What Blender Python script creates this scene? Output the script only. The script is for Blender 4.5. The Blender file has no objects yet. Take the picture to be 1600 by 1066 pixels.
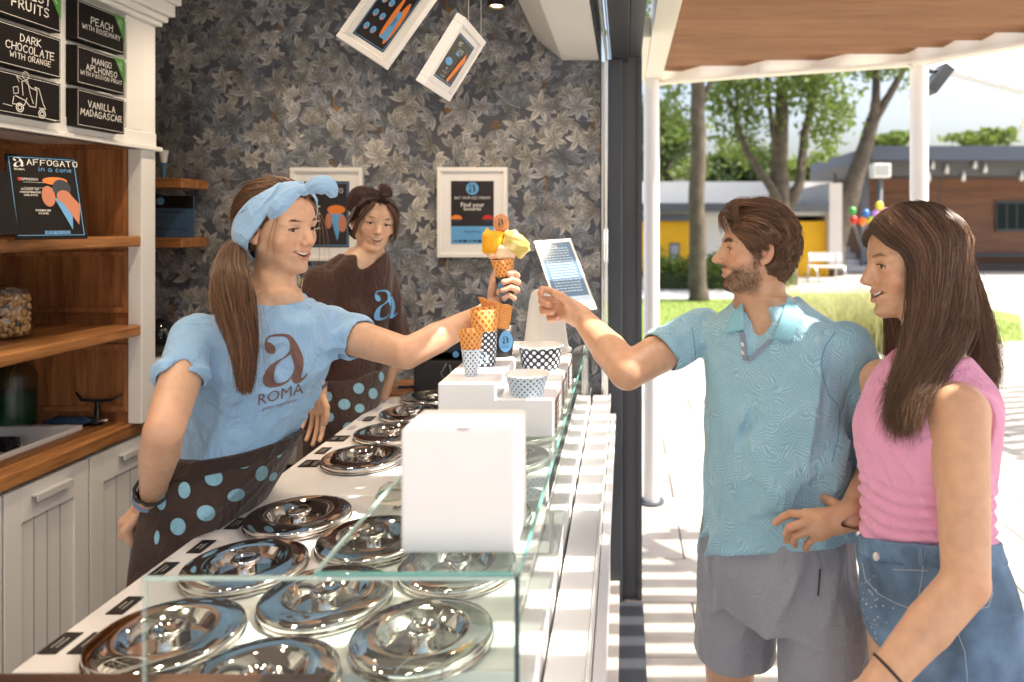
import bpy, math, random
import numpy as np
from mathutils import Vector, Matrix, geometry
from mathutils.bvhtree import BVHTree
R = math.radians
random.seed(7); rng = np.random.default_rng(7)
SC = bpy.context.scene; COL = SC.collection
F = 1130.0; VX, VY = 975.0, 348.0; H = 1.72
# ---------------------------------------------------------------- camera
cd = bpy.data.cameras.new('camera'); cam = bpy.data.objects.new('camera', cd); COL.objects.link(cam)
cd.sensor_width = 36; cd.lens = 36*F/1600; cd.shift_x = (800-VX)/1600; cd.shift_y = -(533-VY)/1600
cd.clip_start = .02; cd.clip_end = 400
cam.location = (0, 0, H); cam.rotation_euler = (R(90), 0, 0)
cd.dof.use_dof = True; cd.dof.focus_distance = 1.72; cd.dof.aperture_fstop = 2.6
SC.camera = cam
# ---------------------------------------------------------------- light
SUN_EL, SUN_AZ = R(60), R(2)      # azimuth measured from +X towards +Y
sdir = Vector((math.cos(SUN_EL)*math.cos(SUN_AZ), math.cos(SUN_EL)*math.sin(SUN_AZ), math.sin(SUN_EL)))
w = bpy.data.worlds.new('World'); SC.world = w; w.use_nodes = True
nt = w.node_tree; sk = nt.nodes.new('ShaderNodeTexSky'); sk.sky_type = 'NISHITA'; sk.sun_disc = False
sk.sun_elevation = SUN_EL; sk.sun_rotation = math.pi/2 - SUN_AZ; sk.dust_density = 7.0; sk.air_density = 1.0; sk.ozone_density = 1.0
nt.links.new(sk.outputs[0], nt.nodes['Background'].inputs[0]); nt.nodes['Background'].inputs[1].default_value = 0.15
sl = bpy.data.lights.new('sun', 'SUN'); sl.energy = 4.4; sl.angle = R(.53); sl.color = (1, .92, .80)
so = bpy.data.objects.new('sun', sl); COL.objects.link(so); so.rotation_euler = sdir.to_track_quat('Z', 'Y').to_euler(); so.location = (3, 3, 8)
vs = SC.view_settings; vs.view_transform = 'Standard'; vs.look = 'None'; vs.gamma = 1; vs.use_curve_mapping = False; vs.exposure = 1.4
SC.cycles.max_bounces = 10; SC.cycles.transparent_max_bounces = 12; SC.cycles.transmission_bounces = 8; SC.cycles.glossy_bounces = 5; SC.cycles.diffuse_bounces = 4
SC.cycles.caustics_reflective = False; SC.cycles.caustics_refractive = False
SC.cycles.use_denoising = True

def P(px, py, d): return Vector(((px-VX)*d/F, d, H-(py-VY)*d/F))

# ---------------------------------------------------------------- materials
MATS = {}
def hexc(r, g, b): return tuple(((c/255+.055)/1.055)**2.4 if c > 10 else c/255/12.92 for c in (r, g, b))
def mat(name, col=(.8, .8, .8), rough=.5, metal=0., bump=None, var=0., vscale=3., attr=None, spec=.5, **kw):
    if name in MATS: return MATS[name]
    m = bpy.data.materials.new(name); m.use_nodes = True; n = m.node_tree.nodes; L = m.node_tree.links
    b = n['Principled BSDF']; b.inputs['Base Color'].default_value = (*col, 1); b.inputs['Roughness'].default_value = rough
    b.inputs['Metallic'].default_value = metal; b.inputs['Specular IOR Level'].default_value = spec
    for k, v in kw.items():
        b.inputs[k].default_value = v
    tc = n.new('ShaderNodeTexCoord')
    src = None
    if attr:
        a = n.new('ShaderNodeVertexColor'); a.layer_name = attr; src = a.outputs[0]
    if var > 0:
        t = n.new('ShaderNodeTexNoise'); t.inputs['Scale'].default_value = vscale; t.inputs['Detail'].default_value = 6
        L.new(tc.outputs['Object'], t.inputs[0])
        mr = n.new('ShaderNodeMapRange'); mr.inputs[3].default_value = 1-var; mr.inputs[4].default_value = 1+var; mr.inputs[1].default_value = .25; mr.inputs[2].default_value = .75
        L.new(t.outputs[0], mr.inputs[0])
        mx = n.new('ShaderNodeVectorMath'); mx.operation = 'SCALE'
        if src: L.new(src, mx.inputs[0])
        else: mx.inputs[0].default_value = col
        L.new(mr.outputs[0], mx.inputs['Scale']); src = mx.outputs[0]
    if src: L.new(src, b.inputs['Base Color'])
    if bump:
        sc, st = bump[:2]
        t = n.new('ShaderNodeTexNoise'); t.inputs['Scale'].default_value = sc; t.inputs['Detail'].default_value = 4
        L.new(tc.outputs['Object'], t.inputs[0])
        bp = n.new('ShaderNodeBump'); bp.inputs['Strength'].default_value = st; bp.inputs['Distance'].default_value = .002 if len(bump) < 3 else bump[2]
        L.new(t.outputs[0], bp.inputs['Height']); L.new(bp.outputs[0], b.inputs['Normal'])
    MATS[name] = m; return m

def wood(name, c1, c2, axis=1, scale=1.0, rough=.4):
    if name in MATS: return MATS[name]
    m = mat(name, c1, rough); n = m.node_tree.nodes; L = m.node_tree.links; b = n['Principled BSDF']
    tc = n.new('ShaderNodeTexCoord'); mp = n.new('ShaderNodeMapping')
    s = [14*scale]*3; s[axis] = 1.1*scale; mp.inputs['Scale'].default_value = s
    L.new(tc.outputs['Object'], mp.inputs[0])
    t = n.new('ShaderNodeTexNoise'); t.inputs['Scale'].default_value = 1.6; t.inputs['Detail'].default_value = 8; t.inputs['Roughness'].default_value = .65; t.inputs['Distortion'].default_value = .6
    L.new(mp.outputs[0], t.inputs[0])
    t2 = n.new('ShaderNodeTexNoise'); t2.inputs['Scale'].default_value = 9; t2.inputs['Detail'].default_value = 3
    L.new(mp.outputs[0], t2.inputs[0])
    ad = n.new('ShaderNodeMath'); ad.operation = 'MULTIPLY_ADD'; ad.inputs[1].default_value = .35; L.new(t2.outputs[0], ad.inputs[0]); L.new(t.outputs[0], ad.inputs[2])
    cr = n.new('ShaderNodeValToRGB'); cr.color_ramp.elements[0].position = .5; cr.color_ramp.elements[1].position = .86
    cr.color_ramp.elements[0].color = (*c2, 1); cr.color_ramp.elements[1].color = (*c1, 1)
    L.new(ad.outputs[0], cr.inputs[0]); L.new(cr.outputs[0], b.inputs['Base Color'])
    bp = n.new('ShaderNodeBump'); bp.inputs['Strength'].default_value = .2; bp.inputs['Distance'].default_value = .002
    L.new(ad.outputs[0], bp.inputs['Height']); L.new(bp.outputs[0], b.inputs['Normal'])
    return m

def glass(name, col=(.93, .98, .96), rough=0., ior=1.45):
    if name in MATS: return MATS[name]
    # thin clear pane: mirrors at grazing angles, otherwise lets light straight through (so it does not need caustics)
    m = bpy.data.materials.new(name); m.use_nodes = True; n = m.node_tree.nodes; L = m.node_tree.links
    n.remove(n['Principled BSDF']); o = n['Material Output']
    t = n.new('ShaderNodeBsdfTransparent'); t.inputs[0].default_value = (*col, 1)
    g = n.new('ShaderNodeBsdfGlossy'); g.inputs['Roughness'].default_value = rough
    lw = n.new('ShaderNodeLayerWeight'); lw.inputs[0].default_value = .5
    pw = n.new('ShaderNodeMath'); pw.operation = 'POWER'; L.new(lw.outputs['Facing'], pw.inputs[0]); pw.inputs[1].default_value = 4.5
    fr = n.new('ShaderNodeMath'); fr.operation = 'MULTIPLY_ADD'; L.new(pw.outputs[0], fr.inputs[0]); fr.inputs[1].default_value = .9; fr.inputs[2].default_value = ((ior-1)/(ior+1))**2*1.6
    mx = n.new('ShaderNodeMixShader'); L.new(fr.outputs[0], mx.inputs[0]); L.new(t.outputs[0], mx.inputs[1]); L.new(g.outputs[0], mx.inputs[2])
    L.new(mx.outputs[0], o.inputs[0]); MATS[name] = m; return m

# ---------------------------------------------------------------- objects
def tag(o, label=None, cat=None, group=None, kind=None):
    if label: o['label'] = label
    if cat: o['category'] = cat
    if group: o['group'] = group
    if kind: o['kind'] = kind
    return o
def thing(name, label, cat, loc=(0, 0, 0), group=None):
    o = bpy.data.objects.new(name, None); COL.objects.link(o); o.location = loc; o.empty_display_size = .05
    return tag(o, label, cat, group)
def link(name, me, m=None, parent=None, smooth=False):
    o = bpy.data.objects.new(name, me); COL.objects.link(o)
    if m is not None and not me.materials:
        for q in (m if isinstance(m, (list, tuple)) else [m]): me.materials.append(q)
    if smooth: me.polygons.foreach_set('use_smooth', [True]*len(me.polygons))
    if parent is not None:
        o.parent = parent
        l = Vector((0, 0, 0)); q = parent
        while q is not None: l += q.location; q = q.parent
        o.matrix_parent_inverse = Matrix.Translation(-l) if parent.parent is None else Matrix.Identity(4)
    return o
def mesh(name, v, f, m=None, parent=None, smooth=False):
    me = bpy.data.meshes.new(name); me.from_pydata([tuple(x) for x in v], [], [tuple(x) for x in f]); me.update()
    return link(name, me, m, parent, smooth)
class MB:
    def __init__(s): s.v = []; s.f = []
    def add(s, v, f):
        o = len(s.v); s.v += [tuple(x) for x in v]; s.f += [tuple(i+o for i in q) for q in f]; return s
    def box(s, x0, x1, y0, y1, z0, z1, rot=None, c=None):
        v = [Vector((x, y, z)) for x in (x0, x1) for y in (y0, y1) for z in (z0, z1)]
        if rot is not None:
            c = Vector(c) if c is not None else Vector(((x0+x1)/2, (y0+y1)/2, (z0+z1)/2)); v = [c+rot@(q-c) for q in v]
        return s.add(v, [(0, 1, 3, 2), (4, 6, 7, 5), (0, 4, 5, 1), (2, 3, 7, 6), (0, 2, 6, 4), (1, 5, 7, 3)])
    def bar(s, a, b, w, h, up=(0, 0, 1)):
        a = Vector(a); b = Vector(b); d = (b-a).normalized(); u = Vector(up); sd = d.cross(u).normalized(); u = sd.cross(d)
        v = [p+sd*i*w/2+u*j*h/2 for p in (a, b) for i in (-1, 1) for j in (-1, 1)]
        return s.add(v, [(0, 1, 3, 2), (4, 6, 7, 5), (0, 4, 5, 1), (2, 3, 7, 6), (0, 2, 6, 4), (1, 5, 7, 3)])
    def tube(s, pts, r, n=8, caps=True):
        pts = [Vector(p) for p in pts]; rs = r if isinstance(r, (list, tuple)) else [r]*len(pts)
        N = len(pts); ref = Vector((0, 0, 1)); rings = []
        d0 = (pts[1]-pts[0]).normalized()
        if abs(d0.dot(ref)) > .9: ref = Vector((1, 0, 0))
        sd = d0.cross(ref).normalized()
        v = []
        for i, p in enumerate(pts):
            d = (pts[min(i+1, N-1)]-pts[max(i-1, 0)]).normalized()
            sd = (sd-d*sd.dot(d)).normalized(); up = d.cross(sd)
            v += [p+(sd*math.cos(2*math.pi*k/n)+up*math.sin(2*math.pi*k/n))*rs[i] for k in range(n)]
        f = [(i*n+k, i*n+(k+1) % n, (i+1)*n+(k+1) % n, (i+1)*n+k) for i in range(N-1) for k in range(n)]
        if caps: f += [tuple(range(n))[::-1], tuple((N-1)*n+k for k in range(n))]
        return s.add(v, f)
    def lathe(s, prof, c=(0, 0, 0), n=40, M=None, close=False):
        c = Vector(c); v = []; M = M or Matrix.Identity(3)
        for r, z in prof: v += [c+M@Vector((r*math.cos(2*math.pi*k/n), r*math.sin(2*math.pi*k/n), z)) for k in range(n)]
        N = len(prof)
        f = [(i*n+k, i*n+(k+1) % n, (i+1)*n+(k+1) % n, (i+1)*n+k) for i in range(N-1) for k in range(n)]
        if close: f += [tuple(range(n))[::-1], tuple((N-1)*n+k for k in range(n))]
        return s.add(v, f)
    def sphere(s, c, r, n=12, m=8, M=None):
        c = Vector(c); rr = Vector(r) if hasattr(r, '__len__') else Vector((r, r, r)); M = M or Matrix.Identity(3)
        v = []
        for i in range(m+1):
            a = math.pi*i/m
            v += [c+M@Vector((rr.x*math.sin(a)*math.cos(2*math.pi*k/n), rr.y*math.sin(a)*math.sin(2*math.pi*k/n), -rr.z*math.cos(a))) for k in range(n)]
        return s.add(v, [(i*n+k, i*n+(k+1) % n, (i+1)*n+(k+1) % n, (i+1)*n+k) for i in range(m) for k in range(n)])
    def build(s, name, m=None, parent=None, smooth=False, bevel=0, auto=False):
        o = mesh(name, s.v, s.f, m, parent, smooth)
        if bevel:
            b = o.modifiers.new('bevel', 'BEVEL'); b.width = bevel; b.segments = 2; b.limit_method = 'ANGLE'; b.angle_limit = R(40)
        if auto: o.data.set_sharp_from_angle(angle=R(35))
        return o
def box(name, x0, x1, y0, y1, z0, z1, m, parent=None, bevel=0): return MB().box(x0, x1, y0, y1, z0, z1).build(name, m, parent, bevel=bevel)
def copy_tree(o, parent=None):
    c = o.copy(); COL.objects.link(c); c.parent = parent
    for ch in list(o.children): copy_tree(ch, c)
    return c

# ---------------------------------------------------------------- lettering
GL = {'A': [[(0, 0), (2, 6), (4, 0)], [(.7, 2.2), (3.3, 2.4)]], 'B': [[(0, 0), (0, 6), (3, 5.6), (3, 3.6), (0, 3)], [(0, 3), (3.6, 2.6), (3.4, .4), (0, 0)]],
 'C': [[(4, 5), (2.6, 6), (.6, 5), (0, 3), (.6, .8), (2.4, 0), (4, 1)]], 'D': [[(0, 0), (0, 6), (2.6, 5.4), (4, 3.2), (3, .9), (0, 0)]],
 'E': [[(3.8, 6), (0, 5.8), (0, 0), (3.8, .2)], [(0, 3), (3.1, 3.1)]], 'F': [[(3.8, 6), (0, 5.8), (0, 0)], [(0, 3), (3, 3.1)]],
 'G': [[(4, 5), (2.4, 6), (.5, 5), (0, 2.8), (.8, .4), (2.6, 0), (4, 1), (4, 2.8), (2.4, 2.8)]], 'H': [[(0, 0), (0, 6)], [(4, 0), (4, 6)], [(0, 3), (4, 3.2)]],
 'K': [[(0, 0), (0, 6)], [(3.6, 6), (0, 2.8), (3.9, 0)]], 'I': [[(1, 0), (1, 6)]], 'L': [[(0, 6), (0, 0), (3.6, .1)]], 'M': [[(0, 0), (.4, 6), (2.3, 2), (4.2, 6), (4.8, 0)]], 'N': [[(0, 0), (.2, 6), (3.8, 0), (4, 6)]],
 'O': [[(2, 6), (.4, 5), (0, 3), (.6, .7), (2, 0), (3.5, .8), (4, 3), (3.5, 5.2), (2, 6)]], 'P': [[(0, 0), (0, 6), (3, 5.8), (3.7, 4.4), (2.8, 3), (0, 2.8)]],
 'R': [[(0, 0), (0, 6), (3, 5.8), (3.6, 4.4), (2.6, 3), (0, 2.8)], [(1.6, 2.8), (3.9, 0)]], 'S': [[(3.7, 5.2), (2, 6), (.3, 5), (.6, 3.6), (3.2, 2.5), (3.7, 1.2), (2, 0), (0, .8)]],
 'T': [[(0, 6), (4, 5.9)], [(2, 6), (2.1, 0)]], 'U': [[(0, 6), (.2, 1.2), (2, 0), (3.8, 1.2), (4, 6)]], 'V': [[(0, 6), (2, 0), (4, 6)]],
 'W': [[(0, 6), (1.2, 0), (2.6, 4), (4, 0), (5.2, 6)]], 'Y': [[(0, 6), (2, 3.2), (4, 6)], [(2, 3.2), (1.8, 0)]], 'X': [[(0, 0), (4, 6)], [(0, 6), (4, 0)]],
 'a': [[(3.4, 4), (1, 4.2), (0, 2), (1, 0), (3.2, 1), (3.4, 4), (3.8, 0)]], 'c': [[(3.2, 3.4), (1.4, 4.2), (0, 2), (1.2, 0), (3.2, .8)]], 'e': [[(0, 2), (3.2, 2.4), (1.8, 4.2), (0, 2), (1.2, 0), (3.2, .7)]],
 'i': [[(1, 0), (1, 4)], [(1, 5.2), (1.1, 5.7)]], 'n': [[(0, 0), (0, 4)], [(0, 3), (1.8, 4.2), (3, 3), (3.1, 0)]], 'o': [[(1.7, 4.2), (0, 2.4), (1, 0), (2.8, .4), (3.4, 2.4), (1.7, 4.2)]]}
GW = {'I': 2, 'M': 4.8, 'W': 5.2, 'i': 2, 'c': 3.2, 'e': 3.2, 'n': 3.1, 'o': 3.4, 'a': 3.8}
def hand_text(mb, text, O, U, V, h, th=None, wob=.25, sep=1.5):
    """hand-lettered strokes, centred on O, on the plane U (right) V (up)"""
    O = Vector(O); U = Vector(U).normalized(); V = Vector(V).normalized(); s = h/6; th = th or h*.13
    tot = sum((3 if c == ' ' else GW.get(c, 4)+sep) for c in text)-sep; x = -tot/2
    for c in text:
        if c == ' ': x += 3; continue
        dy = random.uniform(-wob, wob); sh = random.uniform(-.04, .1)
        for st in GL[c]:
            q = [Vector((x+a+b*sh, b-3+dy)) for a, b in st]
            for i in range(len(q)-1):
                d = (q[i+1]-q[i]); l = d.length; d /= max(l, 1e-6); nn = Vector((-d.y, d.x))*(th/s/2)
                e = d*(th/s*.35)
                pts = [q[i]-e+nn, q[i]-e-nn, q[i+1]+e-nn, q[i+1]+e+nn]
                mb.add([O+U*(p.x*s)+V*(p.y*s) for p in pts], [(0, 1, 2, 3)])
        x += GW.get(c, 4)+sep
    return mb
_fc = {}
def font2d(text, bold=0.):
    k = (text, bold)
    if k not in _fc:
        cu = bpy.data.curves.new('t', 'FONT'); cu.body = text; cu.align_x = 'CENTER'; cu.align_y = 'CENTER'; cu.resolution_u = 2; cu.offset = bold
        o = bpy.data.objects.new('t', cu); COL.objects.link(o)
        me = o.to_mesh(); v = [tuple(q.co[:2]) for q in me.vertices]; f = [tuple(p.vertices) for p in me.polygons]
        o.to_mesh_clear(); bpy.data.objects.remove(o); bpy.data.curves.remove(cu); _fc[k] = (v, f)
    return _fc[k]
def font_text(mb, text, O, U, V, h, bold=0., stretch=1.):
    O = Vector(O); U = Vector(U).normalized(); V = Vector(V).normalized(); v, f = font2d(text, bold); s = h/.7
    return mb.add([O+U*(a*s*stretch)+V*(b*s) for a, b in v], f)
A_OUT = [(88,250),(100,200),(135,165),(200,148),(290,143),(345,152),(390,190),(430,250),(470,330),(495,400),(498,470),(485,530),(470,590),(474,606),(490,600),(515,575),(535,555),(540,563),(505,615),(460,655),(420,667),(390,655),(375,630),(372,605),(330,650),(270,685),(200,703),(140,705),(95,690),(72,650),(75,590),(110,520),(150,470),(210,430),(280,395),(320,360),(350,320),(355,270),(345,220),(320,185),(280,172),(200,172),(150,178),(125,200),(120,232),(160,240),(195,275),(208,320),(195,350),(160,357),(120,340),(95,305)]
A_IN = [(362,355),(310,395),(250,430),(210,480),(190,560),(188,620),(205,655),(250,660),(310,640),(360,600),(385,550),(400,500),(390,440),(375,390)]
def logo_a2d(sub=0):
    n = lambda L: [Vector(((x-300)/562, -(y-424)/562, 0)) for x, y in L]
    o, i = n(A_OUT), n(A_IN); tri = geometry.tessellate_polygon([o, i]); pts = o+i
    v = [(p.x, p.y) for p in pts]; return v, [tuple(t) for t in tri]
def logo_a(mb, O, U, V, h):
    O = Vector(O); U = Vector(U).normalized(); V = Vector(V).normalized(); v, f = logo_a2d()
    return mb.add([O+U*(a*h)+V*(b*h) for a, b in v], f)
def disc(mb, O, U, V, r, r2=None, n=24):
    O = Vector(O); U = Vector(U).normalized(); V = Vector(V).normalized(); r2 = r2 or r
    return mb.add([O+U*r*math.cos(2*math.pi*k/n)+V*r2*math.sin(2*math.pi*k/n) for k in range(n)], [tuple(range(n))])
def quad(mb, O, U, V, w_, h_, cx=0, cy=0):
    O = Vector(O); U = Vector(U).normalized(); V = Vector(V).normalized()
    return mb.add([O+U*(cx+i*w_/2)+V*(cy+j*h_/2) for i, j in ((-1, -1), (1, -1), (1, 1), (-1, 1))], [(0, 1, 2, 3)])
def rim(mb, O, U, V, w_, h_, t, cx=0, cy=0):
    quad(mb, O, U, V, w_, t, cx, cy+h_/2-t/2); quad(mb, O, U, V, w_, t, cx, cy-h_/2+t/2)
    quad(mb, O, U, V, t, h_-2*t, cx-w_/2+t/2, cy); quad(mb, O, U, V, t, h_-2*t, cx+w_/2-t/2, cy); return mb
# ================================================================ materials of the place
WHITE = mat('white_lacquer', (.80, .80, .79), .3, var=.02)
WHITEM = mat('white_matt', (.82, .81, .79), .55, bump=(180, .08))
CREAM = mat('cream_paint', (.80, .76, .66), .45, var=.04)
GREYF = mat('anthracite', (.055, .062, .075), .38, bump=(400, .05), spec=.4)
GREYF2 = mat('anthracite_dark', (.03, .034, .042), .45)
ALU = mat('aluminium', (.66, .66, .66), .3, 1.)
STEEL = mat('polished_steel', (.80, .76, .72), .035, 1., bump=(14, .03, .004))
def rough_var(m, lo, hi, sc):
    n = m.node_tree.nodes; L = m.node_tree.links; tc = n.new('ShaderNodeTexCoord'); t = n.new('ShaderNodeTexNoise'); t.inputs['Scale'].default_value = sc; t.inputs['Detail'].default_value = 9; t.inputs['Distortion'].default_value = .8; L.new(tc.outputs['Object'], t.inputs[0])
    r_ = n.new('ShaderNodeMapRange'); r_.inputs[1].default_value = .42; r_.inputs[2].default_value = .72; r_.inputs[3].default_value = lo; r_.inputs[4].default_value = hi; L.new(t.outputs[0], r_.inputs[0]); L.new(r_.outputs[0], n['Principled BSDF'].inputs['Roughness'])
rough_var(STEEL, .025, .11, 16)
BLACK = mat('black_plastic', (.012, .012, .014), .35)
BLACKB = mat('chalk_black', (.010, .008, .008), .6, var=.12, vscale=8, spec=.15)
INK = mat('white_print', (.78, .76, .72), .6)
BLUEP = mat('blue_print', hexc(96, 160, 212), .5)
GREENP = mat('green_print', hexc(70, 130, 60), .5)
ORANGEP = mat('orange_print', hexc(226, 128, 52), .5)
REDP = mat('red_print', hexc(190, 44, 36), .5)
BROWNP = mat('brown_print', hexc(110, 84, 76), .6)
SKINP = mat('skin_print', hexc(190, 120, 90), .5)
OAK = wood('oak', hexc(196, 138, 84), hexc(118, 72, 36), 1, rough=.35)
OAKZ = wood('oak_upright', hexc(186, 126, 78), hexc(120, 74, 42), 2, rough=.4)
OAKX = wood('oak_cross', hexc(190, 130, 78), hexc(110, 68, 34), 0, rough=.35)
WALLP = mat('wallpaper_ground', hexc(82, 84, 92), .85, var=.12, vscale=5)
PRINTV = mat('wallpaper_print', (.3, .3, .3), .75, attr='col', spec=.2)
TILE = mat('floor_tile', (.36, .33, .30), .5, var=.1)
GLASS = glass('clear_glass')
GEDGE = mat('glass_edge', (.16, .46, .42), .12, spec=.8)
GEDGE.node_tree.nodes['Principled BSDF'].inputs['Alpha'].default_value = .75
ACRYL = glass('clear_acrylic', (.97, .97, .97), .02, 1.4)
Y = (0, 1, 0); Z = (0, 0, 1); X = (1, 0, 0)
FL = .12                                        # raised floor of the kiosk
WD = 3.2                                        # back wall

tag(box('kiosk_floor', -2.5, -.02, -1.5, WD+.1, FL-.1, FL, TILE), kind='structure')
bw = tag(box('back_wall', -2.5, -.102, WD, WD+.1, FL, 2.85, WALLP), 'dark grey wall with leaf and golden key wallpaper behind the gelato counter', 'wall')
sw = tag(box('side_wall', -2.42, -2.30, -1.5, WD-.002, FL, 2.85, mat('side_wall_paint', (.7, .66, .6), .7)), 'plain wall behind the wooden shelf hutch', 'wall')
tag(box('ceiling', -2.42, -.12, -1.5, WD-.002, 2.86, 2.95, mat('ceiling_paint', (.20, .165, .13), .7)), kind='structure')
tag(box('kiosk_roof', -2.5, .2, -1.6, WD+.2, 2.98, 3.1, GREYF2), kind='structure')

# ---- wallpaper print: rosettes of leaves and golden keys, as flat coloured shapes
def wallpaper():
    V = []; Fc = []; C = []
    W = hexc
    r = random.Random(3)
    def leaf(cx, cz, ang, L, wd, base, y):
        ca, sa = math.cos(ang), math.sin(ang); o = len(V)
        n = 6
        for i in range(n+1):
            t = i/n; hw = wd*math.sin(math.pi*min(1, t**.8))**.85*.5 if 0 < i < n else .0008
            x = t*L; bend = .1*L*math.sin(t*2.2)
            for j, k in ((-1, 1), (-.52, .86), (-.05, .72), (.05, .78), (.52, 1.12), (1, .95)):
                px, pz = x, j*hw+bend*.5
                V.append((cx+px*ca-pz*sa, y, cz+px*sa+pz*ca))
                edge = 1.0-.28*(abs(j) < .1)-.10*(i % 2)*(abs(j) < .9)
                g = (.62+.48*t)*k*edge
                if abs(j) == 1: g *= .55
                C.append(tuple(b*g for b in base))
        for i in range(n):
            for j in range(5): a = o+i*6+j; Fc.append((a, a+6, a+7, a+1))
    bases = [W(196, 195, 193), W(178, 179, 184), W(208, 205, 200), W(160, 166, 176), W(186, 187, 190)]
    y = WD-.0006
    x0, x1, z0, z1 = -2.3, -.103, .8, 2.8
    # dim under layer
    for i in range(900):
        cx, cz = r.uniform(x0, x1), r.uniform(z0, z1); a = r.uniform(0, 6.28)
        b = W(146, 152, 166) if r.random() < .6 else W(116, 122, 136)
        for k in range(r.choice((2, 3, 4))): leaf(cx, cz, a+k*.55, r.uniform(.05, .075), .022, b, WD-.0006-((i*4+k) % 300)*4e-6)
    pts = []
    def key(cx, cz, fl):
        g = W(140, 104, 58); o = len(V); s = 1.0; yy = WD-.0021
        def rect(a, b, c, d):
            o = len(V); V.extend([(cx+a, yy, cz+c), (cx+b, yy, cz+c), (cx+b, yy, cz+d), (cx+a, yy, cz+d)]); C.extend([g]*4); Fc.append((o, o+1, o+2, o+3))
        rect(-.003, .003, -.085, .05)
        for q in ((.003, .022, -.085, -.068), (.003, .016, -.066, -.058), (.003, .022, -.056, -.042), (-.009, .009, .03, .036), (-.007, .007, .044, .049)): rect(q[0]*fl if fl > 0 else -q[1], q[1] if fl > 0 else -q[0], q[2], q[3]) if q[0] > 0 else rect(*q)
        for (ox, oz, rr) in ((0, .066, .013), (-.013, .056, .008), (.013, .056, .008)):
            n = 12; o = len(V)
            for k in range(n):
                for q in (rr, rr*.55): V.append((cx+ox+q*math.cos(6.283*k/n), yy-.00005, cz+oz+q*math.sin(6.283*k/n))); C.append(g)
            for k in range(n): a = o+2*k; b = o+2*((k+1) % n); Fc.append((a, b, b+1, a+1))
    kx = 0
    for gx in np.arange(x0+.08, x1, .235):
        kx += 1
        for gz in np.arange(z0+.1+(kx % 2)*.2, z1, .40): key(gx+r.uniform(-.03, .03), gz+r.uniform(-.03, .03), 1 if r.random() < .7 else -1)
    nr = 0; step = .082; row = 0
    for gz in np.arange(z0, z1, step*.86):
        row += 1
        for gx in np.arange(x0+(row % 2)*step/2, x1-.01, step):
            cx, cz = gx+r.uniform(-.024, .024), gz+r.uniform(-.024, .024)
            if r.random() < .03: continue
            n = r.choice((5, 6, 7, 8)); base = r.choice(bases); a0 = r.uniform(0, 6.28); L = r.uniform(.056, .076)
            span = 6.283 if r.random() < .35 else r.uniform(2.6, 4.6)
            m = r.uniform(.55, 1.1); base = tuple(q*m for q in base)
            nr += 1
            for k in range(n):
                leaf(cx, cz, a0+span*k/n+r.uniform(-.12, .12), L*r.uniform(.8, 1.1), r.uniform(.025, .033), tuple(q*f_ for q in base for f_ in (1,)) if False else tuple(q*(.82+.3*((k*37) % 10)/10) for q in base), WD-.0023-((nr % 40)*10+k)*4e-6)
    V = [(min(max(a, -2.295), -.104), b, c) for a, b, c in V]
    o = mesh('wallpaper_print', V, Fc, PRINTV, bw); o['kind'] = 'stuff'
    ca = o.data.color_attributes.new('col', 'FLOAT_COLOR', 'POINT')
    ca.data.foreach_set('color', np.array([(*c, 1) for c in C], dtype=np.float32).ravel())
wallpaper()
box('skirting_rail', -2.298, -.104, WD-.02, WD-.004, .80, .90, WHITEM, bw)

# ---- white boxed beam under the ceiling with slanted left side
be = MB(); zs = 2.436
sec = [(-.273, zs), (-.112, zs), (-.112, 2.855), (-.45, 2.855), (-.385, 2.53)]
v = [(x, y, z) for y in (-1.4, WD-.004) for x, z in sec]
be.add(v, [(0, 1, 6, 5), (1, 2, 7, 6), (2, 3, 8, 7), (3, 4, 9, 8), (4, 0, 5, 9), (0, 4, 3, 2, 1), (5, 6, 7, 8, 9)])
tag(be.build('ceiling_beam', mat('beam_paint', (.74, .73, .70), .5, var=.03, bump=(60, .1)), bevel=.004), 'white boxed beam running under the ceiling above the serving window', 'beam')

# ---- dark sliding frame: header along the opening and corner post
fr = thing('window_frame', 'dark grey metal sliding window frame with post and header beside the counter', 'window frame', (0, 3.3, 0))
box('post', -.0725, -.008, 3.23, 3.30, .0, 2.45, GREYF, fr, .003)
box('post', -.010, .079, 3.305, 3.42, .0, 2.52, mat('anthracite_soft', (.075, .078, .088), .4), fr, .003)
box('post_lip', .062, .082, 3.29, 3.305, 0.0, 2.50, GREYF, fr)
box('guide_rail', -.100, -.0885, 3.19, 3.225, .0, 2.43, ALU, fr, .002)
box('guide_rail', -.0845, -.0745, 3.17, 3.21, .0, 2.43, mat('rail_white', (.8, .8, .78), .4), fr, .002)
box('header', -.058, .02, -1.4, 3.36, 2.452, 2.60, GREYF2, fr, .003)
box('header_lip', .022, .079, -1.4, 3.302, 2.475, 2.62, GREYF, fr, .003)
box('track', -.110, -.098, -1.4, 3.15, 2.44, 2.60, BLACK, fr)
box('track_rail', -.082, -.072, -1.4, 3.16, 2.425, 2.46, ALU, fr)
box('track_rail', -.064, -.060, -1.4, 3.16, 2.43, 2.45, ALU, fr)
box('threshold', -.10, .085, -1.2, 3.22, .004, .03, GREYF2, fr)
for k in range(10): MB().lathe([(0, 0), (.004, 0), (.004, -.003), (0, -.004)], (-.077, 1.3+k*.2, 2.4235), 8).build('screw', ALU, fr)

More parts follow.
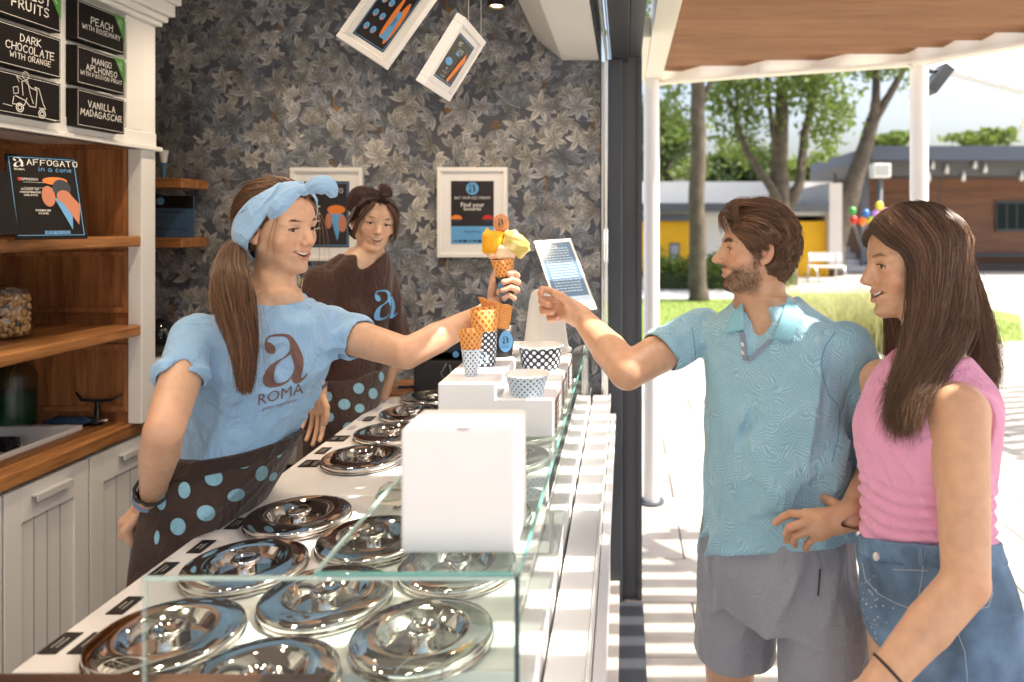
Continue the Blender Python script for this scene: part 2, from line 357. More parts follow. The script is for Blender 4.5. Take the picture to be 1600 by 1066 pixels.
# ---- wall shelves with items
def wall_shelf(z, label):
    return tag(box('wall_shelf', -2.298, -1.835, WD-.20, WD-.004, z-.04, z, OAKX, bevel=.004), label, 'shelf', 'small oak shelves on the wallpapered wall')
wall_shelf(1.905, 'upper small oak wall shelf, carrying the acrylic cone stand')
wall_shelf(1.655, 'lower small oak wall shelf, carrying the blue card')
cs = thing('cone_stand', 'clear acrylic stand holding sample waffle cones on the upper wall shelf', 'display stand', (-2.0, 3.1, 1.905))
m = MB()
for x in (-2.12, -1.90): m.box(x, x+.004, 3.06, 3.15, 1.906, 2.30)
m.box(-2.116, -1.90, 3.145, 3.15, 1.906, 2.30); m.build('acrylic_case', ACRYL, cs)
box('hinge', -1.898, -1.885, 3.06, 3.075, 2.24, 2.27, ALU, cs); box('hinge', -1.898, -1.885, 3.06, 3.075, 1.96, 1.99, ALU, cs)
CONE = mat('waffle', hexc(206, 140, 70), .6, var=.25, vscale=60, bump=(120, .5))
def up_cone(x, y, z, h, r, mt, lab):
    t = thing('sample_cone', lab, 'cone', (x, y, z), 'sample cones in the acrylic stand')
    MB().lathe([(.002, .0), (r, h), (r*.85, h), (.001, .01)], (x, y, z), 16).build('wafer', mt, t, True)
    MB().lathe([(.0035, -.003), (r*.62, h*.55), (r*.64, h*.55)], (x, y, z), 16).build('sleeve', BLUEP if mt is WHITE else mt, t, True)
up_cone(-2.04, 3.10, 1.912, .17, .028, CONE, 'big brown waffle cone in the acrylic stand')
up_cone(-1.985, 3.12, 1.912, .12, .018, WHITE, 'small white and blue cone in the acrylic stand, right one')
up_cone(-2.10, 3.12, 1.912, .20, .030, CONE, 'brown waffle cone in the acrylic stand, behind the white pillar')
bc = thing('blue_card', 'blue and black information card leaning on the lower wall shelf', 'card', (-1.99, 3.1, 1.656))
box('card_sheet', -2.12, -1.845, 3.10, 3.106, 1.657, 1.835, mat('card_blue', hexc(60, 92, 126), .5), bc)
box('card_head', -2.12, -1.845, 3.0975, 3.0995, 1.782, 1.835, BLACKB, bc)
m = MB(); disc(m, (-1.985, 3.0965, 1.812), X, Z, .017); m.build('card_badge', BLUEP, bc)
m = MB(); font_text(m, 'CERTIFICATE OF EXCELLENCE', (-1.985, 3.099, 1.765), X, Z, .011); font_text(m, 'ROMA', (-1.985, 3.099, 1.738), X, Z, .011)
for k in range(7): quad(m, (-2.09+k*.034, 3.099, 1.69+.004*(k % 2)), X, Z, .03, .004)
m.build('card_lettering', mat('dark_ink', (.02, .03, .05), .6), bc)

# ---- framed posters
PAPER = mat('paper_white', (.80, .79, .78), .7); FRAMEW = mat('frame_white', (.82, .80, .78), .4)
PB = mat('poster_black', hexc(38, 32, 34), .35)
def frame_thing(name, label, O, U, V, w_, h_, b=.018, group=None, mat_w=.05, depth=.025):
    """O centre of face; returns thing and plane helpers"""
    O = Vector(O); U = Vector(U).normalized(); V = Vector(V).normalized(); N = U.cross(V)
    t = thing(name, label, 'picture frame', tuple(O), group)
    def slab(cx, cy, ww, hh, n0, n1):
        v = [O+U*(cx+i*ww/2)+V*(cy+j*hh/2)+N*k for i in (-1, 1) for j in (-1, 1) for k in (n0, n1)]
        return v, [(0, 1, 3, 2), (4, 6, 7, 5), (0, 4, 5, 1), (2, 3, 7, 6), (0, 2, 6, 4), (1, 5, 7, 3)]
    m = MB()
    m.add(*slab(0, h_/2-b/2, w_, b, -depth, 0)); m.add(*slab(0, -h_/2+b/2, w_, b, -depth, 0))
    m.add(*slab(-w_/2+b/2, 0, b, h_-2*b, -depth, 0)); m.add(*slab(w_/2-b/2, 0, b, h_-2*b, -depth, 0))
    m.build('frame', FRAMEW, t, bevel=.002)
    m = MB(); m.add(*slab(0, 0, w_-2*b, h_-2*b, -depth+.001, -.010)); m.build('mount', PAPER, t)
    return t, (lambda cx, cy, n=-.006: O+U*cx+V*cy+N*n), U, V, w_-2*b-2*mat_w, h_-2*b-2*mat_w
def poster_find(t, at, U, V, W_, H_):
    m = MB(); quad(m, at(0, H_*.14, -.0085), U, V, W_, H_*.72); m.build('poster_ground', PB, t)
    m = MB(); quad(m, at(0, -H_*.36, -.0085), U, V, W_, H_*.28); m.build('poster_blue_field', BLUEP, t)
    m = MB(); disc(m, at(0, H_*.38, -.0075), U, V, W_*.15); m.build('poster_badge', BLUEP, t)
    m = MB(); logo_a(m, at(0, H_*.385, -.0065), U, V, W_*.2)
    font_text(m, 'FOLLOW US', at(0, -H_*.31, -.0075), U, V, W_*.05)
    for k in range(8): quad(m, at(-W_*.4+k*W_*.114, -H_*.455, -.0075), U, V, W_*.09, .004+.003*(k % 3))
    m.build('poster_lettering', mat('dark_ink', (.02, .03, .05), .6), t)
    m = MB(); font_text(m, 'EAT OUR ICE CREAM', at(0, H_*.23, -.0075), U, V, W_*.062); font_text(m, 'Find your', at(0, H_*.12, -.0075), U, V, W_*.10, .01); font_text(m, 'favourite', at(0, H_*.055, -.0075), U, V, W_*.08, .01)
    m.build('poster_lettering', INK, t)
    for s, mm in ((-1, ORANGEP), (1, REDP)):
        m = MB(); disc(m, at(s*W_*.37, -H_*.10, -.0075), U, V, W_*.13, W_*.09); m.build('poster_scoop', mm, t)
    for s in (-1, 1): m = MB(); m.add([at(s*W_*.37-W_*.13, -H_*.11, -.007), at(s*W_*.37-W_*.09, -H_*.17, -.007), at(s*W_*.37+W_*.09, -H_*.17, -.007), at(s*W_*.37+W_*.13, -H_*.11, -.007)], [(0, 1, 2, 3)]); m.build('poster_cup', mat('dark_ink', (.02, .03, .05), .6), t)
def pxw(px, py, d): q = P(px, py, d); return q
c = pxw(737.5, 332, WD-.03)
t, at, U, V, W_, H_ = frame_thing('picture_frame', 'white picture frame with black and blue ice cream poster, behind the held cone', (c.x, WD-.03, c.z), X, Z, .308, .396, mat_w=.042)
poster_find(t, at, U, V, W_, H_)
c = pxw(509, 335, WD-.03)
t, at, U, V, W_, H_ = frame_thing('picture_frame', 'white picture frame with dark cone poster half hidden behind the two servers', (c.x, WD-.03, c.z), X, Z, .318, .41, mat_w=.042)
def poster_cone(t, at, U, V, W_, H_, title='AFFOGATO', big=False):
    m = MB(); quad(m, at(0, 0, -.0085), U, V, W_, H_); m.build('poster_ground', PB, t)
    m = MB(); rim(m, at(0, 0, -.0078), U, V, W_*.94, H_*.95, W_*.012)
    m.add([at(W_*.06, H_*.02, -.007), at(W_*.24, -H_*.40, -.007), at(W_*.38, H_*.0, -.007)], [(0, 1, 2)]); m.build('poster_blue', BLUEP, t)
    m = MB(); disc(m, at(W_*.22, H_*.07, -.0066), U, V, W_*.2, H_*.07); m.build('poster_wafer', ORANGEP, t)
    m = MB(); hand_text(m, title, at(0, H_*.36, -.007), U, V, H_*.07)
    for k in range(4): quad(m, at(-W_*.27, H_*.12-k*H_*.11, -.007), U, V, W_*.26, H_*.02)
    m.build('poster_lettering', INK, t)
    m = MB(); disc(m, at(W_*.05, -H_*.10, -.0062), U, V, W_*.07, H_*.12); disc(m, at(W_*.36, -H_*.14, -.0062), U, V, W_*.09, H_*.13); m.build('poster_hand', SKINP, t)
poster_cone(t, at, U, V, W_, H_)

# ---- two frames hanging askew under the ceiling
def hung(label, O, U, V, w_, h_, kind):
    t, at, U, V, W_, H_ = frame_thing('hanging_frame', label, O, U, V, w_, h_, group='white frames hung askew from the ceiling', mat_w=.014, b=.018)
    m = MB(); quad(m, at(0, 0, -.0085), U, V, W_, H_); m.build('poster_ground', PB, t)
    if kind == 1:
        m = MB(); rim(m, at(0, 0, -.0078), U, V, W_*.95, H_*.96, W_*.015)
        for k in range(6): disc(m, at(-W_*.30+(k % 2)*W_*.22, -H_*.30+(k//2)*H_*.23, -.0075), U, V, W_*.075, W_*.10)
        m.add([at(W_*.16, -H_*.34, -.0072), at(W_*.40, -H_*.34, -.0072), at(W_*.34, H_*.12, -.0072), at(W_*.22, H_*.12, -.0072)], [(0, 1, 2, 3)])
        m.build('poster_blue', BLUEP, t)
        m = MB(); disc(m, at(W_*.16, H_*.0, -.0069), U, V, W_*.06, H_*.33); disc(m, at(W_*.36, -H_*.05, -.0075), U, V, W_*.09, H_*.35)
        for k in range(6): disc(m, at(-W_*.27+(k % 2)*W_*.22, -H_*.33+(k//2)*H_*.23, -.0069), U, V, W_*.03)
        m.build('poster_cone', ORANGEP, t)
        m = MB()
        for k in range(6): hand_text(m, 'ice', at(-W_*.30+(k % 2)*W_*.22, -H_*.29+(k//2)*H_*.23, -.0065), U, V, W_*.035)
        hand_text(m, 'ROMA', at(W_*.28, -H_*.05, -.0065), V, -U, W_*.06)
        m.build('poster_lettering', mat('dark_ink', (.02, .03, .05), .6), t)
    else:
        m = MB(); rim(m, at(0, 0, -.0078), U, V, W_*.95, H_*.95, W_*.012); disc(m, at(-W_*.22, -H_*.08, -.0075), U, V, W_*.17, H_*.08); quad(m, at(-W_*.05, H_*.14, -.0075), U, V, W_*.2, H_*.05); m.build('poster_blue', BLUEP, t)
        m = MB(); m.add([at(W_*.10, -H_*.44, -.0072), at(W_*.22, -H_*.44, -.0072), at(W_*.44, H_*.12, -.0072), at(W_*.30, H_*.28, -.0072), at(W_*.20, H_*.0, -.0072)], [(0, 1, 2, 3, 4)]); m.build('poster_cone', ORANGEP, t)
        m = MB(); hand_text(m, 'Hot'.upper(), at(-W_*.18, H_*.34, -.007), U, V, H_*.09); hand_text(m, 'LATTE', at(0, H_*.22, -.007), U, V, H_*.08)
        for k, s in enumerate(('NEW', 'HOT LATTE', 'IN A CONE')): hand_text(m, s, at(-W_*.15, -H_*(.22+.09*k), -.0068), U, V, H_*.035)
        m.build('poster_lettering', INK, t)
    # thin wires up to the ceiling
    m = MB(); top = Vector(O)+Vector(V)*h_*.45
    for s in (-.3, .3): q = top+Vector(U)*w_*s; m.tube([q, (q.x, q.y, 2.86)], .0012, 5)
    m.build('hanging_wire', ALU, t); return t
def from_px(d, A, B, corner, szB):
    """frame orientation from projected long side A and short side B (pixels, with depth parts)"""
    k = szB/math.sqrt(B[0]**2+B[1]**2+B[2]**2)
    U = Vector((B[0], B[2], -B[1])).normalized(); V = Vector((A[0], A[2], -A[1])); V = (V-U*V.dot(U)).normalized(); return U, V
c = P(712, 93, 2.55)
def rect_from_px(c4, short, d):
    """four measured corners (TL, TR, BR, BL) -> centre and axes of the real rectangle"""
    r4 = [np.array(P(x, y, 1))-np.array([0, 0, H]) for x, y in c4]; A_ = np.stack([r4[0], -r4[1], -r4[3]], 1); l = np.linalg.solve(A_, -r4[2]); l = np.array([l[0], l[1], 1, l[2]]); p = [r4[i]*l[i] for i in range(4)]
    U_ = (p[1]-p[0]+p[2]-p[3])/2; V_ = (p[0]-p[3]+p[1]-p[2])/2; k = short/np.linalg.norm(U_); ctr = sum(p)/4*k; return Vector(ctr)+Vector((0, 0, H)), Vector(U_*k), Vector(V_*k)
c, U, V = rect_from_px(((729, 29), (761, 67), (702, 159), (662, 133)), .22, 0)
Vn = (V-U*(V.dot(U)/U.dot(U))); print('HUNG', c, U.length, V.length, U.dot(V)/U.length/V.length)
hung('small white framed menu card with a waffle cone, hung askew nearer the spotlight', c, U, Vn, .22, V.length, 2)
U, V = from_px(1.95, (58, -117, 12), (81.5, 53, -22), None, 1)
c = P(604, 20, 1.95)
if U.cross(V).y > 0: U = -U
hung('large white framed menu card with blue round ice cream pictures, hung askew from the ceiling', c, U, V, .175, .255, 1)

# ---- ceiling spotlight
e = mat('lamp_warm', (1, .8, .5), .4); e.node_tree.nodes['Principled BSDF'].inputs['Emission Color'].default_value = (1, .62, .3, 1); e.node_tree.nodes['Principled BSDF'].inputs['Emission Strength'].default_value = 6
def spotlight(x, y, z, label, W_=7):
    sp = thing('ceiling_spotlight', label, 'spotlight', (x, y, z), 'black ceiling spotlights')
    MB().lathe([(.0, 2.858-z), (.036, 2.858-z), (.036, 0), (.030, 0), (.028, .012)], (x, y, z), 24).build('housing', BLACK, sp, True, auto=True)
    MB().lathe([(.0, .006), (.018, .004), (.028, .012)], (x, y, z), 24).build('lamp', e, sp, True)
    l = bpy.data.lights.new('spot', 'SPOT'); l.energy = W_; l.spot_size = R(125); l.spot_blend = .7; l.shadow_soft_size = .03; l.color = (1, .80, .58)
    o = bpy.data.objects.new('spot_light', l); COL.objects.link(o); o.location = (x, y, z-.012)
spotlight(P(776, 0, 2.75).x, 2.75, 2.54, 'small black cylindrical ceiling spotlight with warm lamp at the top edge')
for x_, y_, w__, l_ in ((-.60, 2.0, 7, 'middle lids'), (-.60, 1.25, 5, 'white box'), (-.60, .5, 3, 'nearest lids'), (-1.30, 2.7, 9, 'second server'), (-1.30, 1.9, 10, 'near server'), (-1.30, 1.1, 9, 'left cabinets')): spotlight(x_, y_, 2.70, 'black spotlight on the ceiling above the photo edge, over the '+l_, w__)

# ================================================================ left: hutch and base cabinets
HX = -1.70; HB = -2.24; WZ = 1.01
hu = thing('shelf_hutch', 'white and oak wall hutch with open shelves and flavour sign cubbies', 'cabinet', (-2.0, 2, WZ))
yE = 2.57
box('column', HX-.05, HX, yE-.02, yE+.055, WZ, 2.431, WHITEM, hu, .004)
box('column', HX-.052, HX+.002, 1.05, 1.12, WZ, 2.431, WHITEM, hu, .004)
box('back_panel', HB-.03, HB, 1.0, yE, WZ, 2.45, mat('hutch_back', (.09, .05, .03), .6), hu)
ep = box('end_panel', HB, HX-.052, yE, yE+.02, WZ, 2.08, OAKZ, hu)
for (z0, z1) in ((1.07, 1.27), (1.42, 1.60), (1.68, 1.98)):
    m = MB(); x0, x1 = HB+.02, HX-.075
    m.box(x0-.018, x0, yE-.012, yE-.001, z0-.02, z1+.02); m.box(x1, x1+.018, yE-.012, yE-.001, z0-.02, z1+.02); m.box(x0, x1, yE-.012, yE-.001, z1, z1+.02); m.box(x0, x1, yE-.012, yE-.001, z0-.02, z0); m.build('panel_moulding', OAKZ, ep, bevel=.003)
def zat(py, px, x=HX): return H-(py-VY)*x/(px-VX)
for py in (378, 522):
    z = H-(py-VY)*abs(HX)/(VX-195)
    box('shelf', HB, HX-.004, 1.12, yE-.002, z-.018, z+.018, OAK, hu, .005)
z_s1 = H-(370-VY)*1.7/780+.0; 
# white cubby face
zr = H+(VY-226)*abs(HX)/(VX-228)
box('cubby_rail', HX-.03, HX+.004, 1.05, yE+.055, zr-.02, zr+.045, WHITEM, hu, .004)
box('cubby_ledge', HX-.03, HX+.018, 1.05, yE+.07, zr-.02, zr-.004, WHITEM, hu, .003)
box('cubby_back', HX-.36, HX-.034, 1.05, yE+.03, zr, 2.55, WHITEM, hu)
for x_, y_, za, zb_ in ((.018, .07, 2.432, 2.450), (.030, .085, 2.451, 2.474), (.046, .10, 2.475, 2.52), (.060, .115, 2.521, 2.62)): box('crown_moulding', HX-.30, HX+x_, 1.0, yE+y_, za, zb_, WHITEM, hu, .006)
# sign cubby positions: y from pixel
def yat(px, x=HX+.03): return x*F/(px-VX)
sx = HX+.005
ycols = [(yat(192), yat(117)), (yat(92), yat(-8))]
ztop = H+(VY-0)*1.67/780
rows = []
for k, (pt, pb) in enumerate(((28, 86), (94, 149), (156, 210))):     # pixel y at px=192
    rows.append((H-(pt-VY)*1.67/(VX-192), H-(pb-VY)*1.67/(VX-192)))
yb = [yat(100), yat(0)]
m = MB()
box('cubby_stile', HX-.03, HX+.002, yat(197, HX), yE-.02, zr+.045, 2.431, WHITEM, hu, .003)
box('cubby_stile', HX-.03, HX+.002, yat(93, HX)-.0, yat(102, HX), zr+.045, 2.431, WHITEM, hu, .002)
for i in range(4):
    z0 = (rows[i-1][1]+rows[i][0])/2 if 0 < i < 3 else (rows[0][0]+.008 if i == 0 else rows[2][1]-.008)
    box('cubby_shelf', HX-.03, HX, 1.05, yE-.02, z0-.005, z0+.005, WHITEM, hu)
texts = [[['PEACH', .022], ['WITH ROSEMARY', .015]], [['MANGO', .020], ['APLHONSO', .020], ['WITH PASSION FRUIT', .014]], [['VANILLA', .022], ['MADAGASCAR', .022]],
         [['FOREST', .026], ['FRUITS', .026]], [['DARK', .022], ['CHOCOLATE', .022], ['WITH ORANGE', .016]], None]
labs = ['black sign lettered PEACH WITH ROSEMARY with green corner', 'black sign lettered MANGO APLHONSO WITH PASSION FRUIT with green corner', 'black sign lettered VANILLA MADAGASCAR, lowest of the right column',
        'black sign ending in FRUITS at the top left edge, green corner', 'black sign lettered DARK CHOCOLATE WITH ORANGE', 'black sign with a white drawing of a rider on a scooter']
ii = 0
for (y1, y0) in ycols:
    for r_, (zt, zb) in enumerate(rows):
        s = thing('flavour_sign', labs[ii], 'sign', (HX, (y0+y1)/2, zb), 'black flavour signs in the hutch cubbies')
        box('board', HX+.002, HX+.035, y0, y1, zb, zt, BLACKB, s, .001)
        O = Vector((HX+.0362, (y0+y1)/2, (zb+zt)/2)); W_ = y1-y0; H_ = zt-zb
        m = MB(); rim(m, O, Y, Z, W_*.96, H_*.92, .0012); T = texts[ii]
        if T:
            tot = sum(h*1.45 for _, h in T); zz = tot/2
            for s_, h in T:
                h *= H_/.125; W0 = sum((3 if c_ == ' ' else GW.get(c_, 4)+1.5) for c_ in s_)*h/6; h = h*min(1, W_*.88/W0)
                zz -= h*.75; hand_text(m, s_, O+Vector((.0002, 0, zz)), Y, Z, h); zz -= h*.62
        else:
            def st(pts, w=.0016):
                for a, b in zip(pts, pts[1:]):
                    a = Vector(a)*W_; b = Vector(b)*W_; d = (b-a).normalized(); n = Vector((-d.y, d.x))*w/2
                    m.add([O+Vector((.0002, p.x, p.y)) for p in (a+n, a-n, b-n, b+n)], [(0, 1, 2, 3)])
            circ = lambda x, y, r: [(x+r*math.cos(a), y+r*math.sin(a)) for a in np.linspace(0, 6.3, 14)]
            for r in (.055, .03): st(circ(-.17, -.16, r), .003); st(circ(.18, -.19, r), .003)
            st([(-.42, -.15), (-.28, -.16)]); st([(.24, -.24), (.42, -.25)])
            st([(-.24, -.02), (-.08, -.06), (-.02, -.12), (.08, -.12), (.10, .10), (.06, .14), (.13, .13), (.20, -.06), (.24, -.12), (.13, -.12)], .0022)
            st([(-.26, -.03), (-.28, -.13), (-.10, -.12), (-.06, -.02)], .0022); st([(-.27, .08), (-.20, .10), (-.19, .02), (-.26, .0), (-.27, .08)])
            st([(-.12, .0), (-.14, .18), (-.05, .20), (-.01, .04), (.04, -.08)], .002); st([(-.08, .18), (.0, .12), (.10, .10)], .002); st(circ(-.08, .26, .05)); st([(-.14, .20), (-.22, .23), (-.18, .16)])
        m.build('lettering', INK, s)
        if ii in (0, 1, 3):
            m = MB(); hs = H_*.46; c = O+Vector((.0003, W_/2, H_/2)); m.add([c, c+Vector((0, -hs*.95, 0)), c+Vector((0, -hs*.55, 0))+Vector((0, 0, 0)), c+Vector((0, 0, -hs*1.5)), ], [(0, 1, 3)]); m.build('green_corner', GREENP, s)
            m = MB(); font_text(m, '100%', c+Vector((.0004, -hs*.34, -hs*.32)), (0, 1, -1.3), (0, 1.3, 1), .006); font_text(m, 'VEGAN', c+Vector((.0004, -hs*.44, -hs*.50)), (0, 1, -1.3), (0, 1.3, 1), .0065); m.build('corner_lettering', INK, s)
        ii += 1

# base cabinets
ba = thing('base_cabinet', 'white panelled base cabinet with oak worktop under the hutch', 'cabinet', (-2, 2, FL))
CX = -1.76
box('carcass', HB-.02, CX-.022, .9, WD-.01, FL+.1, WZ-.045, WHITEM, ba)
box('plinth', HB-.02, CX-.06, .9, WD-.01, FL, FL+.1, WHITEM, ba)
sk0, sk1, skx0, skx1 = 1.40, 2.50, HB+.06, -1.87
wt = MB(); wt.box(skx1+.004, CX+.024, .9, WD-.008, WZ-.045, WZ); wt.box(HB-.02, skx1+.004, sk1, WD-.008, WZ-.045, WZ); wt.box(HB-.02, skx0, .9, sk1, WZ-.045, WZ); wt.build('worktop', OAK, ba, bevel=.006)
si = MB(); si.box(skx0, skx1, 1.0, 1.012, WZ-.06, WZ+.012); si.box(skx0, skx1, sk1-.03, sk1, WZ-.06, WZ+.012); si.box(skx1-.012, skx1+.004, 1.012, sk1-.03, WZ-.06, WZ+.012); si.box(skx0, skx0+.012, 1.012, sk1-.03, WZ-.06, WZ+.012); si.box(skx0, skx1, 1.012, sk1-.03, WZ-.2, WZ-.19)
si.build('sink', mat('sink_white', (.80, .80, .80), .2), ba, bevel=.004)
edges = [.95, 1.33, 1.71, 2.04, 2.37, 2.78, 3.18]
for a, b in zip(edges, edges[1:]):
    d = box('door', CX-.02, CX, a+.004, b-.004, FL+.12, WZ-.06, WHITEM, ba, .002)
    m = MB(); t_ = .065
    m.box(CX+.0005, CX+.009, a+.004, a+t_, FL+.12, WZ-.06); m.box(CX+.0005, CX+.009, b-t_, b-.004, FL+.12, WZ-.06); m.box(CX+.0005, CX+.009, a+t_, b-t_, WZ-.06-t_*1.6, WZ-.06); m.box(CX+.0005, CX+.009, a+t_, b-t_, FL+.12, FL+.12+t_)
    m.build('door_frame', WHITEM, d, bevel=.002)
    m = MB()
    for k in range(1, 4): yk = a+t_+(b-a-2*t_)*k/4; m.box(CX+.0003, CX+.0025, yk-.0015, yk+.0015, FL+.12+t_, WZ-.06-t_*1.6)
    m.build('bead', mat('groove_grey', (.45, .47, .5), .6), d)
    m = MB(); mid = (a+b)/2; zz = WZ-.10; m.box(CX+.010, CX+.032, mid-.07, mid+.07, zz, zz+.006); m.box(CX+.026, CX+.032, mid-.07, mid+.07, zz-.014, zz); m.build('handle', mat('handle_satin', (.62, .62, .62), .35), d, bevel=.001)

# items in the hutch
SZ1 = H-(378-VY)*1.7/780+.018; SZ2 = H-(522-VY)*1.7/780+.018
af = thing('menu_board', 'black AFFOGATO poster board with blue outline leaning on the upper hutch shelf', 'poster', (-1.85, 2.1, SZ1))
def quad3(name, pts, m, par, th=.006):
    pts = [Vector(p) for p in pts]; N = (pts[1]-pts[0]).cross(pts[3]-pts[0]).normalized()
    v = pts+[p-N*th for p in pts]; return mesh(name, v, [(0, 1, 2, 3), (7, 6, 5, 4), (0, 4, 5, 1), (1, 5, 6, 2), (2, 6, 7, 3), (3, 7, 4, 0)], m, par)
bl = P(24, 364, 1.98); br = P(137, 361, 2.12)
bl.z = br.z = SZ1+.002; U = (br-bl); U.z = 0; Wb = U.length; U.normalize(); N0 = U.cross(Vector(Z)); V = (Vector(Z)*1.0-N0*.36+U*-.12); V.normalize()
V = (V-U*V.dot(U)).normalized(); Hb = .255
quad3('board', [bl, bl+U*Wb, bl+U*Wb+V*Hb, bl+V*Hb], BLACKB, af)
N = U.cross(V); O = bl+U*Wb/2+V*Hb/2+N*.0012
at = lambda a, b, n=0: O+U*a*Wb+V*b*Hb+N*(.0006+n)
m = MB(); rim(m, at(0, 0), U, V, Wb*.92, Hb*.93, .0018); m.add([at(.10, -.02, .0006), at(.30, -.40, .0006), at(.36, -.0, .0006)], [(0, 1, 2)]); hand_text(m, 'in a cone', at(.16, .33), U, V, .013); quad(m, at(.08, -.43, .0003), U, V, Wb*.36, .010); m.build('blue_print', BLUEP, af)
m = MB(); hand_text(m, 'AFFOGATO', at(.14, .41), U, V, .017); logo_a(m, at(-.33, .40), U, V, .03); font_text(m, 'ROMA', at(-.33, .315), U, V, .006, .01)
for s_, y_, h_ in (('ESPRESSO', .20, .007), ('SCOOP OF', .08, .006), ('HANDMADE', .045, .006), ('GELATO', .01, .006), ('PREMIUM', -.17, .006), ('CONE', -.205, .006)): font_text(m, s_, at(-.22+(.14 if y_ < -.1 else 0), y_), U, V, h_, .01)
quad(m, at(-.1, .165), U, V, Wb*.4, .0008); quad(m, at(-.1, .10), U, V, Wb*.4, .0008); m.build('lettering', INK, af)
m = MB(); disc(m, at(.14, .19, .0002), U, V, .03, .012); m.build('orange_print', ORANGEP, af)
m = MB(); disc(m, at(.02, .0, .0008), U, V, .016, .032); m.add([at(.30, .06, .0009), at(.20, -.06, .0009), at(.40, -.34, .0009), at(.46, -.10, .0009)], [(0, 1, 2, 3)]); disc(m, at(.24, -.0, .001), U, V, .018, .02); m.build('hand_print', SKINP, af)
m = MB(); quad(m, at(-.34, .20), U, V, .010, .010); m.build('red_print', REDP, af)
m = MB(); disc(m, at(.22, .10, .0009), U, V, .022, .028); m.build('dark_print', mat('dark_ink', (.02, .03, .05), .6), af)
m = MB(); font_text(m, 'NEW IN 2022', at(.08, -.43, .0006), U, V, .0075, .008); m.build('strip_lettering', mat('dark_ink', (.02, .03, .05), .6), af)
tag(quad3('menu_board', [P(-30, 368, 1.9), P(30, 366, 1.95), P(14, 268, 1.99), P(-40, 262, 1.95)], BLACKB, None), 'second dark poster board cut by the left photo edge', 'poster')

jar = thing('nut_jar', 'glass jar of hazelnuts with glass lid on the lower hutch shelf', 'jar', (0, 0, 0))
jc = Vector((P(12, 525, 2.25).x, 2.25, SZ2+.001)); jr = .063; jh = .140
MB().lathe([(0, .003), (jr*.95, .003), (jr, .01), (jr, jh*.9), (jr*.86, jh), (jr*.86, jh+.012)], jc, 32).build('glass_body', GLASS, jar, True)
MB().lathe([(jr*.92, jh+.012), (jr*.92, jh+.02), (jr*.3, jh+.028), (.008, jh+.03), (.016, jh+.05), (.0, jh+.055)], jc, 32).build('lid', ACRYL, jar, True)
NUT = mat('hazelnut', hexc(196, 152, 104), .6, var=.3, vscale=40)
m = MB(); r = random.Random(2)
for k in range(420):
    a = r.uniform(0, 6.28); q = (jr-.010)*math.sqrt(r.uniform(.45, 1)); m.sphere(jc+Vector((q*math.cos(a), q*math.sin(a), .012+jh*.86*r.random())), (.0075, .0068, .0075), 7, 5)
m.build('hazelnuts', NUT, jar, True)['kind'] = 'stuff'

bt = thing('soap_bottle', 'translucent plastic bottle of green soap beside the sink', 'bottle', (0, 0, 0))
q = Vector((P(2, 650, 2.49).x+.01, 2.535, WZ+.001))
MB().lathe([(0, 0), (.055, 0), (.06, .01), (.06, .115), (0, .115)], q, 24).build('green_soap', mat('soap', (.01, .16, .07), .3), bt, True)
MB().lathe([(.0605, .0), (.0615, .17), (.05, .20), (.03, .23), (.03, .26), (0, .26)], q, 24).build('bottle_body', glass('milky_plastic', (.6, .66, .62), .3, 1.6), bt, True)
fa = thing('tap', 'black two armed tap at the back of the sink', 'tap', (0, 0, 0))
q = P(152, 652, 2.54); q.z = WZ+.005
MB().lathe([(0, 0), (.022, 0), (.022, .008), (.010, .015), (.008, .075), (0, .078)], q, 16).build('stem', BLACK, fa, True)
MB().tube([q+Vector((-.075, 0, .11)), q+Vector((-.055, 0, .082)), q+Vector((0, 0, .078)), q+Vector((.05, 0, .082)), q+Vector((.085, 0, .10))], [.003, .006, .006, .006, .003], 8).build('arm', BLACK, fa, True)
MB().tube([q+Vector((-.03, 0, .012)), q+Vector((.05, -.02, .016))], .006, 8).build('lever', ALU, fa, True)
cl = MB(); r = random.Random(5)
n = 9; g = []
c0 = P(112, 648, 2.54); c0.z = WZ
for i in range(n):
    for j in range(n): g.append(c0+Vector(((i/(n-1)-.5)*.17, (j/(n-1)-.5)*.05, .018+.006*math.sin(i*1.7+j)+.006*r.random()+(0 if 0 < i < n-1 and 0 < j < n-1 else -.014))))
cl.add(g, [(i*n+j, i*n+j+1, (i+1)*n+j+1, (i+1)*n+j) for i in range(n-1) for j in range(n-1)])
o = tag(cl.build('cleaning_cloth', mat('blue_cloth', hexc(44, 70, 104), .9), smooth=True), 'folded dark blue cleaning cloth behind the sink', 'cloth'); s_ = o.modifiers.new('s', 'SOLIDIFY'); s_.thickness = .006; o.modifiers.new('u', 'SUBSURF')
m = MB(); c0 = P(28, 694, 1.98); c0.z = WZ-.185+.03; c0 = Vector((-1.93, 1.98, WZ-.16))
c0 = Vector((-2.06, 2.40, WZ-.032))
for k in range(70):
    pts = []; a = [r.uniform(0, 6.28) for _ in range(4)]
    for t_ in np.linspace(0, 1, 9): pts.append(c0+Vector((.035*math.sin(a[0]+5*t_), .028*math.cos(a[1]+6*t_), .018*math.sin(a[2]+4*t_)+.006)))
    m.tube(pts, .0011, 4)
tag(m.build('steel_wool', mat('scourer', (.05, .045, .05), .4, .6), smooth=True), 'dark steel wool scourer lying in the white sink', 'scourer')

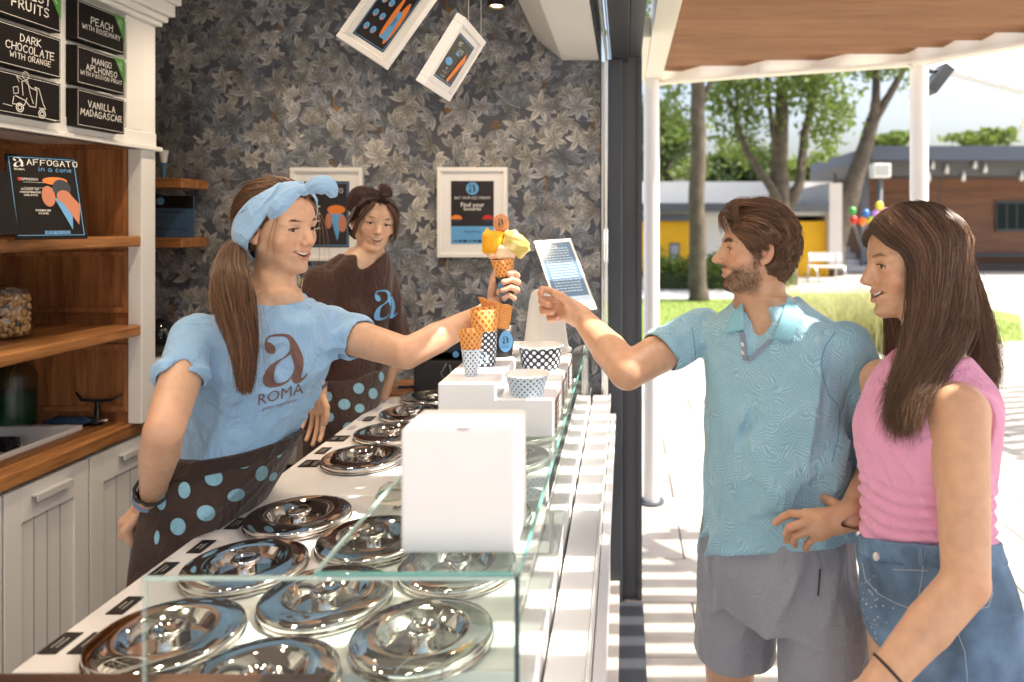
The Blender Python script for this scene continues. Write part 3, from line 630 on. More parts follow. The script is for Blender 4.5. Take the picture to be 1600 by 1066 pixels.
# dark coffee kit on the far worktop, behind the near woman's arm
ck = thing('coffee_grinder', 'dark round coffee machine with white drip tray behind the shelf column', 'coffee machine', (0, 0, 0))
q = P(243, 527, 2.95)
MB().sphere(q+Vector((0, .02, 0)), (.07, .07, .075), 20, 12).build('globe', mat('dark_gloss', (.01, .01, .012), .08), ck, True)
MB().lathe([(0, -.08), (.085, -.08), (.09, -.10), (0, -.10)], q, 24).build('tray', WHITE, ck, True)
MB().lathe([(0, -.10), (.06, -.10), (.07, -.16), (.05, -.28), (.08, -.30), (0, -.30)], q, 24).build('base', BLACK, ck, True)
# ================================================================ gelato counter
CZ = H-.65; CL = -.888; CR = -.135; Y0 = 1.045; Y1 = 2.98
co = thing('gelato_counter', 'white gelato counter with round lidded wells, black flavour labels and stepped front ledge', 'counter', (-.5, 2, FL))
TOPM = mat('counter_top', (.84, .82, .80), .16, var=.015, vscale=4)
box('counter_top', CL, CR, Y0, 1.72, CZ-.04, CZ, TOPM, co, .003)
box('counter_top', CL, CR, 1.7215, Y1, CZ-.04, CZ, TOPM, co, .003)
box('cabinet_body', CL+.03, CR-.004, Y0+.01, Y1-.01, FL+.08, CZ-.041, WHITEM, co)
box('plinth', CL+.06, CR-.03, Y0+.02, Y1-.02, FL, FL+.08, GREYF, co)
box('front_ledge', CR+.002, -.064, .55, 3.15, .935, .97, WHITE, co, .003)
box('front_ledge_lip', -.0635, -.058, .55, 3.15, .925, .975, WHITE, co, .002)
box('front_step', -.0575, -.036, .55, 3.15, .86, .89, WHITE, co, .002)
box('front_panel', -.13, -.060, .60, 3.12, .03, .923, WHITE, co)
for k in range(5):
    box('panel_joint', -.0598, -.0590, .9+k*.5, .906+k*.5, .05, .85, mat('groove_grey', (.45, .47, .5), .6), co)
# black flavour labels
LABM = mat('label_black', (.018, .015, .014), .4); r = random.Random(9)
lab_px = [(95, 1006, 0), (140, 1006, 0), (196, 947, 0), (255, 891, 1), (304, 891, 1), (315, 855, 0), (345, 819, 0), (371, 819, 0), (480, 725, 0), (493, 725, 0), (505, 705, 0), (523, 686, 0), (535, 686, 0), (577, 655, 0), (550, 669, 2), (590, 640, 2), (565, 655, 2), (600, 628, 2), (612, 628, 2)]
for (px, py, kd) in lab_px:
    q = P(px, py, .65*F/(py-VY)); 
    mm = LABM if kd < 2 else mat('label_pale', (.45, .42, .52), .5)
    s_ = 1 if kd < 2 else .7
    l = box('flavour_label', q.x-.014*s_, q.x+.014*s_, q.y-.028*s_, q.y+.028*s_, CZ+.0005, CZ+.0022, mm, co)
    m = MB()
    for k in range(2):
        x = q.x-.004+.008*k; L = r.uniform(.010, .019)*s_; n = 6
        for j in range(n): yy = q.y-L+2*L*j/n; m.box(x-.0014, x+.0014, yy, yy+2*L/n*.65, CZ+.0023, CZ+.0026)
    m.build('label_lettering', mat('label_ink', (.45, .43, .40), .6), l)
# lids
LR = .108
def make_lid():
    t = thing('pot_lid', '', 'lid', (0, 0, 0), 'polished steel lids on the gelato wells')
    MB().lathe([(.0, .002), (LR-.006, .002), (LR+.0015, .003), (LR+.0015, .0045), (LR-.004, .006), (LR-.004, .009)], n=72).build('well_ring', STEEL, t, True, auto=True)
    MB().lathe([(LR-.006, .0075), (LR-.001, .0085), (LR, .010), (LR, .015), (LR-.0015, .0172), (LR-.006, .0185), (.094, .0205), (.073, .0222), (.069, .0220), (.066, .0200), (.063, .020), (.042, -.018), (.038, -.021), (.02, -.022), (0, -.022)], n=96).build('cover', STEEL, t, True)
    MB().lathe([(.018, -.022), (.0165, -.016), (.0155, .010), (.0165, .016), (.024, .0185), (.026, .021), (.026, .0245), (.024, .0265), (.0195, .0265), (.018, .025), (.010, .0232), (0, .0228)], n=48).build('knob', STEEL, t, True)
    return t
lid0 = make_lid()
d1, s_ = 1.118, .2285
XA, XB, XC = -.706, -.508, -.311
def dz(k): return d1+k*s_
lids = [(XA, dz(0), 'nearest lid of the left row, cut by the dark wooden edge'), (XA, dz(1), 'second lid of the left row, crossed by the glass edge'), (XA, dz(2), 'lid beside the polka dot apron, far end of the near group'),
        (XB, dz(-.5), 'lid at the bottom edge of the photo, middle row'), (XB, dz(.5), 'lid in the middle of the near group behind the end glass'), (XB, dz(1.5), 'lid just left of the big white box'),
        (XC, dz(0), 'lid in the near right corner behind the end glass'), (XC, dz(1), 'lid directly in front of the big white box'), (XC, dz(2), 'lid hidden behind the big white box'),
        (XA, 1.965, 'first lid of the far group, beside the loose clear cap'), (XA, 1.965+s_, 'second lid of the far left row'), (XA, 1.965+2*s_, 'third lid of the far left row'), (XA, 1.965+3*s_, 'fourth lid of the far left row, by the cash box'), 
        (XB, 1.965+.5*s_, 'lid left of the stepped white box'), (XB, 1.965+1.5*s_, 'lid behind the stepped white box'), (XB, 1.965+2.5*s_, 'farthest middle lid beside the black cash box'),
        (XC, 1.965, 'lid seen through glass under the stepped box'), (XC, 1.965+s_, 'lid under the glass behind the stepped box'), (XC, 1.965+2*s_, 'lid under the glass near the menu stand')]
for i, (x, y, lb) in enumerate(lids):
    o = lid0 if i == 0 else copy_tree(lid0)
    o.location = (x+random.uniform(-.002, .002), y+random.uniform(-.002, .002), CZ+.0005); o['label'] = 'round steel lid, '+lb if len(lb) < 60 else lb
    o.rotation_euler.z = random.uniform(0, 6)
# loose clear cap and small steel cap
t = thing('glass_bowl', 'small clear glass bowl turned over on the counter left of the big white box', 'bowl', (0, 0, 0))
q = P(612, 770, .65*F/(775-VY)); q.z = CZ+.001
MB().lathe([(.036, 0), (.036, .004), (.033, .006), (.028, .02), (.014, .028), (.0, .029)], q, 32).build('dome', GLASS, t, True); MB().lathe([(.034, 0), (.037, .0), (.037, .003), (.034, .003)], q, 32).build('glass_rim', mat('green_glass', (.45, .66, .58), .15), t, True)
q = P(622, 795, .65*F/(795-VY)); q.z = CZ+.001
t = thing('drain_plug', 'small round steel drain plug beside the big white box', 'plug', q)
MB().lathe([(.012, .0), (.012, .003), (.008, .004), (.007, .001), (0, .001)], q, 24).build('plug_ring', STEEL, t, True)
MB().lathe([(.0065, .0015), (.0065, .0025), (0, .0025)], q, 20).build('plug_centre', BLACK, t, True)

# near end board
m = MB(); x1 = P(508, 1056, .98).x
m.box(CL-.12, x1, .90, 1.0, CZ-.30, 1.098)
nb = tag(m.build('wooden_board', wood('walnut', hexc(88, 54, 34), hexc(44, 24, 15), 0, rough=.4), bevel=.004), 'dark brown wooden ledge along the bottom left photo edge', 'board')

# ================================================================ glass guard
GZ = H-.44
gg = thing('glass_guard', 'clear glass guard with end, front and top panes over the gelato counter', 'glass screen', (-.3, .9, CZ))
xl, xr, xt = -.595, -.130, -.385
def pane(name, x0, x1, y0, y1, z0, z1, par):
    o = box(name, x0, x1, y0, y1, z0, z1, GLASS, par); return o
ep = box('end_pane', xl, xr-.006, .900, .9004, CZ-.35, GZ-.006, GLASS, gg)
fp = box('front_pane', xr-.0004, xr, .906, 2.95, CZ-.0, GZ-.0065, GLASS, gg)
tp = box('top_pane', xt, xr-.002, .906, 2.45, GZ-.0003, GZ, GLASS, gg)
box('pane_edge', xl, xr-.004, .8985, .9025, GZ-.0048, GZ-.0004, mat('glass_edge_pale', (.55, .72, .68), .15, spec=.8, Alpha=.7), ep)
box('pane_edge', xr-.006, xr, .8975, .9045, CZ-.35, GZ, mat('glass_edge_dark', (.03, .07, .08), .1, Alpha=.9), ep)
box('pane_edge', xl-.004, xl-.0005, .8985, .9025, CZ-.35, GZ-.0005, mat('glass_edge_faint', (.6, .75, .7), .2, Alpha=.30), ep)
box('pane_edge', xt, xr-.007,   .8985, .9035, GZ+.0006, GZ+.0042, GEDGE, tp)
box('pane_edge', xr-.0035, xr+.0005, .906, 2.95, GZ-.0050, GZ+.0015, GEDGE, fp)
box('pane_edge', xt-.004, xt-.0004, .906, 2.45, GZ-.002, GZ+.003, mat('glass_edge_pale', (.55, .72, .68), .15), tp)
for yy in (1.42, 2.05, 2.6):
    MB().tube([(xr-.012, yy, CZ+.001), (xr-.012, yy, GZ-.002)], .005, 10).build('standoff', ALU, gg, True)

# ================================================================ white presentation boxes on the glass
BOXM = mat('white_acrylic', (.86, .85, .86), .28, var=.01)
t = thing('display_box', 'large plain white cube on the glass top, nearest the camera', 'display box', (0, 0, 0))
def gb(px, d): return P(px, 0, d).x
db = .44*F/(866-VY); 
x0, x1 = gb(626, db), gb(805, db); zt = H-(672-VY)*db/F
m = MB(); m.box(x0, x1, db, db+.108, GZ+.0005, zt); b = m.build('box_shell', BOXM, t, bevel=.004)
c = P(735, 668, db); MB().lathe([(0, .0), (.012, .0), (.012, .0015), (0, .0016)], (c.x-.01, db+.012, zt+.0002), 20).build('finger_notch', mat('notch_grey', (.55, .56, .58), .5), t)
def steps(y0, y1, xa, xm, xb, z1, z2, label, cards=1):
    t = thing('stepped_riser', label, 'riser', ((xa+xb)/2, y0, GZ), 'white stepped risers on the glass top')
    sec = [(xa, GZ+.0005), (xb, GZ+.0005), (xb, z2), (xm, z2), (xm, z1), (xa, z1)]
    v = [(x, y, z) for y in (y0, y1) for x, z in sec]; f = [(i, (i+1) % 6, (i+1) % 6+6, i+6) for i in range(6)]+[(5, 4, 3, 2, 1, 0), (6, 7, 8, 9, 10, 11)]
    mesh('riser_shell', v, f, BOXM, t).modifiers.new('b', 'BEVEL').width = .0035
    c = box('price_card', xb+.0006, xb+.0022, y0+.03, y1-.03, GZ+.012, z2-.012, mat('card_brown', hexc(120, 92, 86), .5), t)
    m = MB()
    for k in range(4): m.box(xb+.0024, xb+.0027, y0+.04, y1-.04, GZ+.018+k*.012, GZ+.023+k*.012)
    m.build('card_lettering', INK, c)
S1 = .44*F/(685-VY)
zA, zB = H-(598-VY)*S1/F, H-(623-VY)*S1/F
xa, xm, xb = gb(684, S1), gb(775, S1), -.143
steps(S1, S1+.17, xa, xm, xb, zA, zB, 'nearest white stepped riser carrying the white dotted cone and cup')
steps(S1+.175, S1+.345, xa, xm, xb, zA, zB, 'middle white stepped riser carrying the black dotted cone and cup')
steps(S1+.35, S1+.52, xa, xm, xb, zA, zB, 'farthest white stepped riser carrying the clear dome')

# ---- dotted paper print: staggered dots in uv
def dots(name, ground, dot, nu, nv, rad, rough=.5):
    if name in MATS: return MATS[name]
    m = mat(name, ground, rough); n = m.node_tree.nodes; L = m.node_tree.links; b = n['Principled BSDF']
    uv = n.new('ShaderNodeUVMap'); sp = n.new('ShaderNodeSeparateXYZ'); L.new(uv.outputs[0], sp.inputs[0])
    def M(op, a, b_=None, c_=None):
        q = n.new('ShaderNodeMath'); q.operation = op
        for i, x in enumerate((a, b_, c_)):
            if x is None: continue
            if isinstance(x, (int, float)): q.inputs[i].default_value = x
            else: L.new(x, q.inputs[i])
        return q.outputs[0]
    u = M('MULTIPLY', sp.outputs[0], nu); v = M('MULTIPLY', sp.outputs[1], nv)
    def lat(off):
        fu = M('SUBTRACT', M('FRACT', M('ADD', u, off)), .5); fv = M('SUBTRACT', M('FRACT', M('ADD', v, off)), .5)
        return M('SQRT', M('ADD', M('MULTIPLY', fu, fu), M('MULTIPLY', fv, fv)))
    d = M('MINIMUM', lat(0.), lat(.5))
    s = M('LESS_THAN', d, rad)
    mx = n.new('ShaderNodeMix'); mx.data_type = 'RGBA'; L.new(s, mx.inputs[0]); mx.inputs[6].default_value = (*ground, 1); mx.inputs[7].default_value = (*dot, 1)
    L.new(mx.outputs[2], b.inputs['Base Color']); return m
def lathe_uv(name, prof, c, m, parent, n=48, M=None):
    mb = MB().lathe(prof, c, n, M); o = mesh(name, mb.v, mb.f, m, parent, True)
    uv = o.data.uv_layers.new(name='UVMap'); L = [0]
    for a, b in zip(prof, prof[1:]): L.append(L[-1]+math.hypot(a[0]-b[0], a[1]-b[1]))
    i = 0
    for ri in range(len(prof)-1):
        for k in range(n):
            for (kk, rr) in ((k, ri), (k+1, ri), (k+1, ri+1), (k, ri+1)): uv.data[i].uv = (kk/n, L[rr]/max(L[-1], 1e-6)); i += 1
    return o
WAF = CONE
DBW = dots('dots_brown_on_white', hexc(214, 230, 244), hexc(90, 62, 62), 20, 3.5, .17)
DBW2 = dots('dots_brown_on_white_sleeve', hexc(214, 230, 244), hexc(90, 62, 62), 11, 5, .18)
DWB = dots('dots_white_on_brown', hexc(44, 34, 38), hexc(214, 232, 248), 16, 3, .25)
DWB2 = dots('dots_white_on_black', hexc(38, 30, 34), hexc(214, 232, 248), 12, 6, .23)
CUPIN = mat('cup_inside', (.82, .80, .76), .45)
def waffle_mat():
    m = mat('waffle_grid', hexc(214, 140, 66), .55); n = m.node_tree.nodes; L = m.node_tree.links; b = n['Principled BSDF']
    uv = n.new('ShaderNodeUVMap'); hs = []
    for ang in (35, -40):
        mp = n.new('ShaderNodeMapping'); mp.inputs['Rotation'].default_value = (0, 0, R(ang)); mp.inputs['Scale'].default_value = (1, .55, 1); L.new(uv.outputs[0], mp.inputs[0])
        wv = n.new('ShaderNodeTexWave'); wv.inputs['Scale'].default_value = 5.2; wv.inputs['Distortion'].default_value = .4; L.new(mp.outputs[0], wv.inputs[0]); hs.append(wv.outputs['Fac'])
    mx = n.new('ShaderNodeMath'); mx.operation = 'MAXIMUM'; L.new(hs[0], mx.inputs[0]); L.new(hs[1], mx.inputs[1])
    cr = n.new('ShaderNodeValToRGB'); cr.color_ramp.elements[0].position = .55; cr.color_ramp.elements[1].position = .95
    cr.color_ramp.elements[0].color = (*hexc(196, 112, 40), 1); cr.color_ramp.elements[1].color = (*hexc(236, 176, 100), 1)
    L.new(mx.outputs[0], cr.inputs[0]); L.new(cr.outputs[0], b.inputs['Base Color'])
    bp = n.new('ShaderNodeBump'); bp.inputs['Distance'].default_value = .0015; bp.inputs['Strength'].default_value = .8; L.new(mx.outputs[0], bp.inputs['Height']); L.new(bp.outputs[0], b.inputs['Normal'])
    return m
WAFG = waffle_mat()
def tub(px, py, d, rt, rb, h, m, label, logo=False):
    q = P(px, py, d); t = thing('paper_tub', label, 'paper cup', q)
    lathe_uv('side', [(rb, 0), (rt*.985, h*.95)], q, m, t)
    MB().lathe([(rt*.985, h*.95), (rt*1.03, h*.95), (rt*1.04, h*.975), (rt*1.03, h), (rt*.97, h), (rt*.95, h*.95), (rb*.95, .004), (0, .004)], q, 48).build('rim', CUPIN, t, True)
tub(823.5, 616, (H-zB)*F/(616-VY), .0455, .034, .044, DBW, 'small white paper tub with brown dots on the nearest riser')
tub(845, 575, (H-zB)*F/(575-VY), .055, .045, .058, DWB, 'larger brown paper tub with white dots behind the small tub')
def cone(px, py, d, rt, rb, h, hs, m, label, wav=True):
    """standing cone: paper sleeve up to hs, waffle above"""
    q = P(px, py, d); t = thing('paper_cone', label, 'ice cream cone', q); k = hs/h
    rm = rb+(rt-rb)*k
    lathe_uv('sleeve', [(rb*.9, 0), (rb, .001), (rm, hs)], q, m, t)
    prof = [(rm*.97, hs-.002), (rt, h), (rt*.95, h+.0005), (rm*.93, hs)]
    o = lathe_uv('waffle', prof, q, WAFG, t)
    for v in o.data.vertices:                                   # rolled wafer: uneven rim
        if v.co.z > q.z+hs+.004: a = math.atan2(v.co.y-q.y, v.co.x-q.x); v.co.z += .004*math.sin(a+1)+.002*math.sin(3*a)
    MB().lathe([(0, hs*.9), (rm*.92, hs*.9)], q, 24).build('waffle_inside', CONE, t, True)
    return t, q
dd = (H-zA)*F
cone(736, 587, dd/(587-VY), .026, .013, .097, .058, DBW2, 'small waffle cone in white sleeve with brown dots on the nearest riser')
tc, q = cone(757, 571, dd/(571-VY), .032, .025, .130, .080, DWB2, 'tall waffle cone in black sleeve with white dots on the middle riser')
m = MB(); logo_a(m, q+Vector((.006, -.0305, .022)), X, Z, .026); m.build('sleeve_logo', mat('pale_blue_print', hexc(190, 216, 240), .5), tc)
# third holder: dark sleeve, leaning broad waffle
q3 = P(786, 556, dd/(556-VY)); tw = thing('waffle_holder', 'broad waffle in a black sleeve with blue round badge, behind the black dotted cone', 'ice cream cone', q3)
MB().lathe([(.022, 0), (.031, .078), (.030, .078), (.021, .001)], q3, 32).build('sleeve', mat('sleeve_black', (.02, .02, .024), .4), tw, True)
m = MB()
n = 12
pts = []
wc = [np.array(P(x_, y_, 1.70)) for x_, y_ in ((748, 463), (801, 478), (794, 514), (764, 508))]
for i in range(n):
    for j in range(n):
        a, b = i/(n-1), 1-j/(n-1); q_ = (wc[0]*(1-a)+wc[1]*a)*(1-b)+(wc[3]*(1-a)+wc[2]*a)*b
        if j == n-1 or i == 0: q_ = q_+np.array([.0012*math.sin(i*2.1), 0, .0016*math.sin(i*1.7+j)])
        pts.append(Vector(q_)+Vector((0, -.020*math.sin(math.pi*a)*(.6+.4*b), 0)))
o = mesh('waffle', pts, [(i*n+j, i*n+j+1, (i+1)*n+j+1, (i+1)*n+j) for i in range(n-1) for j in range(n-1)], WAFG, tw, True)
uv = o.data.uv_layers.new(name='UVMap')
for p in o.data.polygons:
    for li, vi in zip(p.loop_indices, p.vertices): uv.data[li].uv = ((vi//n)/(n-1), (vi % n)/(n-1)*1.5)
s_ = o.modifiers.new('s', 'SOLIDIFY'); s_.thickness = .003
m = MB(); N_ = Vector((.35, -.94, -.10)).normalized(); U_ = Vector((.94, .35, 0)).normalized(); V_ = N_.cross(U_)*-1
V_ = U_.cross(N_); V_ = V_ if V_.z > 0 else -V_
disc(m, q3+Vector((.012, -.0315, .040)), U_, V_, .017, .026); m.build('badge', BLUEP, tw)
m = MB(); logo_a(m, q3+Vector((.0122, -.0325, .044)), U_, V_, .018); font_text(m, 'ROMA', q3+Vector((.0122, -.0325, .026)), U_, V_, .004); m.build('badge_lettering', mat('dark_ink', (.02, .03, .05), .6), tw)

# frosted dome lid on the far riser
dl = thing('clear_dome', 'milky translucent tall domed cover standing behind the brown dotted tub', 'dome cover', (0, 0, 0))
q = P(853, 556, 2.02); q.z = zB+.001
FROST = mat('frosted_plastic', (.78, .76, .72), .35, Alpha=.55)
MB().lathe([(.066, 0), (.0655, .004), (.060, .03), (.046, .14), (.040, .163), (.026, .172), (0, .173)], q, 40).build('dome', FROST, dl, True)
MB().lathe([(.064, 0), (.072, 0), (.072, .006), (.065, .007)], q, 40).build('dome_rim', FROST, dl, True)

# leaning acrylic menu stand at the far end
ms = thing('menu_stand', 'tilted blue menu in a clear acrylic holder at the far end of the glass', 'menu stand', (0, 0, 0))
A = P(837, 380, 2.62); B = P(891, 376, 2.62); C_ = P(930, 480, 2.36); D = P(872, 486, 2.36)
quad3('menu_sheet', [D, C_, B, A], mat('menu_blue', hexc(108, 140, 172), .12, spec=.8), ms, .004)
cx = (A+B+C_+D)/4; U = ((B-A)+(C_-D)).normalized(); V = ((A-D)+(B-C_)).normalized(); N = U.cross(V).normalized()
if N.y > 0: N = -N
bil = lambda a, b, n=.001: (D*(1-a)+C_*a)*(1-b)+(A*(1-a)+B*a)*b+N*n
m = MB()
for (a0, a1, b0, b1) in ((-.03, 1.03, -.03, .02), (-.03, 1.03, .98, 1.03), (-.03, .03, .02, .98), (.97, 1.03, .02, .98)):
    m.add([bil(a0, b0), bil(a1, b0), bil(a1, b1), bil(a0, b1)], [(0, 1, 2, 3)])
m.build('holder_edge', mat('holder_white', (.8, .84, .86), .2), ms)
m = MB(); r = random.Random(4)
for k in range(17):
    b0 = .88-k*.040; a = .14
    while a < .84: w_ = r.uniform(.03, .10); m.add([bil(a, b0), bil(a+w_, b0), bil(a+w_, b0+.014), bil(a, b0+.014)], [(0, 1, 2, 3)]); a += w_+.02
m.add([bil(.0, .02, .0012), bil(1, .02, .0012), bil(1, .17, .0012), bil(0, .17, .0012)], [(0, 1, 2, 3)])
m.build('menu_lettering', mat('pale_blue_print', hexc(190, 216, 240), .5), ms)
m = MB(); logo_a(m, bil(.5, .91), U, V, .02); m.build('menu_logo', INK, ms)
q = (C_+D)/2; m = MB(); m.box(q.x-.075, q.x+.07, q.y-.03, q.y+.06, GZ+.001, GZ+.012); m.box(q.x-.065, q.x-.06, q.y-.02, q.y+.05, GZ+.012, q.z); m.box(q.x+.055, q.x+.06, q.y-.02, q.y+.05, GZ+.012, q.z); m.build('holder_base', ACRYL, ms)
# cash box and bits at the far end of the counter
cb = thing('cash_register', 'black cash register with round blue badge at the far end of the counter', 'cash register', (0, 0, 0))
q = P(700, 610, 2.72)
m = MB(); m.box(q.x-.13, q.x+.14, 2.72, 2.92, CZ+.001, CZ+.13); m.build('drawer', BLACK, cb, bevel=.006)
m = MB(); m.box(q.x-.10, q.x+.13, 2.74, 2.90, CZ+.135, CZ+.20, Matrix.Rotation(R(-14), 3, 'X')); m.build('display', mat('black_gloss', (.01, .01, .012), .15), cb, bevel=.01)
m = MB(); disc(m, (q.x+.03, 2.717, CZ+.155), X, Z, .012); m.build('badge', BLUEP, cb)
MB().tube([(q.x+.0, 2.70, CZ+.125), (q.x-.02, 2.69, CZ+.09), (q.x+.0, 2.685, CZ+.06), (q.x+.02, 2.69, CZ+.09), (q.x+.01, 2.70, CZ+.12)], .003, 6).build('cable', mat('cable_grey', (.12, .12, .13), .5), cb, True)
tag(MB().box(P(600, 0, 2.75).x, P(657, 0, 2.75).x, 2.70, 2.94, CZ+.0005, CZ+.012).build('wooden_tray', OAKX, bevel=.002), 'small wooden tray beside the cash register', 'tray')
pn = thing('pen', 'dark blue pen lying on the wooden tray', 'pen', (0, 0, 0))
a = P(622, 603, 2.78); a.z = CZ+.018; MB().tube([a, a+Vector((.065, .01, 0))], .005, 8).build('barrel', mat('pen_blue', hexc(32, 52, 92), .3), pn, True); MB().tube([a-Vector((.012, .002, 0)), a], [.001, .004], 8).build('tip', ALU, pn, True)
# waffle cone bag / striped basket behind the counter
t = thing('striped_cushion', 'dark woven striped stool cushion in the aisle between the servers', 'stool', (0, 0, 0))
q = P(462, 700, 2.75)
m = MB()
for k in range(9): m.tube([(q.x-.25+.0, q.y+.0+k*.05, q.z+.02), (q.x+.25, q.y+.0+k*.05, q.z+.02)], .018, 6)
m.build('stripe', mat('stripe_dark', (.06, .055, .055), .8), t, True); box('seat', q.x-.26, q.x+.26, q.y-.02, q.y+.44, q.z-.06, q.z+.012, mat('seat_pale', (.42, .38, .33), .8), t, .01)
m = MB()
for i, j in ((-.2, .02), (.2, .02), (-.2, .4), (.2, .4)): m.tube([(q.x+i, q.y+j, q.z-.06), (q.x+i*1.1, q.y+j, FL+.001)], .015, 8)
m.build('leg_frame', BLACK, t, True)
# ================================================================ outside
def ground_mat():
    m = mat('paving_far', hexc(206, 200, 190), .8, var=.10, vscale=2.5, bump=(60, .1)); return m
PAV = [mat('paver_%s' % c, col, .8, var=.16, vscale=5, bump=(150, .35)) for c, col in zip('abcd', [(.285, .268, .242), (.31, .29, .26), (.255, .24, .218), (.30, .28, .25)])]
for i, k in enumerate('abcd'): PAV[i].name = 'paver_stone'
g = tag(box('ground', -120, 120, -40, 200, -.5, -.030, mat('paving_far', (.52, .50, .46), .85, var=.1, vscale=1.5)), kind='structure')
pv = tag(mesh('pavement', [(-.7, -3, -.022), (14, -3, -.022), (14, 13.0, -.022), (-.7, 13.0, -.022)], [(0, 1, 2, 3)], mat('joint_sand', (.16, .145, .125), .9)), kind='structure')
# pavers: 0.6 x 0.4 in running bond; single stones near, one joined sheet beyond
def paver_me(mi, sx, sy, n):
    b = .004; x0, x1, y0, y1 = 0, sx-.006, 0, sy-.006
    v = [(x0, y0, -.02), (x1, y0, -.02), (x1, y1, -.02), (x0, y1, -.02), (x0, y0, -b), (x1, y0, -b), (x1, y1, -b), (x0, y1, -b), (x0+b, y0+b, 0), (x1-b, y0+b, 0), (x1-b, y1-b, 0), (x0+b, y1-b, 0)]
    f = [(8, 9, 10, 11)]+[(i, (i+1) % 4, (i+1) % 4+4, i+4) for i in range(4)]+[(i+4, (i+1) % 4+4, (i+1) % 4+8, i+8) for i in range(4)]
    me = bpy.data.meshes.new('paver'); me.from_pydata(v, [], f); me.materials.append(PAV[mi]); return me
PW, PD = .62, .42
pmes = [paver_me(i, PW, PD, 0) for i in range(4)]
cnt = 0; far = MB(); r = random.Random(11)
for j in range(int(15.5/PD)):
    y = -2.6+j*PD
    for i in range(23):
        x = -.0+(i-1)*PW+(j % 2)*PW/2
        z = r.uniform(-.0015, .0015)
        vis = 2.6 < y < 8.5 and x+PW > .0 and x < .62*y and abs(x-.35*y) < .5*y
        if vis and cnt < 285:
            o = bpy.data.objects.new('paver', pmes[r.randrange(4)]); COL.objects.link(o); o.location = (x, y, z); o.parent = pv; cnt += 1
        else: far.box(x, x+PW-.006, y, y+PD-.006, -.02, z)
o = far.build('paver_field', PAV[1], pv); o['kind'] = 'stuff'
# ---- lawn, path, plaza
LAWN = mat('lawn', hexc(104, 122, 52), .9, var=.35, vscale=4, bump=(80, .6, .01))
def patch(name, pts, z, m, kind='structure'):
    return tag(mesh(name, [(x, y, z) for x, y in pts], [tuple(range(len(pts)))], m), kind=kind)
patch('lawn', [(.2, 9.6), (1.6, 9.3), (3.2, 10.2), (5.8, 10.5), (7.4, 13.5), (6.8, 17.6), (.2, 17.6), (-8, 17.6), (-8, 9.8)], .004, LAWN)
patch('plaza', [(-10, 17.62), (40, 17.62), (40, 60), (-10, 60)], .002, mat('plaza_stone', (.36, .345, .32), .85, var=.08))
patch('asphalt_path', [(-8, 16.2), (3.4, 16.2), (3.6, 18.4), (-8, 18.4)], .008, mat('path_grey', (.26, .26, .27), .9, var=.1))
# grass tufts on the lawn + ornamental grass
def blades(name, n, area, h, m, lean=.35, w_=.006, seed=1, seg=3):
    rr = np.random.default_rng(seed); V = []; Fc = []
    for _ in range(n):
        x, y = area(rr); a = rr.uniform(0, 6.28); hh = h*rr.uniform(.6, 1.15); ln = rr.uniform(.1, 1)*lean*hh; dx, dy = math.cos(a), math.sin(a); o = len(V); b = rr.uniform(0, 6.28); wx, wy = math.cos(b)*w_/2, math.sin(b)*w_/2
        for s in range(seg+1):
            t_ = s/seg; k = (1-t_*.85); px, py, pz = x+dx*ln*t_*t_, y+dy*ln*t_*t_, hh*t_*(1-.25*t_*lean)
            V += [(px-wx*k, py-wy*k, pz), (px+wx*k, py+wy*k, pz)]
        for s in range(seg): Fc.append((o+2*s, o+2*s+1, o+2*s+3, o+2*s+2))
    return mesh(name, V, Fc, m)
def two_sided(name, c1, tr=.35):
    m = mat(name, c1, .6, var=.35, vscale=1.2); n = m.node_tree.nodes; L = m.node_tree.links
    t = n.new('ShaderNodeBsdfTranslucent'); t.inputs[0].default_value = (*[min(1, c*1.6) for c in c1], 1); mx = n.new('ShaderNodeMixShader'); mx.inputs[0].default_value = tr
    L.new(n['Principled BSDF'].outputs[0], mx.inputs[1]); L.new(t.outputs[0], mx.inputs[2]); L.new(mx.outputs[0], n['Material Output'].inputs[0]); return m
tag(blades('lawn_grass', 9000, lambda r_: (r_.uniform(.2, 6.6), r_.uniform(9.9, 16)), .07, two_sided('grass_blade', hexc(112, 130, 54)), .6, .012, 3, 2), 'short sunlit lawn grass left of and behind the young man', 'grass', kind='stuff')
cx_, cy_ = 3.1, 10.2
def clump(r_):
    k = r_.integers(0, 9); c = [(2.0, 9.6), (2.4, 10.3), (2.9, 9.7), (3.3, 10.4), (3.6, 9.7), (4.0, 10.3), (4.4, 9.8), (2.7, 11.0), (3.8, 11.2)][k]
    return c[0]+r_.normal()*.17, c[1]+r_.normal()*.17
tag(blades('ornamental_grass', 3000, clump, .95, two_sided('plume_grass', hexc(160, 160, 112), .3), .8, .016, 4, 5), 'tall pale feathery ornamental grass behind the young man', 'grass', kind='stuff')
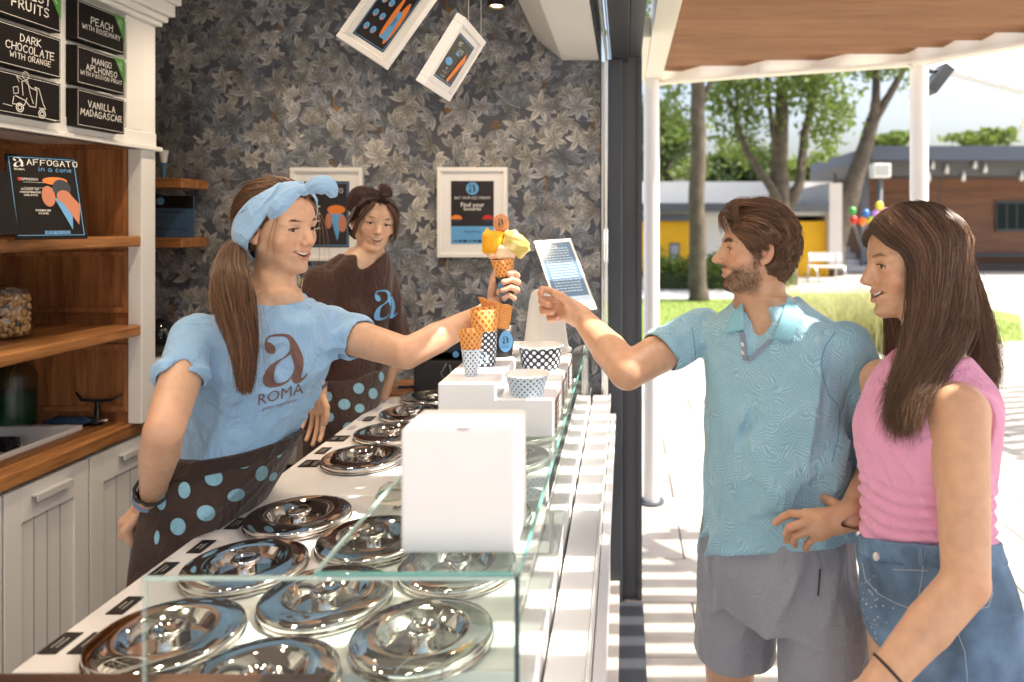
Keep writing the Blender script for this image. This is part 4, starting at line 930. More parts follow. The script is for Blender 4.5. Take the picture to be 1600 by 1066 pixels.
# ---- trees
BARK = mat('bark', hexc(88, 78, 68), .9, var=.4, vscale=5, bump=(30, .9, .02))
LEAFA = two_sided('leaf_bright', hexc(88, 106, 42)); LEAFB = two_sided('leaf_dark', hexc(56, 74, 36))
def foliage(name, blobs, n, size, m, parent, seed):
    rr = np.random.default_rng(seed); B = np.array(blobs, float); wts = B[:, 3]*B[:, 4]*B[:, 5]; wts = wts/wts.sum()
    k = rr.choice(len(B), n, p=wts); u = rr.normal(size=(n, 3)); u /= np.linalg.norm(u, axis=1)[:, None]; rad = rr.random(n)**.45
    # clumps: snap toward random cluster centres for light and dark masses
    nc = max(8, n//60); kc = rr.choice(len(B), nc, p=wts); uc = rr.normal(size=(nc, 3)); uc /= np.linalg.norm(uc, axis=1)[:, None]; cc = B[kc, :3]+uc*B[kc, 3:6]*(rr.random(nc)**.5)[:, None]
    pick = rr.integers(0, nc, n); C = cc[pick]+rr.normal(size=(n, 3))*np.minimum(B[kc[pick], 3:6]*.28, .42)
    a = rr.normal(size=(n, 3)); a /= np.linalg.norm(a, axis=1)[:, None]; b = rr.normal(size=(n, 3)); b -= a*(a*b).sum(1)[:, None]; b /= np.linalg.norm(b, axis=1)[:, None]
    s = size*rr.uniform(.6, 1.3, n)[:, None]
    V = np.stack([C-a*s, C+b*s*.5, C+a*s, C-b*s*.5], 1).reshape(-1, 3)
    me = bpy.data.meshes.new(name); me.vertices.add(4*n); me.vertices.foreach_set('co', V.ravel().astype(np.float32)); me.loops.add(4*n); me.loops.foreach_set('vertex_index', np.arange(4*n)); me.polygons.add(n); me.polygons.foreach_set('loop_start', np.arange(0, 4*n, 4)); me.polygons.foreach_set('loop_total', np.full(n, 4)); me.update()
    return link(name, me, m, parent)
def tree(name, label, d, base, trunks, blobs, n, size, leafm, seed):
    """trunks: list of polylines [(px, py, r)], at depth d; blobs in px: (px,py,dd,rx,ry,rz)"""
    b = P(*base, d); t = thing(name, label, 'tree', (b.x, d, 0)); rr = random.Random(seed)
    for k, pl in enumerate(trunks):
        pts = []; rs = []
        for i, (px, py, r_) in enumerate(pl):
            q = P(px, py, d); q.y += (.0 if k == 0 else rr.uniform(-.4, .4)*(i > 0)); pts.append(q); rs.append(r_*d/F)
        # densify with a little wobble
        P2 = []; R2 = []
        for i in range(len(pts)-1):
            for s in range(4): f_ = s/4; P2.append(pts[i].lerp(pts[i+1], f_)+Vector((rr.uniform(-.02, .02), 0, 0))); R2.append(rs[i]*(1-f_)+rs[i+1]*f_)
        P2.append(pts[-1]); R2.append(rs[-1])
        if k == 0: P2[0].z = -.02
        MB().tube(P2, R2, 10).build('trunk' if k == 0 else 'limb', BARK, t, True)
    bb = [((px-VX)*d/F, d+dd, H-(py-VY)*d/F, rx*d/F, ry_, rz*d/F) for px, py, dd, rx, ry_, rz in blobs]
    foliage('crown', bb, n, size, leafm, t, seed)
    return t
tree('broadleaf_tree', 'straight grey trunked tree just right of the cream corner post', 15.9, (1092, 472), [[(1092, 472, 17), (1090, 440, 14), (1089, 330, 13), (1091, 200, 12), (1090, 120, 11), (1092, 0, 9)], [(1090, 170, 5), (1130, 90, 3), (1160, 20, 2)], [(1090, 120, 5), (1050, 60, 3), (1030, 0, 2)]],
     [(1060, 150, 1, 50, 2, 60), (1030, 60, 0, 60, 2, 60), (1120, 40, 0, 80, 2, 60), (1080, -60, 0, 120, 3, 80)], 3600, .10, LEAFA, 1)
tree('broadleaf_tree', 'multi stemmed tree behind the young man\'s head', 20, (1222, 455), [[(1222, 455, 24), (1219, 340, 20), (1217, 260, 13), (1222, 180, 11), (1221, 128, 9), (1225, 20, 6)], [(1219, 330, 12), (1205, 300, 7), (1165, 235, 5), (1140, 165, 4), (1120, 110, 3)], [(1225, 330, 13), (1247, 290, 8), (1262, 210, 7), (1280, 130, 6), (1300, 40, 3)], [(1214, 250, 6), (1203, 190, 4), (1200, 130, 4), (1195, 60, 3)]],
     [(1150, 160, 0, 60, 2, 50), (1180, 230, 2, 45, 2, 40), (1280, 180, -1, 36, 2, 60), (1260, 110, 0, 60, 3, 60), (1200, 60, 0, 110, 3, 70), (1290, 230, 0, 16, 1, 26), (1110, 250, 3, 40, 2, 26), (1300, 40, 0, 80, 2, 50)], 7500, .105, LEAFA, 2)
tree('broadleaf_tree', 'leaning forked tree in front of the brown building', 23.5, (1296, 428), [[(1296, 428, 21), (1304, 380, 17), (1322, 325, 17), (1335, 280, 14), (1350, 235, 12), (1364, 185, 10)], [(1364, 188, 8), (1362, 160, 7), (1372, 120, 6), (1375, 60, 4)], [(1364, 190, 8), (1385, 150, 6), (1402, 120, 5), (1430, 50, 3)], [(1330, 300, 6), (1313, 290, 3), (1306, 268, 2)]],
     [(1385, 90, 0, 60, 2, 45), (1350, 60, 0, 60, 2, 40), (1420, 60, 0, 50, 2, 40)], 3200, .11, LEAFA, 3)
# fallen light spot: cut branch scar
# far trees
def bush_tree(label, px, py, d, rx, rz, n, m, seed, size=.2, name='broadleaf_tree'):
    b = P(px, py, d); t = thing(name, label, 'tree', (b.x, d, 0)); r_ = rx*d/F; h = rz*d/F
    MB().tube([(b.x, d, -.02), (b.x+.2, d, b.z*.6), (b.x, d, b.z)], [.3, .22, .1], 8).build('trunk', BARK, t, True)
    rr = random.Random(seed)
    foliage('crown', [(b.x+rr.uniform(-.6, .6)*r_, d+rr.uniform(-1, 1), b.z+rr.uniform(-.5, .5)*h, r_*rr.uniform(.35, .7), 1.5, h*rr.uniform(.4, .7)) for _ in range(7)], n, size, m, t, seed); return t
bush_tree('low dark leafed tree left of the straight trunk, beyond the lawn', 1040, 215, 28, 60, 70, 3500, LEAFB, 11, .16)
bush_tree('dark green tree between the straight trunk and the stemmed tree', 1150, 265, 30, 70, 36, 3500, LEAFB, 12, .16)
bush_tree('bright tree behind the low buildings, beside the leaning tree', 1255, 265, 46, 60, 22, 2500, LEAFA, 13, .28)
bush_tree('pale rounded tree top above the dark roof, right of the white post', 1535, 216, 50, 42, 18, 2400, LEAFA, 14, .26)
bush_tree('small tree top above the dark roof, left of the white post', 1392, 222, 52, 26, 12, 1300, LEAFA, 15, .26)
bush_tree('distant green tree beyond the white roofed buildings at the left', 1050, 268, 60, 70, 20, 2600, LEAFA, 16, .34)
bush_tree('distant green tree above the white roof, left of the leaning tree', 1205, 272, 62, 60, 18, 2200, LEAFA, 17, .34)
# hedge
hd = thing('hedge', 'clipped green hedge in front of the yellow wall', 'hedge', (3, 18.6, 0))
foliage('leaves', [(P(px, 435, 18.8).x, 18.8, .42, .5, .4, .42) for px in range(1020, 1225, 18)], 6500, .055, LEAFA, hd, 21)
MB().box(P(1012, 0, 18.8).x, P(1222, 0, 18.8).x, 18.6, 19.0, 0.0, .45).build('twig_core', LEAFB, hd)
# ---- low yellow and white building
YEL = mat('yellow_wall', hexc(236, 180, 26), .7, var=.06); WW = mat('render_white', (.74, .71, .66), .8, var=.04); RB = mat('roof_band', (.10, .11, .13), .6)
by = thing('low_building', 'low flat building with yellow and white wall and dark eaves beyond the lawn', 'building', (4, 24, 0))
db_ = 23.0
def bx(name, px0, px1, py0, py1, d0, d1, m, par): return box(name, P(px0, 0, d0).x, P(px1, 0, d0).x, d0, d1, max(-.02, P(0, py1, d0).z), P(0, py0, d0).z, m, par)
bx('wall', 985, 1083, 346, 440, db_, db_+5, YEL, by); bx('wall', 1083.2, 1218, 336, 440, db_, db_+5, WW, by); bx('wall', 1232, 1295, 346, 440, db_, db_+5, YEL, by); bx('wall', 1218.2, 1231.8, 330, 440, db_-.3, db_+5, WW, by)
bx('fascia', 985, 1295, 318, 331, db_-.6, db_+5.5, RB, by); bx('soffit_band', 985, 1295, 331.2, 337, db_-.1, db_+5.4, mat('band_pale', (.6, .6, .58), .7), by); bx('eaves_band', 985, 1080, 337.3, 345.5, db_-.4, db_+5, RB, by)
bx('roof_slab', 985, 1300, 284, 317.5, db_+3, db_+9, mat('roof_white', (.84, .83, .81), .8), by)
bx('chimney_wall', 1296, 1316, 286, 420, db_-.4, db_+4, mat('pillar_pale', (.62, .58, .55), .8), by)
w_ = bx('window', 1046, 1062, 380, 410, db_-.05, db_-.002, RB, by); bx('pane', 1048, 1060, 383, 408, db_-.06, db_-.052, mat('pane_grey', (.35, .38, .42), .15), w_)
dr = bx('door', 1150, 1180, 352, 432, db_-.05, db_-.002, mat('door_cream', (.66, .62, .54), .6), by); bx('door_panel', 1153, 1177, 358, 428, db_-.06, db_-.052, mat('door_panel_cream', (.62, .58, .50), .6), dr)
# ---- brown clad building with dark roof
bb = thing('pavilion_building', 'long brown clad pavilion with dark slate roof fascia and spotlights at the right', 'building', (12, 25, 0))
d0 = 24.0
cl_ = bx('cladding_wall', 1345, 1760, 276, 432, d0+2.2, d0+7, wood('cladding', hexc(128, 88, 64), hexc(100, 68, 50), 0, .25, .7), bb)
bx('roof_fascia', 1362, 1800, 228, 250, d0-.3, d0+7.5, mat('slate_blue', hexc(74, 82, 96), .6), bb)
bx('soffit', 1352, 1800, 250.4, 274, d0+.1, d0+7.3, mat('soffit_grey', (.09, .088, .085), .7), bb)
bx('plinth', 1345, 1800, 412, 432, d0+1.6, d0+2.19, mat('plinth_dark', (.06, .045, .04), .7), bb)
bx('plinth_band', 1345, 1800, 396, 402, d0+2.0, d0+2.19, mat('band_slate', (.05, .06, .07), .6), bb)
wn = bx('window', 1556, 1640, 314, 362, d0+2.12, d0+2.19, mat('frame_slate', (.04, .05, .06), .5), bb)
for a, b_ in ((1559, 1572), (1575, 1588), (1591, 1612), (1615, 1636)): bx('pane', a, b_, 318, 358, d0+2.1, d0+2.118, mat('pane_dark', (.02, .03, .03), .05), wn)
for a in (1346, 1352, 1372): bx('column', a, a+6, 250, 425, d0+.8, d0+1.0, RB, bb)
bx('joint', 1469, 1470.5, 276, 396, d0+2.18, d0+2.199, RB, bb)
for (px, py) in ((1458, 256), (1480, 263), (1506, 275), (1540, 262), (1597, 274), (1452, 276), (1524, 255)):
    q = P(px, py, d0); MB().tube([(q.x, d0+.0, q.z+.16), (q.x, d0, q.z), (q.x-.05, d0-.05, q.z-.16)], [.02, .055, .07], 10).build('spotlight', mat('spot_pale', (.7, .68, .62), .5), bb, True)
# white loudspeaker box on dark pole
ls = thing('loudspeaker', 'white box loudspeaker on a dark pole beside the leaning tree', 'speaker', (0, 0, 0))
q = P(1375, 267, 21); MB().box(q.x-.25, q.x+.25, 20.8, 21.2, q.z-.2, q.z+.2).build('cabinet', WHITEM, ls, bevel=.02); MB().box(q.x-.19, q.x+.19, 20.78, 20.795, q.z-.15, q.z+.15).build('grille', mat('grille_grey', (.45, .45, .45), .6), ls)
MB().tube([(q.x+.02, 21.05, -.02), (q.x+.02, 21.05, q.z-.2)], .07, 10).build('pole', RB, ls, True)
# balloons
for (px, py, c_, lb) in ((1374, 322, (236, 220, 60), 'yellow'), (1353, 334, (50, 110, 190), 'blue'), (1368, 335, (200, 140, 210), 'violet'), (1383, 332, (230, 150, 190), 'pink'), (1334, 344, (200, 44, 40), 'red'), (1348, 346, (240, 120, 30), 'orange'), (1361, 345, (200, 210, 60), 'lime'), (1332, 330, (70, 150, 70), 'green')):
    q = P(px, py, 19.5); t = thing('balloon', lb+' balloon in the bunch in front of the pavilion', 'balloon', q, 'bunch of party balloons by the leaning tree')
    MB().sphere(q, (.105, .105, .12), 14, 10).build('skin', mat('balloon_'+lb, hexc(*c_), .3), t, True); MB().tube([q+Vector((0, 0, -.135)), q+Vector((0, 0, -.16)), q+Vector(((1358-px)*.008, 0, -.75))], [.02, .004, .003], 5).build('string', INK, t)
# grey steps / loungers beside the leaning tree
t = thing('grey_steps', 'low grey steps at the foot of the pavilion beside the leaning tree', 'steps', (0, 0, 0))
for k in range(4): bx('step', 1300-k*2, 1345-k*9+10, 416-k*10, 425, 24.6+k*.35, 24.94+k*.35, mat('step_grey', (.40, .41, .43), .8), t)
# garden chair legs / bench
t = thing('garden_bench', 'pale metal garden bench on the grass behind the young man', 'bench', (0, 0, 0))
q = P(1262, 405, 21)
for s in (0, .8): MB().tube([(q.x+s, 21, 0), (q.x+s+.06, 21, .85)], .025, 8).build('leg', ALU, t, True); MB().tube([(q.x+s+.25, 20.6, 0), (q.x+s+.12, 20.6, .45)], .025, 8).build('leg', ALU, t, True)
box('seat', q.x, q.x+1.0, 20.6, 21, .44, .48, WHITEM, t); box('backrest', q.x+.05, q.x+1.0, 21.01, 21.04, .6, .85, WHITEM, t)

# ================================================================ pergola over the serving side
pg = thing('pergola', 'cream framed pergola with brown slatted roof on round white posts', 'pergola', (.2, 4.5, 0))
PZ = 2.60
edge = [(.13, 4.56), (.80, 4.28), (1.58, 4.00), (1.98, 3.55), (2.5, 2.9), (3.4, 2.2), (4.6, 1.6)]
def edge_y(x):
    for (a, b), (c, d) in zip(edge, edge[1:]):
        if a <= x <= c: return b+(d-b)*(x-a)/(c-a)
    return edge[-1][1]
def edge_x(y):
    for (a, b), (c, d) in zip(edge, edge[1:]):
        if d <= y <= b: return a+(c-a)*(b-y)/(b-d)
    return edge[-1][0]
m = MB()
for a, b in zip(edge, edge[1:]): m.bar((*a, PZ+.055), (*b, PZ+.055), .05, .11)
m.build('edge_beam', CREAM, pg, bevel=.004)
m = MB()
for a, b in zip(edge, edge[1:]): m.bar((a[0], a[1]-.02, PZ-.009), (b[0], b[1]-.02, PZ-.009), .09, .015)
m.build('edge_trim', CREAM, pg)
box('side_beam', .130, .232, -1.4, 4.535, PZ, PZ+.16, CREAM, pg, .004)
box('side_beam', .085, .128, 3.44, 4.50, PZ-.0, PZ+.10, CREAM, pg, .004)
SLAT = wood('slat_wood', hexc(152, 112, 80), hexc(126, 90, 62), 0, .6, .6)
pitch = .150; y = 4.40; k = 0
while y > -1.2:
    x1 = min(4.6, edge_x(y))-.03
    hz = .085
    def bt(xa, xb):
        # tilted blade: far edge lower, so that the brown underside faces the square
        if xb-xa > .05:
            t_ = R(27); L_ = .090; dy, dz_ = math.cos(t_)*L_/2, math.sin(t_)*L_/2; n_ = Vector((0, math.sin(t_), math.cos(t_)))*.006
            p_ = [Vector((x_, y-dy, PZ+.075+dz_)) for x_ in (xa, xb)]+[Vector((x_, y+dy, PZ+.075-dz_)) for x_ in (xb, xa)]
            mesh('batten', [q_-n_ for q_ in p_]+[q_+n_ for q_ in p_], [(0, 1, 2, 3), (7, 6, 5, 4), (0, 4, 5, 1), (1, 5, 6, 2), (2, 6, 7, 3), (3, 7, 4, 0)], SLAT, pg)
    if 1.5 < y < 1.66: bt(.234, 1.0); bt(1.38, x1)  # batten split out of view so sun falls on shoulders and hair
    else: bt(.234, x1)
    k += 1; y -= pitch
# unseen panels added to shade the customers, gaps shaped to let sun patches through
for (xa_, xb_, ya_, yb_) in ((.95, 3.3, .2, 1.20), (.95, 1.20, 1.201, 1.33), (1.34, 3.3, 1.201, 1.33), (.95, 3.3, 1.331, 1.52), (.95, 1.04, 1.521, 1.67), (1.36, 3.3, 1.521, 1.67), (1.02, 3.3, 1.671, 2.62)): box('shade_panel', xa_, xb_, ya_, yb_, PZ+.125, PZ+.137, SLAT, pg)
box('end_plate', edge_x(3.4)-.0, edge_x(3.4)+.01, 3.3, 3.42, PZ+.02, PZ+.1, WHITEM, pg)
for (px, d, r_, z_) in ((1018, 4.45, .048, PZ), (1436, 4.02, .049, PZ-.018)):
    q = P(px, 0, d); MB().lathe([(r_, 0), (r_, z_), (0, z_)], (q.x, d, 0), 28).build('post', WHITEM, pg, True, auto=True); MB().lathe([(r_+.03, 0.001), (r_+.03, .012), (r_, .014)], (q.x, d, 0), 28).build('base_plate', GREYF, pg)
for (x_, y_) in ((3.3, 2.15), (.18, -1.2), (4.4, 1.55), (3.3, -1.2)): MB().lathe([(.048, 0), (.048, PZ-.02), (0, PZ-.02)], (x_, y_, 0), 24).build('post', WHITEM, pg, True)
box('cross_beam', .234, 4.5, -1.4, -1.30, PZ, PZ+.15, CREAM, pg)
for x_ in (1.2, 2.3, 3.3): box('joist', x_, x_+.05, -1.28, edge_y(x_)-.06, PZ+.139, PZ+.22, CREAM, pg)
# second slatted canopy, standing to the right outside the photo; its shadow stripes reach into view
p2 = thing('slatted_canopy', 'slatted garden canopy to the right of the square, throwing the striped shadow there', 'pergola', (6, 5, 0))
dr_ = Vector((math.cos(R(16)), math.sin(R(16)), 0)); nr_ = Vector((-dr_.y, dr_.x, 0)); c2_ = Vector((6.0, 5.6, 2.62))
for k in range(-12, 13):
    q_ = c2_+nr_*k*.17; MB().bar(q_-dr_*(1.75-.10*k*(k > 0)), q_+dr_*2.6, .075, .05).build('batten', CREAM, p2)
for s__ in (-1.5, 2.4): MB().bar(c2_+dr_*s__-nr_*2.2+Vector((0, 0, .08)), c2_+dr_*s__+nr_*2.1+Vector((0, 0, .08)), .06, .10).build('beam', CREAM, p2)
for s__, t__ in ((-1.45, -2.1), (2.4, -2.1), (2.4, 2.1)): q_ = c2_+dr_*s__+nr_*t__; MB().lathe([(.045, 0), (.045, 2.62), (0, 2.62)], (q_.x, q_.y, 0), 20).build('post', WHITEM, p2, True, auto=True)
# dark floodlight under the edge, by the second post
fl = thing('floodlight', 'dark grey flat floodlight fixed beside the second white post', 'floodlight', (0, 0, 0))
q = P(1466, 124, 4.05); rot = Matrix.Rotation(R(38), 3, 'Y')
MB().box(q.x-.035, q.x+.03, 4.0, 4.12, q.z-.085, q.z+.085, rot).build('lamp_body', GREYF, fl, bevel=.006); MB().tube([(q.x-.0, 4.06, q.z+.05), (q.x-.06, 4.03, q.z+.04)], .012, 8).build('bracket', GREYF2, fl, True)
# far round white canopy at the right
cn = thing('white_canopy', 'white ribbed sun canopy at the upper right behind the pergola', 'canopy', (4, 8, 0))
m = MB(); A_ = P(1462, 106, 7.0); B_ = P(1640, 152, 6.0); C2 = P(1700, 60, 8.6); D2 = P(1500, 92, 9.0)
n = 14
pts = []
for i in range(n+1):
    for j in range(5):
        a = i/n; b = j/4; q = (A_*(1-a)+B_*a)*(1-b)+(D2*(1-a)+C2*a)*b; q = Vector(q); q.z += .10*(i % 2)*.5+.25*math.sin(math.pi*b); pts.append(q)
m.add(pts, [(i*5+j, (i+1)*5+j, (i+1)*5+j+1, i*5+j+1) for i in range(n) for j in range(4)])
o = m.build('canopy_cloth', mat('canopy_white', (.8, .79, .76), .7), cn); s_ = o.modifiers.new('s', 'SOLIDIFY'); s_.thickness = .02
MB().bar(A_-Vector((0, 0, .02)), B_-Vector((0, 0, .02)), .04, .05).build('edge_bar', CREAM, cn)
for q in (B_, C2): MB().tube([(q.x, q.y, 0), (q.x, q.y, q.z)], .04, 12).build('pole', WHITEM, cn, True)
# ================================================================ implicit modelling
f32 = np.float32
def V3(*a): return np.array(a, float)
class Cap:
    def __init__(s, a, b, ra, rb=None, fl=None): s.a = np.array(a, float); s.b = np.array(b, float); s.ra = ra; s.rb = ra if rb is None else rb
    def bb(s): return np.minimum(s.a-s.ra, s.b-s.rb), np.maximum(s.a+s.ra, s.b+s.rb)
    def ev(s, x, y, z):
        ab = s.b-s.a; L = max(ab@ab, 1e-9); px, py, pz = x-s.a[0], y-s.a[1], z-s.a[2]
        t = np.clip((px*ab[0]+py*ab[1]+pz*ab[2])/L, 0, 1)
        return np.sqrt((px-t*ab[0])**2+(py-t*ab[1])**2+(pz-t*ab[2])**2)-(s.ra+(s.rb-s.ra)*t)
class Ell:
    def __init__(s, c, r, M=None): s.c = np.array(c, float); s.r = np.array(r, float)*np.ones(3); s.M = np.eye(3) if M is None else np.array(M)
    def bb(s): e = np.abs(s.M)@s.r; return s.c-e, s.c+e
    def ev(s, x, y, z):
        p = [x-s.c[0], y-s.c[1], z-s.c[2]]; q = [p[0]*s.M[0, i]+p[1]*s.M[1, i]+p[2]*s.M[2, i] for i in range(3)]
        k0 = np.sqrt(sum((q[i]/s.r[i])**2 for i in range(3))); k1 = np.sqrt(sum((q[i]/s.r[i]**2)**2 for i in range(3)))
        return k0*(k0-1)/np.maximum(k1, 1e-4)
class Stack:
    """elliptical sections along z: rows (z, x, y, a, b, yaw)"""
    def __init__(s, rows, inf=0., p=2.3, z0=None, z1=None):
        r = np.array(sorted(rows), float); s.z = r[:, 0]; s.r = r; s.inf = inf; s.p = p; s.z0 = s.z[0] if z0 is None else z0; s.z1 = s.z[-1] if z1 is None else z1
        # smooth the table
        zz = np.linspace(s.z[0], s.z[-1], 120); T = np.stack([np.interp(zz, s.z, r[:, k]) for k in range(1, 6)], 1); k = np.hanning(15); k /= k.sum()
        Tp = np.pad(T, ((7, 7), (0, 0)), 'edge'); s.T = np.stack([np.convolve(Tp[:, i], k, 'valid') for i in range(5)], 1); s.zz = zz
    def at(s, z): return [np.interp(z, s.zz, s.T[:, k]) for k in range(5)]
    def bb(s):
        m = s.r[:, 3:5].max()+s.inf+.03; return V3(s.r[:, 1].min()-m, s.r[:, 2].min()-m, s.z0-.01), V3(s.r[:, 1].max()+m, s.r[:, 2].max()+m, s.z1+.01)
    def ev(s, x, y, z):
        zl = z[0, 0, :]; cx, cy, a, b, yw = s.at(np.clip(zl, s.z[0], s.z[-1])); a = a+s.inf; b = b+s.inf; c, sn = np.cos(np.radians(yw)), np.sin(np.radians(yw))
        u = (x-cx)*c+(y-cy)*sn; v = -(x-cx)*sn+(y-cy)*c
        k = (np.abs(u/a)**s.p+np.abs(v/b)**s.p)**(1/s.p); d = (k-1)*np.minimum(a, b)
        return np.maximum(d, np.maximum(z-s.z1, s.z0-z))
class Half:
    """half space  n.p < c"""
    def __init__(s, n, p): s.n = np.array(n, float); s.n /= np.linalg.norm(s.n); s.c = s.n@np.array(p, float)
    def bb(s): return V3(-99, -99, -99), V3(99, 99, 99)
    def ev(s, x, y, z): return x*s.n[0]+y*s.n[1]+z*s.n[2]-s.c
def smin(a, b, k):
    if k <= 0: return np.minimum(a, b)
    h = np.clip(.5+.5*(b-a)/k, 0, 1); return b+(a-b)*h-k*h*(1-h)
class Field:
    def __init__(s, lo, hi, vox):
        s.lo = np.array(lo, float); s.v = vox; n = np.ceil((np.array(hi)-s.lo)/vox).astype(int)+1
        s.ax = [(s.lo[i]+np.arange(n[i])*vox).astype(f32) for i in range(3)]; s.D = np.full(n, .2, f32)
    def sl(s, bb, m):
        lo, hi = bb; i0 = np.clip(np.floor((lo-m-s.lo)/s.v).astype(int), 0, s.D.shape); i1 = np.clip(np.ceil((hi+m-s.lo)/s.v).astype(int)+1, 0, s.D.shape)
        if (i1 <= i0).any(): return None
        return tuple(slice(a, b) for a, b in zip(i0, i1))
    def gr(s, sl): return s.ax[0][sl[0]][:, None, None], s.ax[1][sl[1]][None, :, None], s.ax[2][sl[2]][None, None, :]
    def add(s, pr, k=.01):
        for p in (pr if isinstance(pr, list) else [pr]):
            sl = s.sl(p.bb(), k+4*s.v)
            if sl: g = s.gr(sl); s.D[sl] = smin(s.D[sl], np.broadcast_to(p.ev(*g), s.D[sl].shape), k)
        return s
    def addg(s, prs, kin=.004, k=.02):
        """join a group of overlapping shapes tightly, then blend the group in (no swelling at the joints)"""
        b = [p.bb() for p in prs]; sl = s.sl((np.min([x[0] for x in b], 0), np.max([x[1] for x in b], 0)), k+4*s.v)
        if sl is None: return s
        g = s.gr(sl); G = np.full(s.D[sl].shape, .2, f32)
        for p in prs: G = smin(G, np.broadcast_to(p.ev(*g), G.shape), kin)
        s.D[sl] = smin(s.D[sl], G, k); return s
    def sub(s, pr, k=.004):
        for p in (pr if isinstance(pr, list) else [pr]):
            sl = s.sl(p.bb(), k+4*s.v)
            if sl: g = s.gr(sl); s.D[sl] = -smin(-s.D[sl], np.broadcast_to(p.ev(*g), s.D[sl].shape), k)
        return s
    def inter(s, p):
        g = s.gr((slice(None),)*3); s.D = np.maximum(s.D, p.ev(*g)); return s
    def disp(s, fn):
        m = np.abs(s.D) < .05; i = np.nonzero(m); s.D[m] += fn(s.ax[0][i[0]], s.ax[1][i[1]], s.ax[2][i[2]]).astype(f32); return s
    def nets(s):
        D = s.D; S = D < 0; n = np.array(D.shape); c = np.zeros(n-1, np.int8)
        offs = [(i, j, k) for i in (0, 1) for j in (0, 1) for k in (0, 1)]
        for o in offs: c += S[o[0]:n[0]-1+o[0], o[1]:n[1]-1+o[1], o[2]:n[2]-1+o[2]]
        act = (c > 0) & (c < 8); I = np.stack(np.nonzero(act), 1); idx = np.full(act.shape, -1, np.int32); idx[act] = np.arange(len(I))
        val = {o: D[I[:, 0]+o[0], I[:, 1]+o[1], I[:, 2]+o[2]] for o in offs}; A = np.zeros((len(I), 3)); N = np.zeros(len(I))
        for o in offs:
            for ax in range(3):
                if o[ax] == 0:
                    q = list(o); q[ax] = 1; a, b = val[o], val[tuple(q)]; m = (a < 0) != (b < 0); t = np.where(m, a/np.where(m, a-b, 1), 0)
                    p = np.array(o, float)[None].repeat(len(I), 0); p[:, ax] = t; A[m] += p[m]; N[m] += 1
        V = s.lo+(I+A/np.maximum(N, 1)[:, None])*s.v; Q = []
        for ax in range(3):
            a1, a2 = (ax+1) % 3, (ax+2) % 3; s0 = [slice(0, n[i]) for i in range(3)]; s0[ax] = slice(0, n[ax]-1); s1 = list(s0); s1[ax] = slice(1, n[ax])
            A0 = S[tuple(s0)]; B0 = S[tuple(s1)]; e = np.stack(np.nonzero(A0 != B0), 1)
            ok = (e[:, a1] > 0) & (e[:, a2] > 0) & (e[:, a1] < n[a1]-1) & (e[:, a2] < n[a2]-1); e = e[ok]
            def ci(d1, d2): q = e.copy(); q[:, a1] -= d1; q[:, a2] -= d2; return idx[q[:, 0], q[:, 1], q[:, 2]]
            q = np.stack([ci(1, 1), ci(0, 1), ci(0, 0), ci(1, 0)], 1); fl = ~A0[e[:, 0], e[:, 1], e[:, 2]]; q[fl] = q[fl][:, ::-1]; Q.append(q)
        return V, np.concatenate(Q)
def smooth_mesh(V, Q, it=2, lam=.5):
    E = np.concatenate([Q[:, [0, 1]], Q[:, [1, 2]], Q[:, [2, 3]], Q[:, [3, 0]]]); n = len(V); deg = np.bincount(E.ravel(), minlength=n)
    for _ in range(it):
        A = np.stack([np.bincount(E[:, 0], V[E[:, 1], k], n)+np.bincount(E[:, 1], V[E[:, 0], k], n) for k in range(3)], 1)/np.maximum(deg, 1)[:, None]; V = V+(A-V)*lam
    return V
def np_mesh(name, V, Q, m, parent=None, col=None, uv=None, smooth=True):
    me = bpy.data.meshes.new(name); k = Q.shape[1]; me.vertices.add(len(V)); me.vertices.foreach_set('co', np.asarray(V, f32).ravel()); me.loops.add(Q.size); me.loops.foreach_set('vertex_index', Q.ravel().astype(np.int32))
    me.polygons.add(len(Q)); me.polygons.foreach_set('loop_start', np.arange(0, Q.size, k)); me.polygons.foreach_set('loop_total', np.full(len(Q), k)); me.update()
    if col is not None:
        ca = me.color_attributes.new('col', 'FLOAT_COLOR', 'POINT'); ca.data.foreach_set('color', np.concatenate([col, np.ones((len(V), 1))], 1).astype(f32).ravel())
    if uv is not None:
        l = me.uv_layers.new(name='UVMap'); l.data.foreach_set('uv', uv[Q.ravel()].astype(f32).ravel())
    return link(name, me, m, parent, smooth)
def vnoise(x, y, z, s, seed=0):
    r = np.random.default_rng(seed); o = 0
    for _ in range(4):
        a = r.normal(size=3); a /= np.linalg.norm(a); b = r.normal(size=3); b /= np.linalg.norm(b)
        o = o+np.sin(s*(x*a[0]+y*a[1]+z*a[2])+r.uniform(0, 6)+1.6*np.sin(s*.55*(x*b[0]+y*b[1]+z*b[2])+r.uniform(0, 6)))
    return o/4
